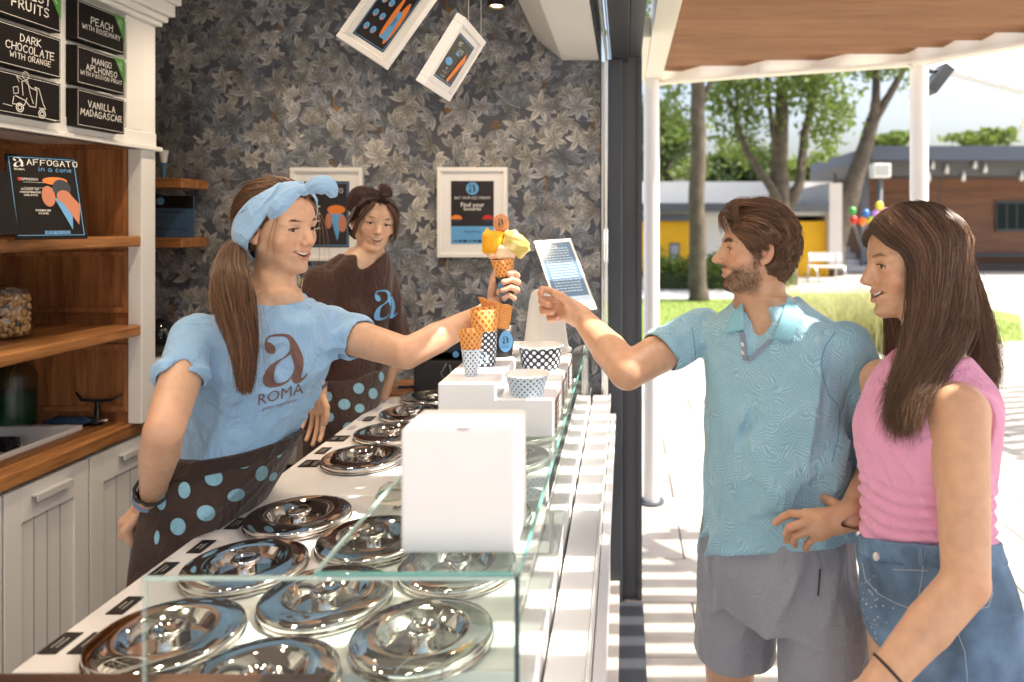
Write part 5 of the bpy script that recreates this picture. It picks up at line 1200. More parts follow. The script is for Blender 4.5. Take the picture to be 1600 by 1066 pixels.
def strands(name, S, r0, m, parent, taper=.25, seed=0, kind=None, col=None):
    """S (N, K, 3) centre lines -> thin three sided tubes"""
    S = np.asarray(S, float); N, K, _ = S.shape; T = np.gradient(S, axis=1); T /= np.maximum(np.linalg.norm(T, axis=2, keepdims=True), 1e-9)
    ref = np.array([.31, .77, .55]); a = np.cross(T, ref); a /= np.maximum(np.linalg.norm(a, axis=2, keepdims=True), 1e-9); b = np.cross(T, a)
    t = np.linspace(0, 1, K); rr = np.asarray(r0)*np.ones(N); R_ = rr[:, None]*(1-(1-taper)*t**2)[None]
    V = np.stack([S+(a*math.cos(q)+b*math.sin(q))*R_[..., None] for q in (0, 2.094, 4.189)], 2).reshape(-1, 3)
    i = np.arange(N)[:, None, None]*K*3; k = np.arange(K-1)[None, :, None]*3; j = np.arange(3)[None, None, :]; j2 = (j+1) % 3
    Q = np.stack([i+k+j, i+k+j2, i+k+3+j2, i+k+3+j], -1).reshape(-1, 4)
    c = None
    if col is not None:
        rg = np.random.default_rng(seed); mid = S[:, K//3]; nn_ = vnoise(*mid.T, 260, 5)+.6*vnoise(*mid.T, 700, 6); base = np.array(col)[None]*(rg.uniform(.6, 1.45, N)*np.exp(.75*nn_))[:, None]; c = base[:, None, :].repeat(K*3, 1).reshape(-1, 3)*1.0
    o = np_mesh(name, V, Q, m, parent, c); 
    if kind: o['kind'] = kind
    return o
# ---------------------------------------------------------------- skin, hair, cloth
def skin_mat(name):
    m = mat(name, (.6, .4, .3), .40, attr='col', var=.09, vscale=45, bump=(520, .30, .0010), spec=.5)
    b = m.node_tree.nodes['Principled BSDF']; b.inputs['Subsurface Weight'].default_value = .18; b.inputs['Subsurface Radius'].default_value = (.9, .32, .16); b.inputs['Subsurface Scale'].default_value = .008; return m
SKIN = skin_mat('skin')
def hair_mat(name, rough=.42):
    m = mat(name, (.1, .05, .03), rough, attr='col', spec=.45); b = m.node_tree.nodes['Principled BSDF']; b.inputs['Sheen Weight'].default_value = .15; b.inputs['Sheen Tint'].default_value = (1, .7, .45, 1); return m
HAIRM = hair_mat('hair'); HAIRB = mat('hair_base', (.035, .017, .009), .7)
def cloth_mat(name, col, weave=900, var=.05, wr=.3, sheen=.2):
    m = mat(name, col, .85, var=var, vscale=9, bump=(weave, .25, .0006), spec=.2)
    n = m.node_tree.nodes; L = m.node_tree.links
    if not m.get('wr'):
        m['wr'] = 1; tc = n.new('ShaderNodeTexCoord'); last = n['Principled BSDF'].inputs['Normal'].links[0].from_node
        for (sx_, sy_, sz_, ro, di, sc_) in ((1, 1, .35, .5, .010, 11), (.5, 1, .8, -.6, .006, 21)):
            mp = n.new('ShaderNodeMapping'); mp.inputs['Scale'].default_value = (sx_, sy_, sz_); mp.inputs['Rotation'].default_value = (ro, ro*.6, ro); L.new(tc.outputs['Object'], mp.inputs[0])
            t = n.new('ShaderNodeTexNoise'); t.inputs['Scale'].default_value = sc_; t.inputs['Detail'].default_value = 2; t.inputs['Distortion'].default_value = 1.4; L.new(mp.outputs[0], t.inputs[0])
            ab = n.new('ShaderNodeMath'); ab.operation = 'SUBTRACT'; ab.inputs[1].default_value = .5; L.new(t.outputs[0], ab.inputs[0]); a2 = n.new('ShaderNodeMath'); a2.operation = 'ABSOLUTE'; L.new(ab.outputs[0], a2.inputs[0]); a3 = n.new('ShaderNodeMath'); a3.operation = 'POWER'; a3.inputs[1].default_value = .7; L.new(a2.outputs[0], a3.inputs[0])
            bp = n.new('ShaderNodeBump'); bp.inputs['Strength'].default_value = wr*1.6; bp.inputs['Distance'].default_value = di*1.6; bp.invert = True; L.new(a3.outputs[0], bp.inputs['Height'])
            L.new(bp.outputs[0], last.inputs['Normal']); last = bp
    m.node_tree.nodes['Principled BSDF'].inputs['Sheen Weight'].default_value = sheen; return m

class Head:
    """x forward, y left, z up; origin between the ears"""
    def __init__(s, c, face, pitch=0, roll=0, sc=1., male=False, smile=1, neck_to=None, neck_r=.05, skin=(.58, .34, .22), lip=(.52, .18, .16), nose=0.):
        f = Vector((face[0], face[1], 0)).normalized(); M = Matrix.Rotation(math.atan2(f.y, f.x), 3, 'Z')@Matrix.Rotation(R(pitch), 3, 'Y')@Matrix.Rotation(R(roll), 3, 'X')
        s.M = np.array(M); s.c = np.array(c, float); s.sc = sc; s.male = male; s.smile = smile; s.skin = skin; s.lip = lip; s.nt = neck_to; s.nr = neck_r; s.nose = nose
    def w(s, p): return s.c+s.M@(np.array(p, float)*s.sc)
    def loc(s, P_): return ((P_-s.c)@s.M)/s.sc
    def cap(s, a, b, ra, rb): return Cap(s.w(a), s.w(b), ra*s.sc, rb*s.sc)
    def ell(s, c, r, rot=None):
        M = s.M if rot is None else s.M@np.array(rot); return Ell(s.w(c), np.array(r)*s.sc, M)
    def cranium(s, inf=0.): return [s.ell((-.014, 0, .030), (.096+inf, .075+inf, .087+inf)), s.ell((-.038, 0, -.008), (.060+inf, .060+inf, .058+inf))]
    def neck(s, shrink=0.):
        if s.nt is None: return []
        return [Cap(s.w((-.020, 0, -.055)), s.nt, s.nr*s.sc-shrink, s.nr*1.12-shrink)]
    def build(s, vox=.0019, extra=None):
        lo = s.c-.16*s.sc; hi = s.c+.16*s.sc; lo[2] = s.c[2]-.235*s.sc; F_ = Field(lo, hi, vox); m = s.male; sm = s.smile
        F_.add(s.cranium(), .02)
        F_.add(s.ell((.030, 0, .032), (.055, .063, .062)), .02)
        F_.add(s.ell((.028, 0, -.030), (.054, .056 if not m else .058, .076)), .022)
        for y in (1, -1):
            F_.add(s.cap((.000, y*.046, -.052), (.050, y*.016, -.094), .020 if not m else .024, .016 if not m else .020), .018)
            F_.add(s.ell((.050, y*.036, -.024), (.026, .023, .021+.002*sm)), .016)
            F_.add(s.cap((.080, y*.011, .021), (.066, y*.045, .020), .0085 if not m else .0105, .007), .012)
        F_.add(s.ell((.068, 0, -.098), (.018 if not m else .022, .019 if not m else .024, .015)), .016)
        F_.add(s.ell((.071, 0, -.060), (.019, .027, .021)), .014)
        for y in (1, -1): F_.sub(s.ell((.092, y*.033, .004), (.016, .0140, .0090)), .008)
        nx = s.nose
        F_.add(s.cap((.072, 0, .020), (.082, 0, -.022), .0115, .0135), .008)
        F_.add(s.cap((.080, 0, .024), (.0835+nx*.5, 0, .006), .0078, .0078), .010)
        F_.add(s.cap((.0835+nx*.5, 0, .008), (.102+nx, 0, -.024), .0072, .0080), .007)
        F_.add(s.cap((.090, 0, -.002), (.098+nx*.6, 0, -.022), .0075, .0085), .008)
        F_.add(s.ell((.1055+nx, 0, -.0300), (.0105, .0100, .0080)), .005)
        F_.add(s.cap((.088, 0, -.040), (.104+nx, 0, -.034), .0055, .0045), .006)
        for y in (1, -1):
            F_.add(s.ell((.0935+nx*.5, y*.0115, -.0335), (.0095, .0062, .0068)), .005)
            F_.sub(s.ell((.098+nx*.7, y*.0062, -.0395), (.0042, .0026, .0022)), .002)
        cz = .0068*sm; cy_ = .022+.004*sm
        for y in (1, -1):
            F_.add(s.cap((.0905, 0, -.0560), (.0755, y*cy_, -.0595+cz), .0040, .0022), .004)
            F_.add(s.cap((.0885, 0, -.0700-.003*sm), (.0770, y*(cy_-.005), -.0650+cz*.75), .0050, .0026), .004)
        if sm > .5:
            for y_ in (0, .007, -.007, .0135, -.0135, .0190, -.0190, .0225, -.0225): a_ = abs(y_); F_.sub(s.ell((.0890-12*y_*y_, y_, -.0640+.0076*(a_/.02)**1.6), (.0150, .0058, max(.0014, .0068*(1-.62*a_/.02)*(.7+.3*sm)))), .001)
        else: F_.sub(s.cap((.0955, 0, -.0632), (.080, cy_-.002, -.0615+cz), .0014, .001), .002); F_.sub(s.cap((.0955, 0, -.0632), (.080, -cy_+.002, -.0615+cz), .0014, .001), .002)
        # smile lines
        for y in (1, -1): F_.sub(s.cap((.092, y*.018, -.036), (.074, y*.034, -.062), .0022, .0022), .008)
        # lids
        for y in (1, -1):
            F_.add(s.ell((.0690, y*.0310, .0025), (.0142, .0150, .0138)), .004)
            F_.sub(s.ell((.0855, y*.0315, .0012), (.0095, .0125, .0038)), .0015)
        # ears
        for y in (1, -1):
            rot = Matrix.Rotation(R(-12), 3, 'Y')@Matrix.Rotation(R(y*-16), 3, 'Z')
            F_.add(s.ell((-.010, y*.0775, -.004), (.0185, .0060, .0310), rot), .004)
            F_.sub(s.ell((-.007, y*.0855, -.001), (.0125, .0080, .0215), rot), .002)
            F_.add(s.ell((-.014, y*.0800, -.004), (.0050, .0035, .0140), rot), .003)
            F_.add(s.ell((.000, y*.0765, -.028), (.0075, .0050, .0095), rot), .003)
            F_.sub(s.ell((.002, y*.0820, -.010), (.0050, .0050, .0075)), .002)
        if extra is not None:
            Nk = Field(lo, hi, vox); Nk.add(extra, 0); Nk.add(s.neck(), .015); F_.D = smin(F_.D, Nk.D, .018)
        else: F_.add(s.neck(), .022)
        if m: F_.add(Cap(s.w((.02, 0, -.13)), s.w((.03, 0, -.15)), .012, .010), .02)
        V, Q = F_.nets(); V = smooth_mesh(V, Q, 1, .4); col = s.paint(V); s.V = V; s.Q = Q; return V, Q, col
    def paint(s, V):
        L = s.loc(V); x, y, z = L.T; C = np.tile(np.array(s.skin), (len(V), 1)); ay = np.abs(y)
        def mixc(c, w): nonlocal C; w = np.clip(w, 0, 1)[:, None]; C = C*(1-w)+np.array(c)*w
        g = lambda cx, cy, cz_, r: np.exp(-(((x-cx)**2+(ay-cy)**2+(z-cz_)**2)/r**2))
        mixc((s.skin[0]*1.04, s.skin[1]*.72, s.skin[2]*.72), .55*g(.062, .040, -.028, .022)+.4*g(.11, 0, -.03, .012)+.4*g(-.01, .08, .0, .03))
        sm = s.smile
        # lips: distance to lip lines
        def dl(a, b):
            a = np.array(a); b = np.array(b); P_ = np.stack([x, ay, z], 1); ab = b-a; t = np.clip(((P_-a)@ab)/(ab@ab), 0, 1); return np.linalg.norm(P_-a-t[:, None]*ab, axis=1)
        cz = .0068*sm; cy_ = .022+.004*sm; du = dl((.0925, 0, -.0570), (.0775, cy_, -.0600+cz)); dd = dl((.0915, 0, -.0705-.003*sm), (.079, cy_-.004, -.0645+cz*.75))
        tp = np.clip((.0285-ay)/.010, .15, 1); mixc(s.lip, (1-np.clip((du-.0020*tp)/.0022, 0, 1))*.72*tp); mixc(s.lip, (1-np.clip((dd-.0040*tp)/.002, 0, 1))*.72*tp)
        if sm > .5: mixc((.16, .04, .04), (x < .0815-.3*ay)*(x > .06)*(ay < .019)*(np.abs(z+.0630) < .0048)*1.)
        # brows
        bx = dl((.0885, .013, .0215), (.082, .034, .0270)); b2 = dl((.082, .034, .0270), (.066, .051, .0205)); bw = .0022 if not s.male else .0046
        hc = (.06, .032, .018); nn = vnoise(x, y, z, 900, 3)
        s.brow = np.clip(1-(np.minimum(bx, b2*1.15)-bw)/.0020, 0, 1); mixc(hc, s.brow*(.38 if not s.male else .5))
        # lid rims
        for q in ((.0, .0038), (0, -.0022)):
            e = dl((.0855, .020, q[1]-.001), (.078, .0435, q[1]*.4+.001)); mixc((.09, .045, .03) if q[1] > 0 else (s.skin[0]*.7, s.skin[1]*.5, s.skin[2]*.45), np.clip(1-(e-.0012)/.0016, 0, 1)*(.85 if q[1] > 0 else .5)*(x > .07))
        mixc((.12, .04, .03), (g(.098+s.nose*.7, .0062, -.040, .0035))*.9)
        if s.male:
            n2 = vnoise(x, y, z, 1400, 5)*.5+vnoise(x, y, z, 700, 6)*.5
            jaw = np.clip((-.040-z)/.016, 0, 1)*np.clip((x+.012)/.02, 0, 1)*np.clip((.125+z)/.02, 0, 1)
            mous = g(.094, .010, -.0475, .010)*1.2+g(.086, .020, -.052, .008)
            side = np.clip((ay-.045)/.012, 0, 1)*np.clip((x-.000)/.012, 0, 1)*np.clip((.034-x)/.014, 0, 1)*np.clip((.03-z)/.02, 0, 1)*np.clip((z+.105)/.03, 0, 1)
            cheek = np.clip(1-(np.abs(z+.048)/.02), 0, 1)*np.clip((.072-x)/.02, 0, 1)*np.clip((x-.0)/.02, 0, 1)*.6
            lipm = np.clip(1-(np.minimum(du, dd)-.006)/.002, 0, 1)
            wgt = np.clip(np.maximum.reduce([jaw, mous*.8, side, cheek]), 0, 1)*(1-lipm)
            mixc((.10, .058, .038), wgt*np.clip(.50+.3*n2, 0, 1)*.62); s.beard = wgt
        n3 = vnoise(x, y, z, 120, 8); n4 = vnoise(x, y, z, 420, 9); C *= np.stack([1+.04*n3+.03*n4, 1+.07*n3+.05*n4, 1+.08*n3+.06*n4], 1)
        fk = np.clip(vnoise(x, y, z, 800, 12)*vnoise(x, y, z, 610, 13)*3.2-.55, 0, 1)*np.clip((x-.01)/.03, 0, 1); mixc((s.skin[0]*.78, s.skin[1]*.62, s.skin[2]*.55), fk*.35)
        return np.clip(C, 0, 1)
    def fuzz(s, parent, name, wgt, n, L, r, col, dirf, seed=1, lift=.35):
        V, Q = s.V, s.Q; fn = np.cross(V[Q[:, 2]]-V[Q[:, 0]], V[Q[:, 3]]-V[Q[:, 1]]); N = np.zeros_like(V)
        for k in range(4): np.add.at(N, Q[:, k], fn)
        N /= np.maximum(np.linalg.norm(N, axis=1)[:, None], 1e-12); rgx = np.random.default_rng(seed); i = rgx.choice(len(V), n, p=wgt/wgt.sum()); P_ = V[i]+rgx.normal(size=(n, 3))*.0008; Ni = N[i]; lc = s.loc(P_); D_ = dirf(lc)@s.M.T+rgx.normal(size=(n, 3))*.25; D_ -= Ni*(D_*Ni).sum(1)[:, None]; D_ /= np.linalg.norm(D_, axis=1)[:, None]
        l = (L*rgx.uniform(.5, 1.2, n))[:, None]; S = np.stack([P_-Ni*.0004, P_+D_*l*.5+Ni*l*lift, P_+D_*l+Ni*l*lift*.8], 1)
        strands(name, S, r, HAIRM, parent, .3, seed, 'stuff', col)
    def face_hair(s, parent, col=(.07, .035, .02)):
        s.fuzz(parent, 'eyebrows', s.brow**2+1e-9, 230 if not s.male else 380, .0045 if not s.male else .0068, .00022, col, lambda p: np.stack([-.5+0*p[:, 0], np.sign(p[:, 1])*1.0, np.where(np.abs(p[:, 1]) < .03, .45, -.25)], 1), 3, .18)
        if s.male: s.fuzz(parent, 'beard', s.beard**1.6+1e-9, 9000, .0042, .00017, (.085, .045, .026), lambda p: np.stack([.25+0*p[:, 0], 0*p[:, 0], -1+0*p[:, 0]], 1), 4, .30)
    def eyes(s, parent, look=(0, 0), iris=(.10, .06, .03)):
        for y in (1, -1):
            c = s.w((.0690, y*.0310, .0025)); fw = Vector(s.M@np.array([1, look[0], look[1]])).normalized(); U = Vector(s.M@np.array([0, 1, 0])); U = (U-fw*U.dot(fw)).normalized(); W_ = fw.cross(U)
            Mx = Matrix((U, W_, fw)).transposed(); r = .0124*s.sc
            e = MB().sphere(c, r, 20, 14, Mx).build('eyeball', mat('eye_white', (.72, .68, .66), .15), parent, True)
            prof = [(0, r*1.012), (r*.2, r*.995), (r*.50, r*.885)]
            MB().lathe([(a, b) for a, b in prof], c, 20, Mx).build('iris', mat('iris_%d' % int(iris[0]*1000), iris, .1), e, True)
            MB().lathe([(0, r*1.022), (r*.22, r*1.002)], c, 16, Mx).build('pupil', mat('pupil', (.004, .004, .004), .1), e)
            # upper lashes
            S = []; rg = np.random.default_rng(1)
            for k in range(34):
                t = k/33; a = np.array([.0842-.0085*t, y*(.0205+.0225*t), .0046+.0016*math.sin(math.pi*t)-.0028*t]); S.append([s.w(a+np.array([1, y*(t-.3)*1.1, .25+.3*q])*q*(.0065 if not s.male else .004)*(.6+.6*t)) for q in np.linspace(0, 1, 4)])
            strands('lashes', S, .00035*s.sc*1.2, mat('lash', (.012, .008, .006), .5), parent, .3)['kind'] = 'stuff'
        if s.smile > .5:
            v = []; m_ = 36
            for k in range(m_+1):
                yy = (k/m_-.5)*.040; gp = abs(((yy/.0052)+.5) % 1-.5); x = .0848-11*yy*yy-(.0006 if gp < .06 else 0); up_ = .0075*(abs(yy)/.02)**1.6*s.smile
                for zz in (-.0555, -.0580, -.0625-.0006*(gp > .15), -.0640+.0008*(gp < .15)): v.append(s.w((x-(.0008 if zz < -.0635 else 0), yy, zz+up_)))
            mesh('teeth', v, [(k*4+j, (k+1)*4+j, (k+1)*4+j+1, k*4+j+1) for k in range(m_) for j in range(3)], mat('teeth', (.80, .77, .70), .2), parent, True)
            MB().sphere(s.w((.074, 0, -.064)), (.009*s.sc, .019*s.sc, .008*s.sc), 12, 8, Matrix(s.M)).build('mouth_inside', mat('mouth_dark', (.07, .015, .015), .5), parent, True)
def chain(pts, rs): return [Cap(a, b, ra, rb) for a, b, ra, rb in zip(pts, pts[1:], rs, rs[1:])]
def hand_field(wr, fingers, thumb, palm, wrist_r=.024, vox=.0016, arm=None, fr=.0085, pad=.02):
    """fingers: 4 chains [MCP, PIP, (DIP), tip]; thumb chain; palm: list of prims"""
    allp = np.array([p for f in fingers+[thumb] for p in f]+[wr]); lo, hi = allp.min(0)-pad, allp.max(0)+pad; F_ = Field(lo, hi, vox)
    F_.add(palm, .012)
    if arm: F_.add(arm, .014)
    for i, f in enumerate(fingers):
        k = fr*(1, 1.03, .98, .86)[i]; n = len(f); rs = [k*1.06]+[k*(1-.16*j/(n-1)) for j in range(1, n)]
        G = Field(lo, hi, vox); G.add(chain(f, rs), .001)
        F_.D = smin(F_.D, G.D, .0022)
    for i, f in enumerate(fingers): F_.add(Cap(f[0], f[0], fr*1.1, fr*1.1), .008)
    n = len(thumb); F_.add(chain(thumb, [fr*1.35, fr*1.2, fr*1.1, fr*.95][:n]), .003)
    V, Q = F_.nets(); return smooth_mesh(V, Q, 1, .4), Q
def nails(parent, tips, nrm, size=.0055):
    for i, (p, n, d) in enumerate(zip(tips, nrm, tips)): pass
def join_parts(parts):
    Vs, Qs, Cs, o = [], [], [], 0
    for V, Q, C in parts: Vs.append(V); Qs.append(Q+o); Cs.append(C); o += len(V)
    return np.concatenate(Vs), np.concatenate(Qs), np.concatenate(Cs)
def tint(V, c, hot=None, seed=1):
    C = np.tile(np.array(c), (len(V), 1)); C *= (1+.05*vnoise(*V.T, 60, seed))[:, None]
    if hot is not None:
        for p, r, k in hot: w_ = np.exp(-((V-np.array(p))**2).sum(1)/r**2)[:, None]*k; C = C*(1-w_)+C*np.array([1.02, .74, .70])*w_
    return C
def slerp(a, b, t):
    a = a/np.linalg.norm(a, axis=-1, keepdims=True); b = b/np.linalg.norm(b, axis=-1, keepdims=True); om = np.arccos(np.clip((a*b).sum(-1, keepdims=True), -.999, .999)); return (np.sin((1-t)*om)*a+np.sin(t*om)*b)/np.sin(om)
def scalp(h, D_, off):
    """surface of the cranium ellipsoid along local directions D_, pushed out by off"""
    ez = np.where(D_[..., 2:3] > 0, .087, .130); k = 1/np.sqrt((D_[..., 0:1]/.096)**2+(D_[..., 1:2]/.075)**2+(D_[..., 2:3]/ez)**2); P_ = D_*(k+off)+np.array([-.014, 0, .030]); return h.c+(P_*h.sc)@h.M.T
def surf(d):
    e = np.array([.096, .075, .087 if d[2] > 0 else .130]); return d/np.sqrt(((d/e)**2).sum())+np.array([-.014, 0, .030])
def plane_line(n, c, jit=.006, zmin=-.07, ear=True):
    n = np.array(n, float); n /= np.linalg.norm(n); rgx = np.random.default_rng(77)
    def f(d):
        p = surf(d)
        if n@p > c-abs(rgx.normal())*jit or p[2] < zmin: return False
        if ear and ((p[0]+.010)/.026)**2+((p[2]+.006)/.036)**2 < 1 and abs(p[1]) > .05: return False
        return True
    return f
def bvh(o): return BVHTree.FromPolygons([v.co[:] for v in o.data.vertices], [tuple(p.vertices) for p in o.data.polygons])
def decal(name, mb, cloth, dirv, m, parent, off=.0012, cuts=3, back=.25):
    """drape a flat print made in a plane in front of the cloth onto it"""
    import bmesh
    bm = bmesh.new(); vs_ = [bm.verts.new(v) for v in mb.v]
    for f in mb.f:
        try: bm.faces.new([vs_[i] for i in f])
        except ValueError: pass
    bmesh.ops.triangulate(bm, faces=bm.faces[:])
    for _ in range(cuts):
        L = [e for e in bm.edges if e.calc_length() > .006]
        if not L: break
        bmesh.ops.subdivide_edges(bm, edges=L, cuts=1, use_grid_fill=False); bmesh.ops.triangulate(bm, faces=bm.faces[:])
    T = bvh(cloth); d = Vector(dirv).normalized()
    for v in bm.verts:
        hit, n, _, _ = T.ray_cast(v.co-d*back, d, 1.5)
        if hit: v.co = hit-d*off
    me = bpy.data.meshes.new(name); bm.to_mesh(me); bm.free(); return link(name, me, m, parent, True)
# ================================================================ people
def Q3(px, py, d): return np.array(P(px, py, d))
def UVcap(a, b, ra, rb): return Cap(a, b, ra, rb)
def cloth_obj(name, F_, m, parent, it=1, uvf=None):
    V, Q = F_.nets(); V = smooth_mesh(V, Q, it, .5); return np_mesh(name, V, Q, m, parent)
def folds(amp, s, dirn=None, seed=0):
    def f(x, y, z):
        if dirn is None: return amp*vnoise(x, y, z, s, seed)
        d = np.array(dirn, float); d /= np.linalg.norm(d); a = np.cross(d, [.3, .5, .8]); a /= np.linalg.norm(a); b = np.cross(d, a)
        u, v, w_ = x*d[0]+y*d[1]+z*d[2], x*a[0]+y*a[1]+z*a[2], x*b[0]+y*b[1]+z*b[2]
        q = vnoise(u*.16, v, w_, s, seed); return amp*(q*1.5+np.abs(q)-.35)
    return f
def creases(amp, s, dirn, seed=0, w=.17):
    """sharp narrow cloth folds along dirn, coming and going"""
    d = np.array(dirn, float); d /= np.linalg.norm(d); a = np.cross(d, [.3, .5, .8]); a /= np.linalg.norm(a); b = np.cross(d, a)
    def f(x, y, z):
        u, v, w_ = x*d[0]+y*d[1]+z*d[2], x*a[0]+y*a[1]+z*a[2], x*b[0]+y*b[1]+z*b[2]
        q1 = vnoise(u*.20, v, w_, s, seed); m_ = np.clip(vnoise(x, y, z, 20, seed+1)*1.4+.45, 0, 1); return amp*1.7*m_*(.30-np.exp(-(q1/w)**2))
    return f
def ridge(p0, p1, r, amp):
    """one fold: raised line from p0 to p1"""
    p0 = np.array(p0, float); p1 = np.array(p1, float); ab = p1-p0; L = ab@ab
    def f(x, y, z):
        t = np.clip(((x-p0[0])*ab[0]+(y-p0[1])*ab[1]+(z-p0[2])*ab[2])/L, 0, 1)
        dd = (x-p0[0]-t*ab[0])**2+(y-p0[1]-t*ab[1])**2+(z-p0[2]-t*ab[2])**2; return -amp*np.exp(-dd/r**2)*np.sin(math.pi*t)
    return f
def shell(F_, inner, k=.003):
    for p in inner: F_.sub(p, k)
    return F_
def legs(Fb, hips, feet, r=(.085, .055, .038), knee_y=0.):
    for h, f in zip(hips, feet):
        kn = (np.array(h)+np.array(f))/2; kn[2] = f[2]+(h[2]-f[2])*.52; kn[1] -= knee_y
        Fb.add([Cap(h, kn, r[0], r[1]), Cap(kn, f, r[1], r[2])], .03); Fb.add(Ell((f[0], f[1]-.05, f[2]-.02), (.04, .11, .035)), .02)

# ---------------------------------------------------------------- near server, pale blue shirt
skA = (.67, .405, .265)
pA = thing('person', 'smiling woman in pale blue shirt and knotted blue headband holding out an ice cream cone', 'person', (-.95, 1.64, FL))
rowsA = [(1.565, -.785, 1.635, .045, .042, 50), (1.54, -.788, 1.63, .068, .055, 50), (1.515, -.792, 1.62, .108, .076, 48), (1.485, -.800, 1.62, .138, .092, 48), (1.42, -.806, 1.62, .136, .104, 48), (1.35, -.816, 1.62, .122, .098, 50), (1.28, -.836, 1.62, .106, .086, 55), (1.22, -.862, 1.615, .098, .080, 62),
         (1.15, -.905, 1.62, .128, .082, 74), (1.07, -.950, 1.63, .158, .080, 85), (.98, -.962, 1.63, .166, .080, 88), (.84, -.965, 1.63, .164, .085, 90)]
def press(F_):
    g = F_.gr((slice(None),)*3); F_.D = np.maximum(F_.D, np.minimum(g[0]+.8905, CZ+.001-g[2])); return F_
StA = Stack(rowsA, z0=.80)
hA = Head(Q3(438, 357, 1.65), (.92, -.39), pitch=3, roll=3, sc=.875, smile=1, neck_to=(-.790, 1.635, 1.53), neck_r=.045, skin=skA)
shR, elR, wrR = V3(-.900, 1.515, 1.480), V3(-.852, 1.340, 1.335), V3(-.972, 1.49, 1.160)
shL, elL, wrL = V3(-.705, 1.735, 1.462), V3(-.482, 1.605, 1.430), V3(-.322, 1.745, 1.508)
armA = [Cap(shR, elR, .043, .034), Cap(elR, elR*.66+wrR*.34, .034, .035), Cap(elR*.66+wrR*.34, wrR, .035, .0225), Cap(shL, elL, .046, .035), Cap(elL, elL*.66+wrL*.34, .035, .035), Cap(elL*.66+wrL*.34, wrL, .035, .0225)]
Fb = Field((-1.22, 1.2, .05), (-.30, 1.95, 1.60), .005)
Fb.add(StA, 0); Fb.addg(armA[:3], .004, .03); Fb.addg(armA[3:], .004, .03); Fb.add([Cap(hA.w((-.02, 0, -.055)), hA.nt, .0395, .0445)], .015)
legs(Fb, [(-.975, 1.55, .86), (-.975, 1.72, .86)], [(-1.0, 1.55, FL+.06), (-1.0, 1.76, FL+.06)])
press(Fb); V, Q = Fb.nets(); V = smooth_mesh(V, Q, 2, .5)
parts = [(V, Q, tint(V, skA, [(elR, .04, .4), (elL, .04, .3)]))]
V, Q, C = hA.build(extra=StA); parts.append((V, Q, C))
# left hand round the cone (seen from the palm side, thumb on the left)
q = Q3
fg = [[q(799, 437, 1.812), q(808, 431, 1.785), q(803, 426, 1.758), q(795, 428, 1.742)],
      [q(798, 448, 1.810), q(809, 441, 1.778), q(800, 437, 1.748), q(787, 441, 1.735)],
      [q(795, 459, 1.806), q(808, 453, 1.775), q(798, 449, 1.745), q(784, 454, 1.735)],
      [q(790, 470, 1.800), q(803, 466, 1.772), q(795, 461, 1.748), q(787, 466, 1.742)]]
th = [q(768, 474, 1.785), q(769, 452, 1.775), q(772, 435, 1.765), q(777, 421, 1.757)]
palm = [Cap(wrL, q(780, 470, 1.81), .024, .020), Cap(q(778, 468, 1.812), q(798, 440, 1.822), .016, .011), Cap(q(772, 472, 1.80), q(792, 466, 1.812), .019, .012), Cap(q(776, 470, 1.81), q(797, 452, 1.818), .016, .011)]
V, Q = hand_field(wrL, fg, th, palm, vox=.0016, arm=[Cap(elL*.35+wrL*.65, wrL, .028, .0235)], fr=.0084)
parts.append((V, Q, tint(V, skA, [(f[-1], .008, .6) for f in fg])))
# right hand: loose fist behind the hip
c = wrR+V3(-.035, .03, -.05)
fg2 = [[c+V3(-.03+.0*i, -.02+.018*i, -.01-.002*i), c+V3(-.035, -.018+.018*i, -.040), c+V3(-.008, -.016+.018*i, -.052), c+V3(.006, -.016+.018*i, -.030)] for i in range(4)]
V, Q = hand_field(wrR, fg2, [c+V3(-.0, -.03, .0), c+V3(-.012, -.04, -.02), c+V3(-.004, -.035, -.045)], [Cap(wrR, c, .025, .024), Ell(c+V3(-.015, .005, -.01), (.022, .040, .028))], vox=.0022, arm=[Cap(elR*.3+wrR*.7, wrR, .030, .026)])
parts.append((V, Q, tint(V, skA)))
bA = np_mesh('body', *join_parts(parts)[:2], SKIN, pA, join_parts(parts)[2])
hA.face_hair(pA); hA.eyes(pA, look=(-.15, 0), iris=(.07, .045, .03))
# fingernails
for f in fg:
    a, b = f[-1], f[-2]; d = (a-b)/np.linalg.norm(a-b); c2 = a+V3(-.0015, -.0060, .0012)-d*.0015
    MB().sphere(c2, (.0040, .0016, .0034), 10, 6).build('nail', mat('nail', (.68, .42, .38), .2), pA, True)
# shirt
BLUEC = cloth_mat('pale_blue_jersey', hexc(148, 186, 222))
Fs = Field((-1.10, 1.25, 1.14), (-.52, 1.95, 1.60), .004)
Fs.add(Stack(rowsA, inf=.011, z0=1.175, z1=1.545), 0)
f_ = V3(.67, -.74, 0); ax_ = V3(.74, .67, 0)
for s in (1, -1): Fs.add(Ell(V3(-.806, 1.62, 1.405)+f_*.066+ax_*.054*s, (.052, .052, .054)), .03)
eR2 = shR+(elR-shR)*.40; eL2 = shL+(elL-shL)*.30
Fs.add([Cap(shR+V3(.01, .01, .0), eR2, .047, .048)], .02); Fs.add([Cap(shL+V3(-.01, -.0, .0), eL2+(elL-shL)*.04, .051, .051)], .02)
Fs.inter(Half(elR-shR, eR2)) if False else None
Fs.inter(Half(elR-shR, eR2) if False else Half((0, 0, -1), (0, 0, 1.205)))
Fs.disp(folds(.0060, 60, (.35, -.2, .9), 5)); Fs.disp(creases(.0055, 48, (.35, -.25, .9), 9)); Fs.disp(creases(.0040, 70, (.7, -.4, -.5), 19)); Fs.disp(folds(.0035, 22, None, 2))
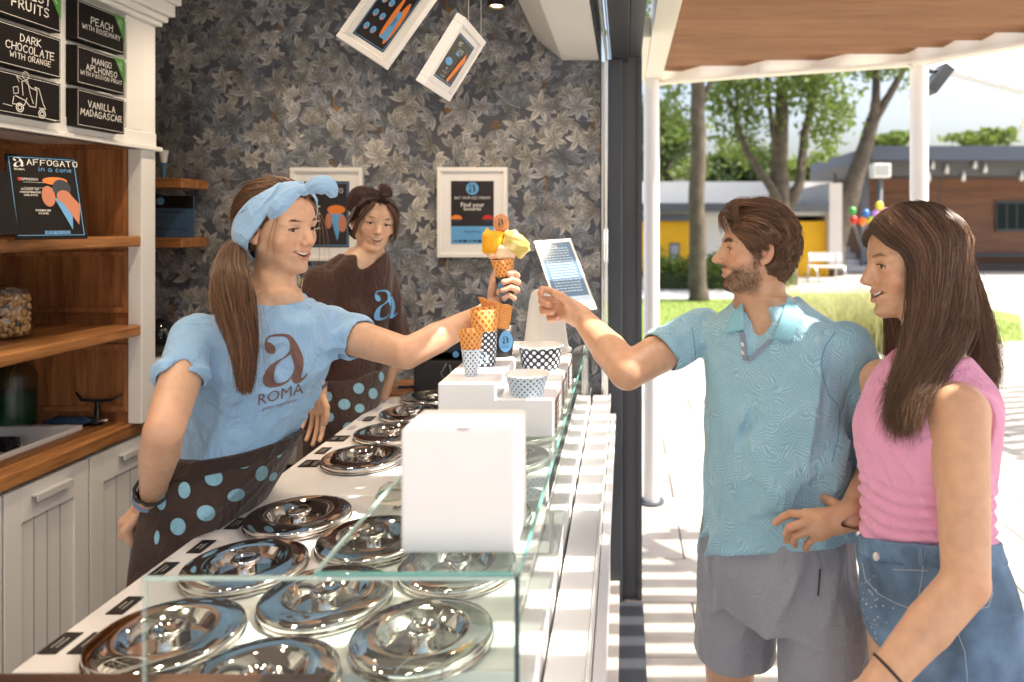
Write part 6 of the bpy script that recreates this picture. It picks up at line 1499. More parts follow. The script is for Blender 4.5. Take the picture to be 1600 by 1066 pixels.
for a, b, am in (((-.70, 1.70, 1.44), (-.80, 1.50, 1.33), .013), ((-.90, 1.47, 1.45), (-.80, 1.50, 1.38), .006), ((-.72, 1.70, 1.40), (-.83, 1.50, 1.25), .013), ((-.93, 1.55, 1.40), (-.86, 1.52, 1.27), .013), ((-.75, 1.60, 1.25), (-.88, 1.50, 1.20), .015), ((-.92, 1.55, 1.30), (-.80, 1.52, 1.215), .013), ((-.70, 1.72, 1.42), (-.62, 1.67, 1.40), .006)): Fs.disp(ridge(a, b, .018, am))
Fs.add(Stack(rowsA, inf=.007, z0=1.175, z1=1.545), 0); Fs.add([Cap(shL+V3(-.07, -.06, .0), shL, .054, .057)], .01); Fs.add([Cap(shR, eR2, .047, .043), Cap(shL, eL2, .057, .049)], 0)
nk = V3(-.783, 1.622, 1.585); Fs.sub([Ell(nk+f_*.010, (.068, .068, .062))], .006)
# trim the sleeves square to the arms, hollow them and cut the neck hole
def trim(F_, sh, el, at, r=.12):
    d = (el-sh)/np.linalg.norm(el-sh); F_.sub(Cap(at+d*(r-.004), at+d*(r*1.6), r), .002)
trim(Fs, shR, elR, eR2+(elR-shR)*.10, .085); trim(Fs, shL, elL, eL2+(elL-shL)*.12, .085)
Fs.sub([Cap(eR2+(elR-shR)*.03, elR, .040, .044), Cap(eL2+(elL-shL)*.06, elL, .043, .046)], .004)
shirtA = cloth_obj('t_shirt', Fs, BLUEC, pA, 3)
# neck rib
def ring_on(cloth, cpt, rad, nrm, name, m, parent, r=.0032, n=60, up=(0, 0, 1)):
    T = bvh(cloth); pts = []; 
    for k in range(n+1):
        a = 2*math.pi*k/n; p = Vector(cpt)+Vector((math.cos(a)*rad, math.sin(a)*rad, .12)); hit, nn, _, _ = T.ray_cast(p, Vector((0, 0, -1)), .4)
        if hit: pts.append(hit+Vector((0, 0, .0006)))
    return MB().tube(pts, r, 6).build(name, m, parent, True) if len(pts) > 8 else None
def proj_print(name, draw, cloth, px, py, m, parent, dn=1.1, off=.0012, cuts=4):
    """print designed at photo scale, thrown onto the cloth along the line from the lens position where it was measured"""
    O = P(px, py, dn); s = dn/F; mb = MB(); draw(mb, O, s); o = Vector((0, 0, H))
    import bmesh
    bm = bmesh.new(); vs_ = [bm.verts.new(v) for v in mb.v]
    for f in mb.f:
        try: bm.faces.new([vs_[i] for i in f])
        except ValueError: pass
    bmesh.ops.triangulate(bm, faces=bm.faces[:])
    for _ in range(cuts):
        L = [e for e in bm.edges if e.calc_length() > .0045]
        if not L: break
        bmesh.ops.subdivide_edges(bm, edges=L, cuts=1); bmesh.ops.triangulate(bm, faces=bm.faces[:])
    Ts = [bvh(c) for c in (cloth if isinstance(cloth, list) else [cloth])]
    bad = []
    for v in bm.verts:
        d = (v.co-o).normalized(); best = None
        for T in Ts:
            hit, n, _, dist = T.ray_cast(o, d, 6)
            if hit and (best is None or dist < best[1]): best = (hit, dist)
        if best: v.co = best[0]-d*off
        else: bad.append(v)
    if bad: bmesh.ops.delete(bm, geom=bad, context='VERTS')
    me = bpy.data.meshes.new(name); bm.to_mesh(me); bm.free(); return link(name, me, m, parent, True)
LOGB = mat('logo_brown', hexc(112, 84, 80), .8)
proj_print('logo', lambda mb, O, s: logo_a(mb, O, X, Z, 84.4*s), shirtA, 445, 563.6, LOGB, shirtA)
cs_, sn_ = math.cos(R(15)), math.sin(R(15))
proj_print('logo_word', lambda mb, O, s: font_text(mb, 'ROMA', O, (cs_, 0, sn_), (.05, 0, 1), 17*s, .0, 1.08), shirtA, 438, 617, LOGB, shirtA)
proj_print('logo_line', lambda mb, O, s: font_text(mb, 'gelato experience', O, (cs_, 0, sn_), (.2, 0, 1), 6.3*s, .0, .86), shirtA, 437, 632, LOGB, shirtA)
# jeans, apron
SEAMB = mat('seam_blue', hexc(112, 150, 190), .9)
DENG = mat('grey_denim', hexc(128, 132, 140), .9, var=.25, vscale=130, bump=(700, .4, .001))
Fj = Field((-1.22, 1.35, .14), (-.75, 1.95, 1.22), .006); Fj.add(Stack(rowsA, inf=.006, z0=.80, z1=1.20), 0)
for y in (1.56, 1.74): Fj.add([Cap((-.985, y, .86), (-.995, y, .50), .090, .075), Cap((-.995, y, .50), (-1.0, y, .16), .075, .07)], .03)
Fj.disp(folds(.004, 70, (.2, .2, 1), 4)); press(Fj); jA = cloth_obj('jeans', Fj, DENG, pA)
def seam(name, pts, w_, m, cloth, parent, off=.0015):
    def dr(mb, O, s):
        for (a, b), (c, d_) in zip(pts, pts[1:]):
            L_ = math.hypot(c-a, d_-b); u = Vector(((c-a)/L_, 0, -(d_-b)/L_)); nn = Vector((-u.z, 0, u.x)); A_ = O+Vector(((a-pts[0][0])*s, 0, -(b-pts[0][1])*s)); B_ = A_+u*L_*s
            mb.add([A_+nn*w_*s/2, A_-nn*w_*s/2, B_-nn*w_*s/2, B_+nn*w_*s/2], [(0, 1, 2, 3)])
    return proj_print(name, dr, cloth, pts[0][0], pts[0][1], m, parent, off=off, cuts=3)
APB = cloth_mat('apron_brown', hexc(76, 60, 54), 700, .18)
Fa = Field((-1.22, 1.35, .70), (-.70, 1.98, 1.26), .0045); Fa.add(Stack(rowsA, inf=.025, z0=.72, z1=1.235), 0)
Fa.disp(folds(.0040, 55, (.3, .5, .9), 7)); Fa.disp(creases(.0045, 42, (.5, .6, .6), 8)); Fa.disp(ridge((-1.02, 1.50, 1.20), (-.93, 1.50, 1.0), .02, .008)); Fa.disp(ridge((-.93, 1.47, 1.18), (-.90, 1.6, 1.06), .02, .007))
Fa.inter(Half((-.80, -.30, .10), (-1.005, 1.49, 1.05)))
Fa.inter(Half((-.10, .0, 1), (-.87, 1.6, 1.226)))
press(Fa); apA = cloth_obj('apron', Fa, APB, pA)
Fw = Field((-1.22, 1.35, 1.10), (-.70, 1.98, 1.26), .004); Fw.add(Stack(rowsA, inf=.029, z0=1.1, z1=1.25), 0); Fw.disp(folds(.0050, 55, (.3, .5, .9), 7)); Fw.inter(Half((-.10, 0, 1), (-.87, 1.6, 1.229))); Fw.inter(Half((.10, 0, -1), (-.87, 1.6, 1.196)))
cloth_obj('apron_band', Fw, cloth_mat('apron_band_brown', hexc(58, 46, 42), 700, .10), pA)
DOT = cloth_mat('dot_blue', hexc(150, 200, 220), 700, .05)
for (px, py, rx, ry, tl) in ((275, 724, 8, 13.5, 25), (305, 711, 8.5, 11.5, 10), (380, 722, 13, 10.5, 0), (438, 704, 5, 12, 15), (334, 747, 14, 12.5, 0), (288, 766, 9.5, 13, 0), (409, 740, 9, 12.5, 25), (369, 774, 14, 9.5, -20), (252, 783, 7.5, 14, 0), (322, 802, 14.5, 12.5, 0), (278, 823, 12, 13.5, 0), (245, 840, 4, 11, 5), (427, 745, 5, 8, 40)):
    a = R(tl); proj_print('dot', lambda mb, O, s: disc(mb, O, (math.cos(a), 0, -math.sin(a)), (math.sin(a), 0, math.cos(a)), rx*s, ry*s, 28), apA, px, py, DOT, apA, cuts=3, off=.0028)
# bracelets
def band(name, p, ax, r, t, m, parent, n=28, rough=0):
    ax = Vector(ax).normalized(); a = ax.orthogonal().normalized(); b = ax.cross(a); rr = random.Random(4)
    return MB().tube([Vector(p)+(a*math.cos(2*math.pi*k/n)+b*math.sin(2*math.pi*k/n))*(r+rr.uniform(-rough, rough)) for k in range(n+1)], t, 8).build(name, m, parent, True)
d = wrR-elR
band('bead_bracelet', wrR-d*.10, d+V3(0, .02, 0), .033, .0035, BLACK, pA, rough=.002); band('blue_bracelet', wrR+d*.04, d, .030, .0045, mat('band_blue', hexc(110, 140, 175), .5), pA)
d = wrL-elL; band('thin_bracelet', wrL-d*.02, d, .0275, .0012, ALU, pA)
MB().tube([hA.w((.028, .046, -.135)), hA.w((.045, .025, -.170)), hA.w((.050, 0, -.185)), hA.w((.045, -.025, -.170)), hA.w((.02, -.047, -.135))], .0009, 5).build('necklace', mat('gold', (.7, .5, .25), .25, 1.), pA, True)
# ---- hair
def hair_cap(h, inf, parent, test, col=(.1, .05, .03), vox=.004, ear=True):
    F_ = Field(h.c-.17, h.c+.17, vox); F_.add(h.cranium(inf), .02); F_.add(h.ell((-.020, 0, -.02), (.074+inf, .066+inf, .075)), .02)
    for p in test: F_.inter(p)
    if ear:
        for y in (1, -1): F_.sub(h.ell((-.010, y*.085, -.006), (.024, .035, .034)), .004)
    m = mat('hair_base_%d' % int(col[0]*1000), tuple(c*.75 for c in col), .6, bump=(500, .5, .002))
    V, Q = F_.nets(); V = smooth_mesh(V, Q, 2, .5); return np_mesh('hair_base', V, Q, m, parent)
HA = (.125, .056, .028)
hp = lambda h, n, p: Half(h.M@np.array(n, float), h.w(p))
hair_cap(hA, .006, pA, [hp(hA, (.80, 0, -.60), (.052, 0, .052)), hp(hA, (0, 0, -1), (0, 0, -.052))], HA)
rg = np.random.default_rng(5)
def back_swept(h, n, tie, off0, off1, seed, jitter=.05, front=(.55, .25), K=14, hairline=None):
    rg = np.random.default_rng(seed); out = []
    while len(out) < n:
        d = rg.normal(size=3); d /= np.linalg.norm(d)
        if not hairline(d): continue
        t = np.linspace(0, 1, K)[:, None]; D_ = slerp(np.tile(d, (K, 1)), np.tile(np.array(tie)/np.linalg.norm(tie)+rg.normal(size=3)*jitter, (K, 1)), t)
        o = off0+(off1-off0)*rg.random(); off = o+.006*np.sin(math.pi*t)*rg.random()+.0015*np.sin(t*9+rg.uniform(0, 6)); out.append(scalp(h, D_, off))
    return np.array(out)
# hair line: above and behind the face
lineA = plane_line((.80, 0, -.60), .0135, .004, -.05)
S = back_swept(hA, 6500, (-.86, .0, -.36), .003, .017, 6, .06, hairline=lineA)
strands('hair', S, .0007, HAIRM, pA, .5, 3, 'stuff', HA)
# pony tail over the near shoulder
root = hA.w((-.098, -.020, -.030)); path = np.array([root, q(366, 398, 1.60), q(360, 440, 1.50), q(369, 490, 1.455), q(380, 545, 1.435), q(383, 610, 1.44)])
def along(path, K):
    t = np.linspace(0, len(path)-1, K); i = np.minimum(t.astype(int), len(path)-2); f = (t-i)[:, None]
    pm = np.vstack([2*path[0]-path[1], path, 2*path[-1]-path[-2]]); p0, p1, p2, p3 = pm[i], pm[i+1], pm[i+2], pm[i+3]
    return .5*(2*p1+(p2-p0)*f+(2*p0-5*p1+4*p2-p3)*f**2+(3*p1-p0-3*p2+p3)*f**3)
def tail(path, n, w0, w1, wmid, K, seed, endvar=.15, wob=.004):
    rg = np.random.default_rng(seed); out = []
    for _ in range(n):
        L = 1-endvar*rg.random()**2; c = along(path, 40); c = np.stack([np.interp(np.linspace(0, L*39, K), np.arange(40), c[:, k]) for k in range(3)], 1)
        t = np.linspace(0, L, K)[:, None]; o = rg.normal(size=3); o /= np.linalg.norm(o); o *= rg.random()**.5; o[1] *= .6; wd = np.interp(t[:, 0], [0, .12, .5, 1], [w0, w0*1.5, wmid, w1])[:, None]
        ph = rg.uniform(0, 6, 3); out.append(c+o*wd+wob*np.stack([np.sin(t[:, 0]*7+ph[0]), np.sin(t[:, 0]*6+ph[1])*.6, 0*t[:, 0]], 1)*t)
    return np.array(out)
S = tail(path, 4200, .015, .016, .046, 22, 8, .42)
strands('pony_tail', S, .0007, HAIRM, pA, .3, 4, 'stuff', HA)
FLY = rg.normal
cr = MB().tube([tuple(p) for p in along(path, 16)[:14]], [.016, .018, .019, .020, .022, .023, .024, .024, .023, .021, .018, .014, .009, .004], 12).build('tail_core', HAIRB, pA, True)
# loose strands by the temple
S = []
for k in range(7):
    a = rg.uniform(-.004, .004, 3); S.append(along(np.array([hA.w((.060, -.050, .075)+a), hA.w((.062, -.068, .03)+a), hA.w((.050, -.074, -.03)+a*2), hA.w((.050, -.070, -.095)+a*3)]), 12))
for k in range(5):
    a = rg.uniform(-.006, .006, 3); S.append(along(np.array([hA.w((.085, .018, .078)+a), hA.w((.108, .02, .05)+a), hA.w((.118, .026, -.0)+a*2), hA.w((.112, .034, -.12)+a*4)]), 12))
S = np.array(S); strands('loose_hair', S, .00055, HAIRM, pA, .3, 9, 'stuff', (.20, .10, .05))
fl_ = back_swept(hA, 45, (-.86, .0, -.36), .012, .030, 26, .25, hairline=lineA); fl_ = fl_+np.cumsum(rg.normal(size=fl_.shape)*.0014, axis=1); strands('flyaways', fl_, .0004, HAIRM, pA, .3, 12, 'stuff', (.24, .13, .07))
fl_ = tail(path, 110, .02, .05, .055, 22, 9, .4); fl_ = fl_+np.cumsum(rg.normal(size=fl_.shape)*.0012, axis=1); strands('flyaways', fl_, .0004, HAIRM, pA, .3, 13, 'stuff', (.24, .13, .07))
# ---- knotted headband
HB_ = cloth_mat('headband_blue', hexc(150, 186, 222), 800, .04)
def headband(h, m, parent, wdt=.034, inf=.022, n_=(.80, 0, -.60), c_=(.010, 0, .052), bow=True, seed=3):
    F_ = Field(h.c-.19, h.c+.19, .0026); F_.add(h.cranium(inf), .02); F_.add(h.ell((-.012, 0, -.02), (.082+inf, .078+inf*.8, .06)), .02); F_.disp(folds(.0020, 60, h.M@np.array([.6, 0, .8]), seed)); F_.disp(creases(.0035, 90, h.M@np.array([.6, 0, .8]), seed+2, .14))
    I = Field(h.c-.19, h.c+.19, .0026); I.add(h.cranium(inf-.006), .02); I.add(h.ell((-.012, 0, -.02), (.082+inf-.006, .078+inf*.8-.006, .06)), .02); F_.D = np.maximum(F_.D, -I.D)
    nn = h.M@np.array(n_, float); c0 = h.w(c_); 
    g = F_.gr((slice(None),)*3); L = [(g[i]-h.c[i]) for i in range(3)]; lz = (L[0]*h.M[0, 2]+L[1]*h.M[1, 2]+L[2]*h.M[2, 2])/h.sc
    wl = wdt*(1.0-.50*np.clip((lz-.02)/.09, 0, 1)); dist = np.abs((g[0]-c0[0])*nn[0]+(g[1]-c0[1])*nn[1]+(g[2]-c0[2])*nn[2])
    F_.D = np.maximum(F_.D, dist-wl); return cloth_obj('headband', F_, m, parent, 1)
hbA = headband(hA, HB_, pA)
def leaf_cloth(name, pts, wmax, m, parent, thick=.004, twist=0.3, up=(0, 0, 1), n=14, puff=.006):
    c = along(np.array(pts), n); T = np.gradient(c, axis=0); T /= np.linalg.norm(T, axis=1)[:, None]; upv = np.array(up, float); v = []; w_ = 7
    for i in range(n):
        t = i/(n-1); hw = wmax*(math.sin(math.pi*min(.98, t*.86+.07))**.75); s = np.cross(T[i], upv); s /= np.linalg.norm(s); b = np.cross(s, T[i]); a = twist*t
        for j in range(w_): e = (j/(w_-1)-.5)*2; v.append(c[i]+(s*math.cos(a)+b*math.sin(a))*hw*e+(b*math.cos(a)-s*math.sin(a))*(puff*math.sin(math.pi*t)*(1-e*e)+.0015*math.sin(e*7+t*9)))
    o = mesh(name, v, [(i*w_+j, i*w_+j+1, (i+1)*w_+j+1, (i+1)*w_+j) for i in range(n-1) for j in range(w_-1)], m, parent, True); s_ = o.modifiers.new('s', 'SOLIDIFY'); s_.thickness = thick; s_.offset = 0; o.modifiers.new('u', 'SUBSURF').levels = 1; return o
kn = q(474, 297, 1.545)
MB().sphere(kn, (.015, .014, .013), 14, 10).build('knot', HB_, hbA, True)
leaf_cloth('bow_end', [kn, q(496, 289, 1.53), q(514, 293, 1.53), q(522, 309, 1.54)], .021, HB_, hbA, .003, 0., (0, -1, 0), puff=.010)
leaf_cloth('bow_end', [kn+V3(0, -.006, 0), q(452, 306, 1.53), q(434, 324, 1.525), q(421, 341, 1.535)], .019, HB_, hbA, .003, 0., (0, -1, 0), puff=.008)
MB().sphere(hA.w((-.10, 0, -.045)), (.03, .04, .02), 14, 10, Matrix(hA.M)).build('band_tie', HB_, hbA, True)

# ---------------------------------------------------------------- held ice cream
ic = thing('ice_cream_cone', 'held waffle cone with three scoops, round wafer and black sleeve, in the near server\'s hand', 'ice cream cone', (-.33, 1.77, 1.55))
tip = q(795, 482, 1.775); topc = q(785, 404, 1.762); axv = Vector(topc-tip); Ht = axv.length; axv.normalize(); M_ = axv.to_track_quat('Z', 'Y').to_matrix()
rt = 18.5*1.765/F
lathe_uv('waffle', [(.012, Ht*.30), (rt, Ht), (rt*.97, Ht+.001), (rt*.9, Ht*.97)], tip, WAFG, ic, 48, M_)
MB().lathe([(.002, 0), (.0115, Ht*.05), (rt*.80+.0012, Ht*.66), (rt*.78, Ht*.66)], tip, 40, M_).build('sleeve', mat('sleeve_black', (.02, .02, .024), .4), ic, True)
mb = MB(); cyc = Vector(tip)+axv*Ht*.40
for (u0, u1, nn_) in ((-.75, .35, 8),):
    for i in range(nn_):
        for j in range(6):
            pass
def on_sleeve(a, h):   # a: angle from the camera side, h: height along the axis
    r_ = .0115+(rt*.80-.0115)*(h/(Ht*.66))+.0022; base = Vector(tip)+axv*h; fx = Vector((1, 0, 0))-axv*axv.x; fx.normalize(); fy = axv.cross(fx); return base+(fx*math.sin(a)-fy*math.cos(a))*r_
v = []; fa_ = []
n1, n2 = 14, 10
for i in range(n1+1):
    for j in range(n2+1): b_ = 2*math.pi*i/n1; k_ = j/n2; v.append(on_sleeve(-.35+.62*k_*math.cos(b_), Ht*.36+Ht*.215*k_*math.sin(b_)))
fa_ = [(i*(n2+1)+j, (i+1)*(n2+1)+j, (i+1)*(n2+1)+j+1, i*(n2+1)+j+1) for i in range(n1) for j in range(n2)]
mesh('sleeve_badge', v, fa_, BLUEP, ic, True)
mb = MB(); fx = on_sleeve(-.35, Ht*.40); logo_a(mb, fx+Vector((0, -.0012, 0)), (1, -.25, 0), axv, .017); mb.build('badge_logo', mat('dark_ink', (.02, .03, .05), .6), ic)
# scoops
def scoop(name, prims, col, seed, amp=.0022, stri=None, sp=90, var=None, vox=.0012):
    P_ = np.array([np.concatenate(p.bb()) for p in prims]); F_ = Field(P_[:, :3].min(0)-.01, P_[:, 3:].max(0)+.01, vox); F_.add(prims, .008)
    if stri is not None: F_.disp(folds(amp, sp*1.6, stri, seed))
    F_.disp(lambda x, y, z: amp*.7*vnoise(x, y, z, sp*2, seed+1)); F_.disp(lambda x, y, z: .0005*vnoise(x, y, z, 900, seed+2))
    V, Q = F_.nets(); C = np.tile(np.array(col), (len(V), 1)); nn = vnoise(*V.T, 170, seed+5)[:, None]
    if var is not None: w_ = np.clip(nn*1.6-.1, 0, 1); C = C*(1-w_)+np.array(var)*w_
    C *= 1+.08*nn
    m = mat('gelato', (.8, .6, .3), .42, attr='col', bump=(300, .3, .001)); b = m.node_tree.nodes['Principled BSDF']; b.inputs['Subsurface Weight'].default_value = .25; b.inputs['Subsurface Radius'].default_value = (1, .8, .4); b.inputs['Subsurface Scale'].default_value = .006
    return np_mesh(name, V, Q, m, ic, C)
dS = 1.76
scoop('scoop', [Ell(q(784, 399, dS), (.028, .026, .013)), Ell(q(768, 398, dS-.006), (.012, .012, .010)), Ell(q(800, 396, dS-.002), (.012, .012, .011)), Ell(q(787, 389, dS-.012), (.018, .015, .012))], hexc(244, 214, 178), 3, .002, None, 120, hexc(232, 168, 110))
scoop('scoop', [Ell(q(771, 381, dS-.004), (.026, .024, .030)), Ell(q(763, 369, dS), (.014, .016, .014)), Ell(q(778, 366, dS), (.016, .016, .008)), Ell(q(761, 358, dS), (.004, .006, .004)), Ell(q(761, 391, dS-.005), (.011, .012, .010))], hexc(246, 178, 20), 5, .0020, None, 110, hexc(255, 206, 60))
scoop('scoop', [Ell(q(803, 378, dS-.002), (.026, .024, .026)), Ell(q(815, 386, dS), (.016, .016, .020)), Ell(q(799, 366, dS), (.016, .016, .010)), Ell(q(812, 398, dS), (.009, .010, .009)), Ell(q(823, 388, dS+.002), (.007, .010, .010))], hexc(206, 188, 104), 8, .0030, M_@Vector((.3, .2, .9)), 130, hexc(238, 226, 168))
w0 = q(783, 349, dS+.002); MB().lathe([(0, -.002), (.0185, -.002), (.0195, 0), (.0185, .002), (0, .002)], w0, 36, Matrix(((1, .0, .10), (0, -.12, -.99), (.0, 1.18, -.12)))).build('wafer', mat('wafer_tan', hexc(214, 150, 104), .7, var=.1, vscale=90), ic, True)
mb = MB(); logo_a(mb, Vector(w0)+Vector((.0, -.0048, .0035)), X, (0, -.1, 1), .016); font_text(mb, 'ROMA', Vector(w0)+Vector((0, -.0038, -.008)), X, (0, -.1, 1), .003); mb.build('wafer_print', mat('dark_ink', (.02, .03, .05), .6), ic)
# ---------------------------------------------------------------- second server, brown shirt
skB = (.66, .40, .26)
pB = thing('person', 'smiling young woman in brown shirt and dark headband standing behind the other server', 'person', (-.98, 2.5, FL))
rowsB = [(1.60, -.889, 2.50, .044, .042, 60), (1.575, -.899, 2.50, .070, .054, 60), (1.55, -.914, 2.50, .105, .070, 60), (1.515, -.932, 2.50, .130, .082, 58), (1.42, -.946, 2.50, .130, .094, 58), (1.33, -.950, 2.50, .120, .088, 58), (1.26, -.953, 2.50, .116, .084, 60), (1.196, -.962, 2.50, .128, .088, 65), (1.10, -.985, 2.50, .150, .088, 75), (.98, -.995, 2.50, .158, .085, 80), (.84, -1.0, 2.50, .16, .09, 85)]
rowsB = [(r_[0]+(.035 if r_[0] > 1.3 else 0), *r_[1:]) for r_ in rowsB]
hB = Head(Q3(584, 349, 2.5), (.52, -.85), pitch=4, roll=-8, sc=.85, smile=1, neck_to=(-.885, 2.51, 1.585), neck_r=.046, skin=skB)
Fb = Field((-1.25, 2.15, .05), (-.70, 2.80, 1.68), .006); Fb.add(Stack(rowsB, z0=.80), 0)
sR, eR, wR = V3(-1.005, 2.385, 1.515), V3(-1.03, 2.27, 1.30), V3(-.975, 2.30, 1.195)
sL, eL, wL = V3(-.875, 2.61, 1.515), V3(-.85, 2.70, 1.25), V3(-.90, 2.66, 1.06)
for s_, e_, w_ in ((sR, eR, wR), (sL, eL, wL)): Fb.addg([Cap(s_, e_, .045, .038), Cap(e_, w_, .038, .026)], .004, .025)
Fb.add([Cap(hB.w((-.02, 0, -.055)), hB.nt, .040, .045)], .015); legs(Fb, [(-1.01, 2.42, .86), (-1.01, 2.58, .86)], [(-1.01, 2.40, FL+.06), (-1.01, 2.60, FL+.06)])
V, Q = Fb.nets(); parts = [(smooth_mesh(V, Q, 2, .5), Q, None)]; parts[0] = (parts[0][0], Q, tint(parts[0][0], skB))
V, Q, C = hB.build(.0023, Stack(rowsB, z0=.80)); parts.append((V, Q, C))
def open_hand(w_, tipdir, side, L=.085, vox=.0022, curl=.02, palmn=(0, -1, 0), arm=None, spread=.35):
    """relaxed hanging hand"""
    w_ = np.array(w_, float); t = np.array(tipdir, float); t /= np.linalg.norm(t); sd = np.array(side, float); sd -= t*(sd@t); sd /= np.linalg.norm(sd); n = np.array(palmn, float)
    fg = []
    for i in range(4):
        o = sd*(.0285-.019*i); m_ = w_+t*(L+(.004, .008, .004, -.006)[i])+o; l = (.040, .045, .041, .032)[i]; dr = t+sd*(.12-.08*i)*spread*2; dr /= np.linalg.norm(dr)
        fg.append([m_, m_+dr*l+n*curl*.3, m_+dr*l*1.6+n*curl, m_+dr*l*1.95+n*curl*1.7])
    th = [w_+t*.025+sd*.022+n*.004, w_+t*.055+sd*.042+n*.012, w_+t*.082+sd*.046+n*.018, w_+t*.103+sd*.044+n*.022]
    palm = [Cap(w_, w_+t*.03, .024, .024)]+[Cap(w_+t*.02+sd*(.012-.008*i), fg[i][0], .017, .0115) for i in range(4)]
    V, Q = hand_field(w_, fg, th, palm, vox=vox, arm=arm, fr=.0080); return V, Q, fg
V, Q, fgB = open_hand(wR, (-.05, -.03, -1), (.95, -.2, 0), .072, arm=[Cap(eR*.3+wR*.7, wR, .029, .026)]); parts.append((V, Q, tint(V, skB)))
V, Q, _ = open_hand(wL, (-.1, .0, -1), (.2, -.9, 0), .072, vox=.003); parts.append((V, Q, tint(V, skB)))
J = join_parts(parts); np_mesh('body', J[0], J[1], SKIN, pB, J[2]); hB.face_hair(pB); hB.eyes(pB, look=(-.05, 0), iris=(.07, .045, .03))
BRC = cloth_mat('brown_jersey', hexc(66, 44, 38)); fB = V3(.85, -.52, 0); aB = V3(.52, .85, 0)
Fs = Field((-1.2, 2.15, 1.14), (-.70, 2.80, 1.66), .005); Fs.add(Stack(rowsB, inf=.012, z0=1.18, z1=1.612), 0)
for s in (1, -1): Fs.add(Ell(V3(-.946, 2.5, 1.42)+fB*.058+aB*.050*s, (.048, .048, .052)), .03)
Fs.addg([Cap(sR, eR, .056, .060)], 0, .02); Fs.addg([Cap(sL, eL, .056, .060)], 0, .02)
Fs.disp(folds(.005, 26, None, 12)); Fs.disp(folds(.006, 70, (.3, 0, .95), 13))
Fs.add(Stack(rowsB, inf=.005, z0=1.18, z1=1.612), 0); Fs.add([Cap(sR, eR, .050, .046), Cap(sL, eL, .050, .046)], 0); Fs.sub([Ell((-.885, 2.49, 1.635), (.060, .064, .058))], .01); Fs.sub([Cap((-.865, 2.44, 1.605), (-.868, 2.37, 1.53), .034, .008)], .012)
Fs.sub([Cap(eR+(0, 0, .0), eR*.0+eR+(eR-sR)*.5, .075, .075)], .003); shirtB = cloth_obj('t_shirt', Fs, BRC, pB)
def wide_a(mb, O, s, w_, h_):
    v, f = logo_a2d(); mb.add([Vector(O)+Vector((a*w_*s/.83, 0, b*h_*s)) for a, b in v], f)
proj_print('logo', lambda mb, O, s: wide_a(mb, O, s, 36, 48), shirtB, 602, 477, mat('logo_blue', hexc(110, 170, 220), .8), shirtB, off=.005)
Fj = Field((-1.25, 2.15, .14), (-.75, 2.85, 1.20), .007); Fj.add(Stack(rowsB, inf=.006, z0=.80, z1=1.19), 0)
for y in (2.42, 2.58): Fj.add([Cap((-1.01, y, .86), (-1.01, y, .50), .096, .075), Cap((-1.01, y, .50), (-1.01, y, .16), .075, .07)], .03)
cloth_obj('trousers', Fj, mat('trouser_taupe', hexc(120, 108, 100), .9), pB)
Fa = Field((-1.25, 2.15, .66), (-.72, 2.85, 1.23), .005); Fa.add(Stack(rowsB, inf=.020, z0=.70, z1=1.205), 0); Fa.disp(folds(.005, 30, (.3, .3, .9), 17)); Fa.inter(Half((-.8, -.5, 0), (-1.09, 2.42, 1.0)))
apB = cloth_obj('apron', Fa, APB, pB)
for (px, py, rx, ry) in ((560.5, 607, 8.5, 8.5), (583, 615, 7, 8.5), (596, 589, 4, 8), (538, 632, 9.5, 8.5), (562, 638, 7.5, 7), (514, 620, 5, 7.5), (494.5, 631, 4, 7), (514, 652, 8, 7.5), (499, 666, 6, 9), (545, 668, 9, 8), (603, 600, 3, 8)):
    proj_print('dot', lambda mb, O, s: disc(mb, O, X, Z, rx*s, ry*s, 20), apB, px, py, DOT, apB, cuts=2)
band('blue_bracelet', wR+(wR-eR)*.02, wR-eR, .030, .005, mat('band_navy', hexc(52, 66, 96), .5), pB)
MB().tube([hB.w((.015, .044, -.125)), hB.w((.048, .030, -.165)), hB.w((.068, .002, -.205)), hB.w((.052, -.026, -.165)), hB.w((.02, -.045, -.125))], .0010, 5).build('necklace', mat('gold', (.7, .5, .25), .25, 1.), pB, True)
MB().sphere(hB.w((.070, .002, -.210)), .004, 8, 6).build('pendant', mat('pearl', (.8, .78, .74), .2), pB, True)
HBc = (.040, .020, .013)
hair_cap(hB, .006, pB, [hp(hB, (.80, 0, -.60), (.054, 0, .048)), hp(hB, (0, 0, -1), (0, 0, -.045))], HBc)
lineB = plane_line((.80, 0, -.60), .0165, .004, -.05)
strands('hair', back_swept(hB, 3000, (-.9, .0, -.15), .003, .016, 16, .08, hairline=lineB), .0010, HAIRM, pB, .5, 3, 'stuff', HBc)
S = np.array([along(np.array([hB.w((.075, sd*.03, .082)), hB.w((.080, sd*.055, .05)), hB.w((.060, sd*.076, .0)), hB.w((.045, sd*.080, -.045-.02*rg.random()))])+rg.normal(size=3)*.004, 10) for k in range(60) for sd in (1, -1)])
strands('loose_hair', S, .0009, HAIRM, pB, .3, 5, 'stuff', (.10, .05, .03))
BD = cloth_mat('headband_brown', hexc(58, 38, 34), 800, .04)
hbB = headband(hB, BD, pB, .020, .020, (.80, 0, -.60), (.018, 0, .052), seed=13)
kn = hB.w((.062, .010, .118)); MB().sphere(kn, (.013, .012, .012), 12, 8).build('knot', BD, hbB, True)
leaf_cloth('bow_end', [kn, q(596, 296, 2.39), q(604, 299, 2.40), q(611, 308, 2.42)], .020, BD, hbB, .003, 0., (0, -1, 0), puff=.008)
leaf_cloth('bow_end', [kn, q(566, 300, 2.38), q(553, 310, 2.375), q(543, 329, 2.385)], .024, BD, hbB, .003, 0., (0, -1, 0), puff=.008)

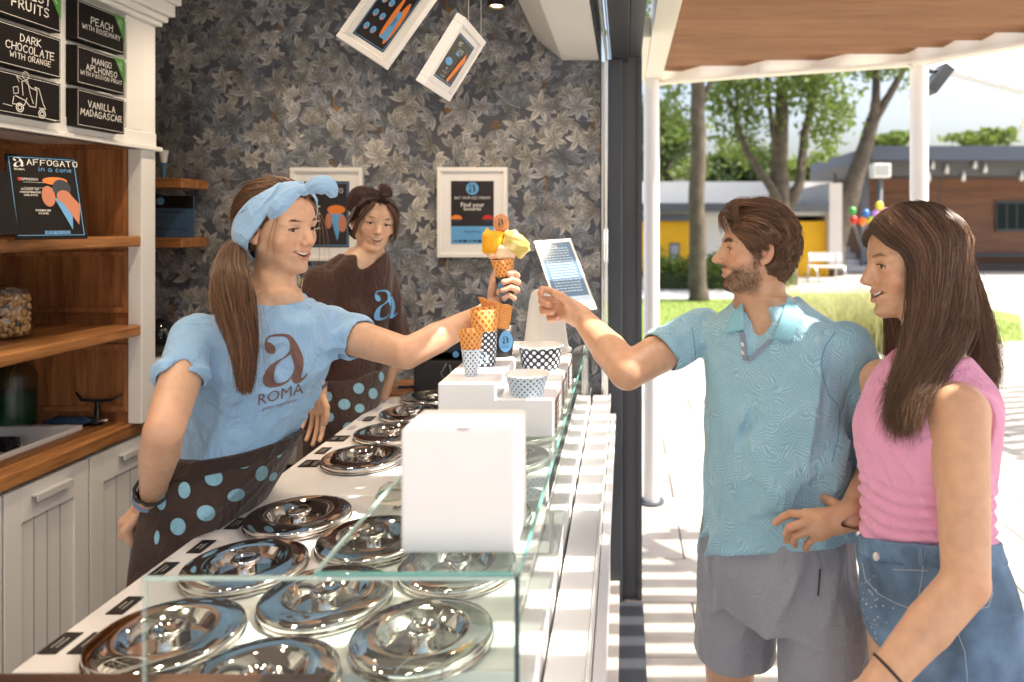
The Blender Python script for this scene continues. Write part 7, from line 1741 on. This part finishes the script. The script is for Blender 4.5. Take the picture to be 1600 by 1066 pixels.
# ---------------------------------------------------------------- young man in turquoise polo shirt
skC = (.60, .345, .21)
pC = thing('person', 'bearded young man in turquoise patterned polo shirt and grey shorts reaching for the cone', 'person', (.36, 1.72, 0))
rowsC_ = [(1.545, .325, 1.725, .055, .052, -37), (1.52, .332, 1.72, .085, .068, -37), (1.497, .340, 1.72, .135, .086, -37), (1.465, .346, 1.72, .172, .10, -37), (1.40, .350, 1.72, .178, .112, -37), (1.30, .354, 1.72, .173, .112, -37), (1.18, .356, 1.72, .164, .112, -37), (1.03, .354, 1.72, .163, .114, -37), (.90, .356, 1.72, .178, .125, -37), (.84, .358, 1.72, .175, .12, -37)]
rowsC = [(r_[0], r_[1]+.010, r_[2], r_[3]*.955, r_[4]*.97, r_[5]) for r_ in rowsC_]
hC = Head(Q3(1182, 391, 1.72), (-1, -.05), pitch=-2, roll=0, sc=.865, male=True, smile=.35, neck_to=(.325, 1.735, 1.515), neck_r=.058, skin=skC, lip=(.42, .19, .15), nose=.008)
cR, ceR, cwR = V3(.195, 1.83, 1.448), V3(.008, 1.665, 1.378), V3(-.108, 1.845, 1.478)
cL, ceL, cwL = V3(.497, 1.615, 1.442), V3(.622, 1.685, 1.195), V3(.470, 1.500, 1.112)
aR = [Cap(cR, ceR, .052, .043), Cap(ceR, ceR*.62+cwR*.38, .043, .042), Cap(ceR*.62+cwR*.38, cwR, .042, .027)]; aL = [Cap(cL, ceL, .052, .043), Cap(ceL, ceL*.62+cwL*.38, .043, .041), Cap(ceL*.62+cwL*.38, cwL, .041, .028)]
Fb = Field((-.15, 1.40, .0), (.75, 2.0, 1.60), .005); Fb.add(Stack(rowsC, z0=.84), 0); Fb.addg(aR, .004, .03); Fb.addg(aL, .004, .03)
Fb.add([Cap(hC.w((-.02, 0, -.055)), hC.nt, .0495, .0562)], .02); legs(Fb, [(.265, 1.79, .86), (.445, 1.65, .86)], [(.26, 1.82, .07), (.46, 1.68, .07)], (.074, .054, .040))
V, Q = Fb.nets(); V = smooth_mesh(V, Q, 2, .5); parts = [(V, Q, tint(V, skC, [(ceR, .04, .3)]))]
V, Q, C = hC.build(extra=Stack(rowsC, z0=.84)); parts.append((V, Q, C))
# reaching hand, palm towards the camera, fingers half closed
dh = 1.845
def z4(x, y): return 820+x/8.2, 430+y/8.2
def hq(x, y, dd=0): return q(*z4(x, y), dh+dd)
fgC = [[hq(430, 262, .008), hq(300, 190, -.006), hq(225, 180, -.016), hq(200, 238, -.022)],
       [hq(380, 335, .004), hq(220, 305, -.006), hq(215, 345, -.018), hq(305, 385, -.030)],
       [hq(385, 430, .004), hq(225, 420, -.004), hq(235, 470, -.018), hq(360, 478, -.030)],
       [hq(430, 520, .006), hq(315, 535, -.002), hq(320, 570, -.014), hq(430, 552, -.026)]]
thC = [hq(640, 430, -.010), hq(560, 340, -.030), hq(470, 270, -.040), hq(385, 232, -.040)]
palmC = [Cap(cwR, hq(620, 480, .004), .027, .024), Cap(hq(640, 440, 0), hq(430, 285, .010), .020, .013), Cap(hq(640, 470, .004), hq(400, 350, .010), .020, .013), Cap(hq(640, 500, .004), hq(410, 430, .010), .020, .013), Cap(hq(640, 540, .004), hq(450, 510, .010), .019, .013), Cap(hq(640, 460, -.008), hq(560, 360, -.018), .019, .015)]
V, Q = hand_field(cwR, fgC, thC, palmC, arm=[Cap(ceR*.3+cwR*.7, cwR, .032, .027)], fr=.0092); parts.append((V, Q, tint(V, skC, [(f[-1], .01, .5) for f in fgC])))
# hand on the hip, back of the hand to the camera
def z5(x, y, d): return q(1180+x/6.66, 740+y/6.66, d)
fgH = [[z5(530, 430, 1.505), z5(375, 415, 1.520), z5(285, 455, 1.530), z5(212, 512, 1.540)],
       [z5(560, 500, 1.495), z5(360, 560, 1.500), z5(325, 635, 1.515), z5(328, 695, 1.530)],
       [z5(600, 580, 1.492), z5(425, 645, 1.498), z5(395, 700, 1.512), z5(408, 740, 1.528)],
       [z5(640, 640, 1.495), z5(545, 730, 1.505), z5(525, 765, 1.515), z5(530, 795, 1.526)]]
thH = [z5(900, 370, 1.515), z5(800, 300, 1.535), z5(730, 260, 1.56), z5(700, 240, 1.59)]
palmH = [Cap(cwL, z5(880, 470, 1.498), .029, .025)]+[Cap(z5(860, 440+30*i, 1.498), fgH[i][0], .018, .012) for i in range(4)]+[Cap(z5(700, 480, 1.492), z5(700, 600, 1.492), .016, .015)]
V, Q = hand_field(cwL, fgH, thH, palmH, arm=[Cap(ceL*.3+cwL*.7, cwL, .033, .028)], fr=.0090); parts.append((V, Q, tint(V, (.56, .31, .18), [(f[1], .012, .5) for f in fgH])))
J = join_parts(parts); bC = np_mesh('body', J[0], J[1], SKIN, pC, J[2]); hC.face_hair(pC); hC.eyes(pC, look=(.0, 0), iris=(.08, .05, .03))
for f in fgC[1:]+fgH[:3]:
    a, b = f[-1], f[-2]; d = (a-b)/np.linalg.norm(a-b); MB().sphere(a+V3(0, -.0066, .0006)-d*.0015, (.0042, .0016, .0036), 10, 6).build('nail', mat('nail', (.68, .42, .38), .2), pC, True)
# polo shirt with printed fine leaf lines
def leafy(name, c1, c2):
    m = cloth_mat(name, c1, 800, .05); n = m.node_tree.nodes; L = m.node_tree.links; b = n['Principled BSDF']
    tc = n.new('ShaderNodeTexCoord'); vo = n.new('ShaderNodeTexVoronoi'); vo.inputs['Scale'].default_value = 44; nz = n.new('ShaderNodeTexNoise'); nz.inputs['Scale'].default_value = 20
    L.new(tc.outputs['Object'], vo.inputs[0]); L.new(tc.outputs['Object'], nz.inputs[0])
    sb = n.new('ShaderNodeVectorMath'); sb.operation = 'SUBTRACT'; sc_ = n.new('ShaderNodeVectorMath'); sc_.operation = 'SCALE'; sc_.inputs['Scale'].default_value = 34; L.new(tc.outputs['Object'], sc_.inputs[0]); L.new(sc_.outputs[0], sb.inputs[0]); L.new(vo.outputs['Position'], sb.inputs[1])
    sb2 = n.new('ShaderNodeVectorMath'); sb2.operation = 'SUBTRACT'; L.new(tc.outputs['Object'], sb2.inputs[0]); L.new(vo.outputs['Position'], sb2.inputs[1])
    cm = n.new('ShaderNodeVectorMath'); cm.operation = 'SUBTRACT'; cm.inputs[1].default_value = (.5, .5, .5); L.new(vo.outputs['Color'], cm.inputs[0])
    nm = n.new('ShaderNodeVectorMath'); nm.operation = 'NORMALIZE'; L.new(cm.outputs[0], nm.inputs[0])
    dt = n.new('ShaderNodeVectorMath'); dt.operation = 'DOT_PRODUCT'; L.new(sb2.outputs[0], dt.inputs[0]); L.new(nm.outputs[0], dt.inputs[1])
    ln = n.new('ShaderNodeVectorMath'); ln.operation = 'LENGTH'; L.new(sb2.outputs[0], ln.inputs[0])
    ad = n.new('ShaderNodeMath'); ad.operation = 'MULTIPLY_ADD'; L.new(ln.outputs['Value'], ad.inputs[0]); ad.inputs[1].default_value = .16; L.new(dt.outputs['Value'], ad.inputs[2])
    mu = n.new('ShaderNodeMath'); mu.operation = 'MULTIPLY'; mu.inputs[1].default_value = 1400; L.new(ad.outputs[0], mu.inputs[0])
    si = n.new('ShaderNodeMath'); si.operation = 'SINE'; L.new(mu.outputs[0], si.inputs[0])
    mr = n.new('ShaderNodeMapRange'); mr.inputs[1].default_value = -.1; mr.inputs[2].default_value = .8; L.new(si.outputs[0], mr.inputs[0])
    ed = n.new('ShaderNodeMath'); ed.operation = 'MULTIPLY'; L.new(mr.outputs[0], ed.inputs[0]); L.new(nz.outputs[0], ed.inputs[1])
    mx = n.new('ShaderNodeMix'); mx.data_type = 'RGBA'; L.new(ed.outputs[0], mx.inputs[0]); mx.inputs[6].default_value = (*c1, 1); mx.inputs[7].default_value = (*c2, 1); L.new(mx.outputs[2], b.inputs['Base Color']); return m
POLO = leafy('polo_turquoise', hexc(138, 182, 200), hexc(188, 214, 226)); COLL = mat('polo_collar', hexc(134, 186, 202), .85, bump=(300, .3), var=.05); SEAMT = mat('seam_teal', hexc(86, 140, 160), .9)
Fs = Field((.02, 1.42, .84), (.70, 2.02, 1.60), .0042); Fs.add(Stack(rowsC, inf=.017, z0=.86, z1=1.535), 0)
er2 = cR+(ceR-cR)*.50; el2 = cL+(ceL-cL)*.72
Fs.addg([Cap(cR, er2, .057, .060)], 0, .022); Fs.addg([Cap(cL, el2, .057, .062)], 0, .022)
Fs.disp(folds(.005, 20, None, 22)); Fs.disp(folds(.0065, 52, (.25, -.15, .95), 23)); Fs.disp(creases(.0065, 36, (.22, -.15, .95), 24)); Fs.disp(creases(.0045, 60, (.6, -.3, .7), 26))
for a, b, am, r_ in (((.30, 1.60, 1.18), (.47, 1.57, .99), .018, .02), ((.25, 1.62, 1.30), (.40, 1.56, 1.02), .014, .018), ((.50, 1.62, 1.20), (.42, 1.55, 1.04), .015, .016), ((.49, 1.60, 1.30), (.44, 1.56, 1.16), .008, .016), ((.22, 1.72, 1.40), (.24, 1.66, 1.20), .008, .02), ((.42, 1.60, 1.42), (.50, 1.58, 1.36), .008, .014)): Fs.disp(ridge(a, b, r_, am))
def trim2(F_, sh, el, f, r):
    d = (el-sh)/np.linalg.norm(el-sh); c = sh+(el-sh)*f; F_.sub(Cap(c+d*r, c+d*r*1.7, r, r), .002)
Fs.add(Stack(rowsC, inf=.006, z0=.86, z1=1.535), 0); Fs.inter(Half((.12, -.36, -1), (.25, 1.83, .895))); Fs.add([Cap(cR, er2, .0565, .052), Cap(cL, el2, .0565, .050)], .008)
trim2(Fs, cR, ceR, .56, .085); trim2(Fs, cL, ceL, .78, .09); Fs.sub([Cap(cR+(ceR-cR)*.52, ceR, .049, .054), Cap(cL+(ceL-cL)*.74, ceL, .049, .054)], .002)
Fs.sub([Cap((.322, 1.715, 1.60), (.318, 1.70, 1.535), .068, .060)], .006)
vz = q(1167, 566, 1.60); vt = q(1184, 500, 1.63); Fs.sub([Cap(vt, vz, .032, .004)], .003); Fs.sub([Cap(vt-V3(0, .05, 0), vz-V3(0, .03, 0), .032, .004)], .003)
polo = cloth_obj('polo_shirt', Fs, POLO, pC, 2)
def flap(name, pts, cloths, m, parent, off=.006, th=.003, n=10):
    """small sheet whose corners were measured in the photo, laid over the cloth"""
    Ts = [bvh(c) for c in cloths]; o = Vector((0, 0, H)); v = []
    c = [P(x, y, 1.4) for x, y in pts]
    for i in range(n+1):
        for j in range(n+1):
            a, b = i/n, j/n; p = (c[0]*(1-a)+c[1]*a)*(1-b)+(c[3]*(1-a)+c[2]*a)*b; d = (p-o).normalized(); best = None
            for T in Ts:
                hit, nn, _, dist = T.ray_cast(o, d, 5)
                if hit and (best is None or dist < best): best = dist
            v.append((o, d, best))
    ds = np.array([b if b else np.nan for _, _, b in v]).reshape(n+1, n+1); med = np.nanmedian(ds); ds = np.where(np.isnan(ds), med, ds); ds = np.clip(ds, med-.05, med+.05)
    for _ in range(3): p_ = np.pad(ds, 1, 'edge'); ds = np.minimum(ds, (p_[:-2, 1:-1]+p_[2:, 1:-1]+p_[1:-1, :-2]+p_[1:-1, 2:])/4)
    V = [o+d*(ds[k//(n+1), k % (n+1)]-off) for k, (o, d, _) in enumerate(v)]
    ob = mesh(name, V, [(i*(n+1)+j, (i+1)*(n+1)+j, (i+1)*(n+1)+j+1, i*(n+1)+j+1) for i in range(n) for j in range(n)], m, parent, True); s_ = ob.modifiers.new('s', 'SOLIDIFY'); s_.thickness = th; return ob
flap('collar', [(1161, 474), (1164, 516), (1132, 521), (1146, 488)], [polo, bC], COLL, polo, .004); flap('collar', [(1232, 462), (1207, 529), (1234, 536), (1256, 489)], [polo, bC], COLL, polo, .008)
for pts in (((1081, 512), (1085, 535), (1087, 560), (1086, 580)), ((1306, 518), (1290, 540), (1284, 560), (1284, 582), (1294, 616), (1310, 634)), ((1312, 640), (1310, 682), (1300, 722)),): seam('seam', pts, 1.3, SEAMT, polo, polo, .0008)
PLK = cloth_mat('placket_grey', hexc(132, 140, 158), 600, .15); flap('placket', [(1157, 518), (1164, 519), (1169, 564), (1161, 562)], [polo, bC], PLK, polo, .002); flap('placket', [(1201, 530), (1208, 532), (1172, 566), (1168, 562)], [polo, bC], PLK, polo, .002)
for py in (538, 551): 
    T = bvh(polo); d = (P(1161, py, 1)-Vector((0, 0, H))).normalized(); hit = T.ray_cast(Vector((0, 0, H)), d, 5)[0]
    if hit: MB().lathe([(0, .002), (.005, .0015), (.0055, 0), (0, 0)], hit-d*.004, 14, (-d).to_track_quat('Z', 'Y').to_matrix()).build('button', mat('button_pearl', (.7, .68, .62), .3), polo, True)
SHG = cloth_mat('shorts_grey', hexc(150, 152, 160), 900, .05)
Fj = Field((.08, 1.45, .55), (.66, 2.0, 1.04), .0048); Fj.add(Stack([r_ for r_ in rowsC if r_[0] < 1.2], inf=.010, z0=.80, z1=1.02), 0)
Fj.add([Cap((.285, 1.785, .84), (.277, 1.80, .66), .092, .094)], .02); Fj.add([Cap((.450, 1.65, .84), (.458, 1.64, .60), .098, .100)], .02); Fj.disp(folds(.009, 45, (.15, .1, .98), 31)); Fj.disp(creases(.0070, 34, (.2, .1, .97), 32))
Fj.sub([Cap((.262, 1.80, .56), (.262, 1.80, .62), .13, .06)], .004) if False else None
Fj.inter(Half((0, 0, -1), (0, 0, .645)));
shortsC = cloth_obj('shorts', Fj, SHG, pC)
proj_print('zip', lambda mb, O, s: quad(mb, O, (1, 0, -.08), (.08, 0, 1), 3*s, 42*s), shortsC, 1280, 910, mat('zip_black', (.01, .01, .012), .4), shortsC, cuts=2, off=.002)
# hair: thick, swept back in locks
HC = (.135, .068, .036)
hair_cap(hC, .007, pC, [hp(hC, (.76, 0, -.65), (.030, 0, .0)), hp(hC, (.1, 0, -1), (-.03, 0, -.080))], HC)
lineC = plane_line((.76, 0, -.65), .0245, .003, -.078)
def locks(h, nl, per, seed, hairline, K=12):
    rg = np.random.default_rng(seed); out = []; n = 0
    while n < nl:
        d = rg.normal(size=3); d /= np.linalg.norm(d)
        if not hairline(d): continue
        n += 1; top = np.clip((d[2]-.1)/.6, 0, 1); tgt = np.array([-.95, d[1]*.7, -.05])*top+np.array([-.72, d[1]*.8, -.80])*(1-top)
        L = rg.uniform(.34, .60)*(.55+.45*top); lift = (.008+.013*top*max(0, d[0]+.5))*rg.uniform(.4, 1.1); cu = rg.uniform(-.30, .30); ph = rg.uniform(0, 6); wv = rg.uniform(.03, .09); pc = rg.normal(size=3)*.01
        for _ in range(per):
            s0 = d+rg.normal(size=3)*.045; t = np.linspace(0, 1, K)[:, None]; T_ = tgt+np.array([0, cu, cu*.5])
            D_ = slerp(np.tile(s0, (K, 1)), np.tile(T_/np.linalg.norm(T_), (K, 1)), t*L*rg.uniform(.85, 1.1)); D_ = D_+np.cross(D_, [0, .3, 1])*(wv*np.sin(t*5+ph))*t
            off = .005+lift*np.sin(math.pi*np.clip(t*.9+.05, 0, 1))+rg.uniform(0, .006)+.004*t*(rg.random()-.2); sp = scalp(h, D_, off); lp = h.loc(sp)
            if (lp[:, 0]*.76-lp[:, 2]*.65).max() < .029: out.append(sp)
    return np.array(out)
strands('hair', locks(hC, 430, 26, 33, lineC), .00075, HAIRM, pC, .35, 6, 'stuff', HC)
S = []
for k in range(420):
    a = rg.uniform(-1, 1); b = rg.normal(size=3)*.0035; S.append(along(np.array([hC.w((.074-.014*abs(a), a*.046, .078-.01*abs(a)))+b, hC.w((.090-.02*abs(a), a*.050, .105))+b, hC.w((.066, a*.052+.008, .125+.004*math.sin(a*9)))+b, hC.w((.025, a*.055+.018, .130+.003*math.sin(a*7)))+b, hC.w((-.02, a*.055+.028, .127))+b*2]), 12))
for k in range(60):
    b = rg.normal(size=3)*.003; a = rg.choice([.2, .5, .8]); S.append(along(np.array([hC.w((.078, a*.045, .086))+b, hC.w((.094, a*.05, .104))+b, hC.w((.106, a*.058, .090))+b, hC.w((.102, a*.064, .070))+b*1.5, hC.w((.096, a*.066, .056-.01*rg.random()))+b*2]), 12))
fl_ = locks(hC, 60, 3, 43, lineC); fl_ = fl_+np.cumsum(rg.normal(size=fl_.shape)*.0016, axis=1); strands('flyaways', fl_, .0004, HAIRM, pC, .3, 12, 'stuff', (.24, .13, .07))
strands('quiff', np.array(S), .00075, HAIRM, pC, .3, 7, 'stuff', HC)

# ---------------------------------------------------------------- young woman in pink top
skD = (.66, .385, .235)
pD = thing('person', 'smiling young woman with long brown hair, pink sleeveless top and blue denim shorts', 'person', (.58, 1.42, 0))
rowsD_ = [(1.485, .612, 1.45, .048, .045, -60), (1.455, .606, 1.44, .075, .060, -60), (1.43, .598, 1.42, .115, .078, -60), (1.39, .588, 1.40, .138, .098, -60), (1.33, .580, 1.40, .142, .118, -60), (1.26, .575, 1.40, .138, .116, -60), (1.20, .577, 1.40, .130, .108, -60), (1.12, .580, 1.40, .132, .104, -60), (1.06, .592, 1.40, .148, .114, -60), (.97, .606, 1.40, .162, .126, -60), (.88, .612, 1.40, .165, .126, -60), (.80, .615, 1.40, .16, .12, -60)]
rowsD = [(r_[0], r_[1]+.006, r_[2], r_[3]*.90, r_[4]*.90, r_[5]) for r_ in rowsD_]
hD = Head(Q3(1422, 413, 1.56), (-1, -.10), pitch=3, roll=0, sc=.985, smile=1, neck_to=(.615, 1.47, 1.44), neck_r=.041, skin=skD)
dL, deL, dwL = V3(.598, 1.285, 1.385), V3(.565, 1.195, 1.125), V3(.395, 1.15, .975)
dR, deR, dwR = V3(.545, 1.53, 1.385), V3(.60, 1.62, 1.13), V3(.64, 1.60, .90)
Fb = Field((.30, 1.02, .0), (.86, 1.75, 1.54), .005); Fb.add(Stack(rowsD, z0=.80), 0)
Fb.addg([Cap(dL, deL, .048, .038), Cap(deL, deL*.6+dwL*.4, .038, .037), Cap(deL*.6+dwL*.4, dwL, .037, .026)], .004, .028); Fb.addg([Cap(dR, deR, .046, .038), Cap(deR, dwR, .038, .026)], .004, .028)
Fb.add([Cap(hD.w((-.02, 0, -.055)), hD.nt, .0397, .0450)], .02); legs(Fb, [(.60, 1.32, .84), (.63, 1.48, .84)], [(.60, 1.30, .07), (.64, 1.50, .07)], (.088, .055, .038))
V, Q = Fb.nets(); V = smooth_mesh(V, Q, 2, .5); parts = [(V, Q, tint(V, skD, [(deL+V3(.01, -.03, 0), .03, .35)]))]
V, Q, C = hD.build(extra=Stack(rowsD, z0=.80)); parts.append((V, Q, C))
V, Q, _ = open_hand(dwL, (-.72, -.10, -.68), (-.5, .0, .6), .07, vox=.0024); parts.append((V, Q, tint(V, skD))); V, Q, _ = open_hand(dwR, (-.1, -.1, -1), (-.9, 0, 0), .07, vox=.003); parts.append((V, Q, tint(V, skD)))
J = join_parts(parts); bD = np_mesh('body', J[0], J[1], SKIN, pD, J[2]); hD.face_hair(pD); hD.eyes(pD, look=(0, 0), iris=(.09, .055, .03))
def ribbed(name, c):
    m = cloth_mat(name, c, 800, .03); n = m.node_tree.nodes; L = m.node_tree.links
    tc = n.new('ShaderNodeTexCoord'); wv = n.new('ShaderNodeTexWave'); wv.inputs['Scale'].default_value = 55; mp = n.new('ShaderNodeMapping'); mp.inputs['Rotation'].default_value = (0, 0, R(30)); L.new(tc.outputs['Object'], mp.inputs[0]); L.new(mp.outputs[0], wv.inputs[0])
    bp = n.new('ShaderNodeBump'); bp.inputs['Distance'].default_value = .0006; bp.inputs['Strength'].default_value = .3; L.new(wv.outputs['Fac'], bp.inputs['Height']); L.new(n['Principled BSDF'].inputs['Normal'].links[0].from_socket, bp.inputs['Normal']); L.new(bp.outputs[0], n['Principled BSDF'].inputs['Normal']); return m
PINK = ribbed('pink_rib', hexc(232, 164, 196)); fD = V3(-.85, -.5, 0); aD = V3(.5, -.86, 0)
Fs = Field((.38, 1.15, 1.05), (.80, 1.65, 1.50), .0038); Fs.add(Stack(rowsD, inf=.007, z0=1.085, z1=1.46), 0)
for s in (1, -1): Fs.add(Ell(V3(.588, 1.40, 1.315)+fD*.056+aD*.050*s, (.052, .052, .052)), .03)
Fs.disp(folds(.003, 40, None, 41)); Fs.disp(creases(.0025, 50, (.8, .5, -.2), 42))
def wr_(x, y, z):   # gathered folds round the waist
    w_ = np.clip((1.265-z)/.06, 0, 1); u = z*1.0+.16*(x-.58)+.10*(y-1.4); return .0030*w_*np.sin(u*260+3*np.sin(x*30)+2*np.sin(y*26+z*20))
Fs.disp(wr_)
hemD = lambda dz_: Half((0, -.32, -1), (.47, 1.36, 1.112+dz_))
Fs.inter(hemD(0))
# arm holes and neck line
Fs.sub([Ell(dL+V3(.006, -.022, -.012), (.062, .060, .078)), Ell(dR+V3(-.006, .022, -.012), (.062, .060, .078))], .004); Fs.sub([Ell(V3(.600, 1.435, 1.495)+fD*.025, (.072, .072, .072))], .004)
top = cloth_obj('tank_top', Fs, PINK, pD)
Fr = Field((.38, 1.15, 1.20), (.80, 1.65, 1.50), .0036); Fr.add(Stack(rowsD, inf=.0095, z0=1.085, z1=1.46), 0); Fr.sub([Ell(dL+V3(.006, -.022, -.012), (.0605, .0585, .0765)), Ell(V3(.600, 1.435, 1.495)+fD*.025, (.0705, .0705, .0705))], .002)
G = Field((.38, 1.15, 1.20), (.80, 1.65, 1.50), .0036); G.add([Ell(dL+V3(.006, -.022, -.012), (.067, .065, .083)), Ell(V3(.600, 1.435, 1.495)+fD*.025, (.077, .077, .077))], 0); Fr.D = np.maximum(Fr.D, G.D); cloth_obj('top_binding', Fr, mat('pink_binding', hexc(222, 150, 184), .8), top)
DEN = mat('blue_denim', hexc(104, 132, 162), .85, var=.65, vscale=10, bump=(900, .5, .001))
Fj = Field((.36, 1.14, .66), (.86, 1.68, 1.18), .0045); Fj.add(Stack(rowsD, inf=.010, z0=.80, z1=1.17), 0); Fj.inter(Half((0, .32, 1), (.47, 1.36, 1.118))); Fj.add([Cap((.60, 1.32, .86), (.595, 1.31, .74), .108, .112)], .02); Fj.add([Cap((.63, 1.48, .86), (.635, 1.49, .74), .108, .112)], .02)
Fj.disp(folds(.004, 40, (.5, .3, .7), 51)); Fj.disp(creases(.0045, 40, (.8, .4, .3), 52)); Fj.inter(Half((-.55, 0, -1), (.50, 1.36, .900))); denim = cloth_obj('denim_shorts', Fj, DEN, pD)
Fw = Field((.36, 1.14, 1.0), (.86, 1.68, 1.18), .004); Fw.add(Stack(rowsD, inf=.0135, z0=1.0, z1=1.17), 0); Fw.inter(Half((0, .32, 1), (.47, 1.36, 1.122))); Fw.inter(Half((0, -.32, -1), (.47, 1.36, 1.082))); cloth_obj('waistband', Fw, mat('denim_band', hexc(104, 132, 162), .85, var=.4, vscale=24), denim)
STI = mat('stitch', hexc(176, 184, 190), .8)
for pts in (((1347, 880), (1352, 905), (1372, 928), (1400, 943), (1420, 950)), ((1445, 862), (1440, 905), (1432, 950)), ((1512, 956), (1545, 948), (1552, 925)), ((1495, 985), (1508, 1020), (1512, 1066)), ((1395, 890), (1450, 892))): seam('seam', pts, 1.2, STI, denim, denim)
for dx in (0, 9): seam('belt_loop', ((1437+dx*.1, 856), (1440+dx*.1, 884)), 7, mat('denim_band', (0, 0, 0)), denim, denim, .004) if dx == 0 else None
mb = MB(); T = bvh(denim); rr = random.Random(8)
for k in range(46):
    px, py = 1345+rr.uniform(0, 60)*(.3+.7*rr.random()), 900+rr.uniform(0, 100); 
    if px > 1345+(py-880)*.62+10: continue
    d = (P(px, py, 1)-Vector((0, 0, H))).normalized(); hit = T.ray_cast(Vector((0, 0, H)), d, 5)[0]
    if hit: mb.sphere(hit, .0016, 6, 4)
o = mb.build('rhinestones', mat('rhinestone', (.8, .8, .82), .1, .6), denim, True); o['kind'] = 'stuff'
dd_ = (P(1331, 822, 1)-Vector((0, 0, H))).normalized(); MB().sphere(V3(.462, 1.325, 1.108), (.006, .006, .008), 10, 8).build('button', mat('button_pearl', (.7, .68, .62), .3), denim, True)
band('dark_bracelet', deL*.18+dwL*.82, dwL-deL, .031, .0022, mat('cord_dark', (.02, .01, .012), .6), pD)
# earring
MB().sphere(hD.w((-.002, .080, -.034)), .003, 8, 6).build('earring', mat('pearl', (.8, .78, .74), .2), pD, True)
# long straight hair from a centre parting
HD = (.135, .070, .042)
hair_cap(hD, .007, pD, [hp(hD, (.93, 0, -.37), (.042, 0, .010))], HD, ear=False)
Tb, Tt = bvh(bD), bvh(top)
def onto(px, py, lift, dflt):
    o = Vector((0, 0, H)); d = (P(px, py, 1)-o).normalized(); best = None
    for T in (Tb, Tt):
        hit = T.ray_cast(o, d, 5)[0]
        if hit and (best is None or hit.y < best): best = hit.y
    dd = best-lift if best else dflt
    return q(px, py, min(dd, dflt))
def long_hair(h, n, seed, K=30):
    rg = np.random.default_rng(seed); out = []; e = np.array([.096, .075, .087])
    nc = max(n//34, 1); clump = rg.random(nc); csd = np.where(rg.random(nc) < .66, 1, -1)
    for _ in range(n):
        c = rg.integers(0, nc); u = np.clip(clump[c]+rg.normal()*.028, 0, 1); sd = csd[c]
        px_ = .070-.170*u; z_ = .030+.087*math.sqrt(max(.02, 1-((px_+.014)/.096)**2)); s0 = np.array([px_+.014, sd*.003, z_-.030])
        az = R(61+92*u); low = np.array([math.cos(az)*.096, sd*math.sin(az)*.075, -.006]); 
        off = rg.uniform(.004, .019); t = np.linspace(0, 1, 13)[:, None]; A_ = scalp(h, slerp(np.tile(s0, (13, 1)), np.tile(low, (13, 1)), t), off+.004*np.sin(math.pi*t)); j = rg.normal(size=3)
        if sd > 0:
            if u < .80 or rg.random() < .3:
                li = .010+.022*rg.random(); end = 585+112*((clump[c]*97.3) % 1)**.7+14*rg.normal()
                tg = [onto(1419+112*u+j[0]*3, 500, li, 1.485), onto(1409+84*u+j[0]*4, 560, li, 1.455), onto(1396+52*u+j[0]*6, 615, li, 1.42), onto(1386+44*u+j[0]*9, end, li, 1.40)]
            else: tg = [q(1536+j[0]*6, 480, 1.56), q(1546+j[0]*5, 545, 1.55), q(1553+j[0]*6, 590+40*rg.random(), 1.54)]
        else:
            if u < .6: tg = [h.w((.034-.05*u, -.076, -.09)), q(1400+30*u+j[0]*6, 560, 1.60), q(1380+20*u+j[0]*9, 640+j[1]*14, 1.50)]
            else: tg = [q(1528+j[0]*9, 500, 1.63), q(1535+j[0]*12, 590+j[1]*18, 1.60)]
        path = np.vstack([A_[::3], np.array(tg)]); cc = along(path, K); cp = np.pad(cc, ((4, 4), (0, 0)), 'edge'); kk = np.hanning(11)[1:-1]; kk /= kk.sum(); sm_ = np.stack([np.convolve(cp[:, q_], kk, 'valid') for q_ in range(3)], 1); wq = np.clip(np.arange(K)/4, 0, 1)[:, None]; cc = cc*(1-wq)+sm_*wq; ph = clump[c]*50; tt = np.linspace(0, 1, K)
        cc = cc+np.stack([.0085*np.sin(tt*12+ph), .004*np.sin(tt*11+ph*2), 0*tt], 1)*tt[:, None]+rg.normal(size=3)*.0020; out.append(cc)
    return np.array(out)
strands('hair', long_hair(hD, 8500, 61), .00075, HAIRM, pD, .2, 9, 'stuff', HD)
S = long_hair(hD, 160, 62); S = S+np.cumsum(np.random.default_rng(3).normal(size=(160, 30, 3))*.0013, axis=1); strands('loose_hair', S, .0005, HAIRM, pD, .3, 11, 'stuff', (.22, .12, .07))
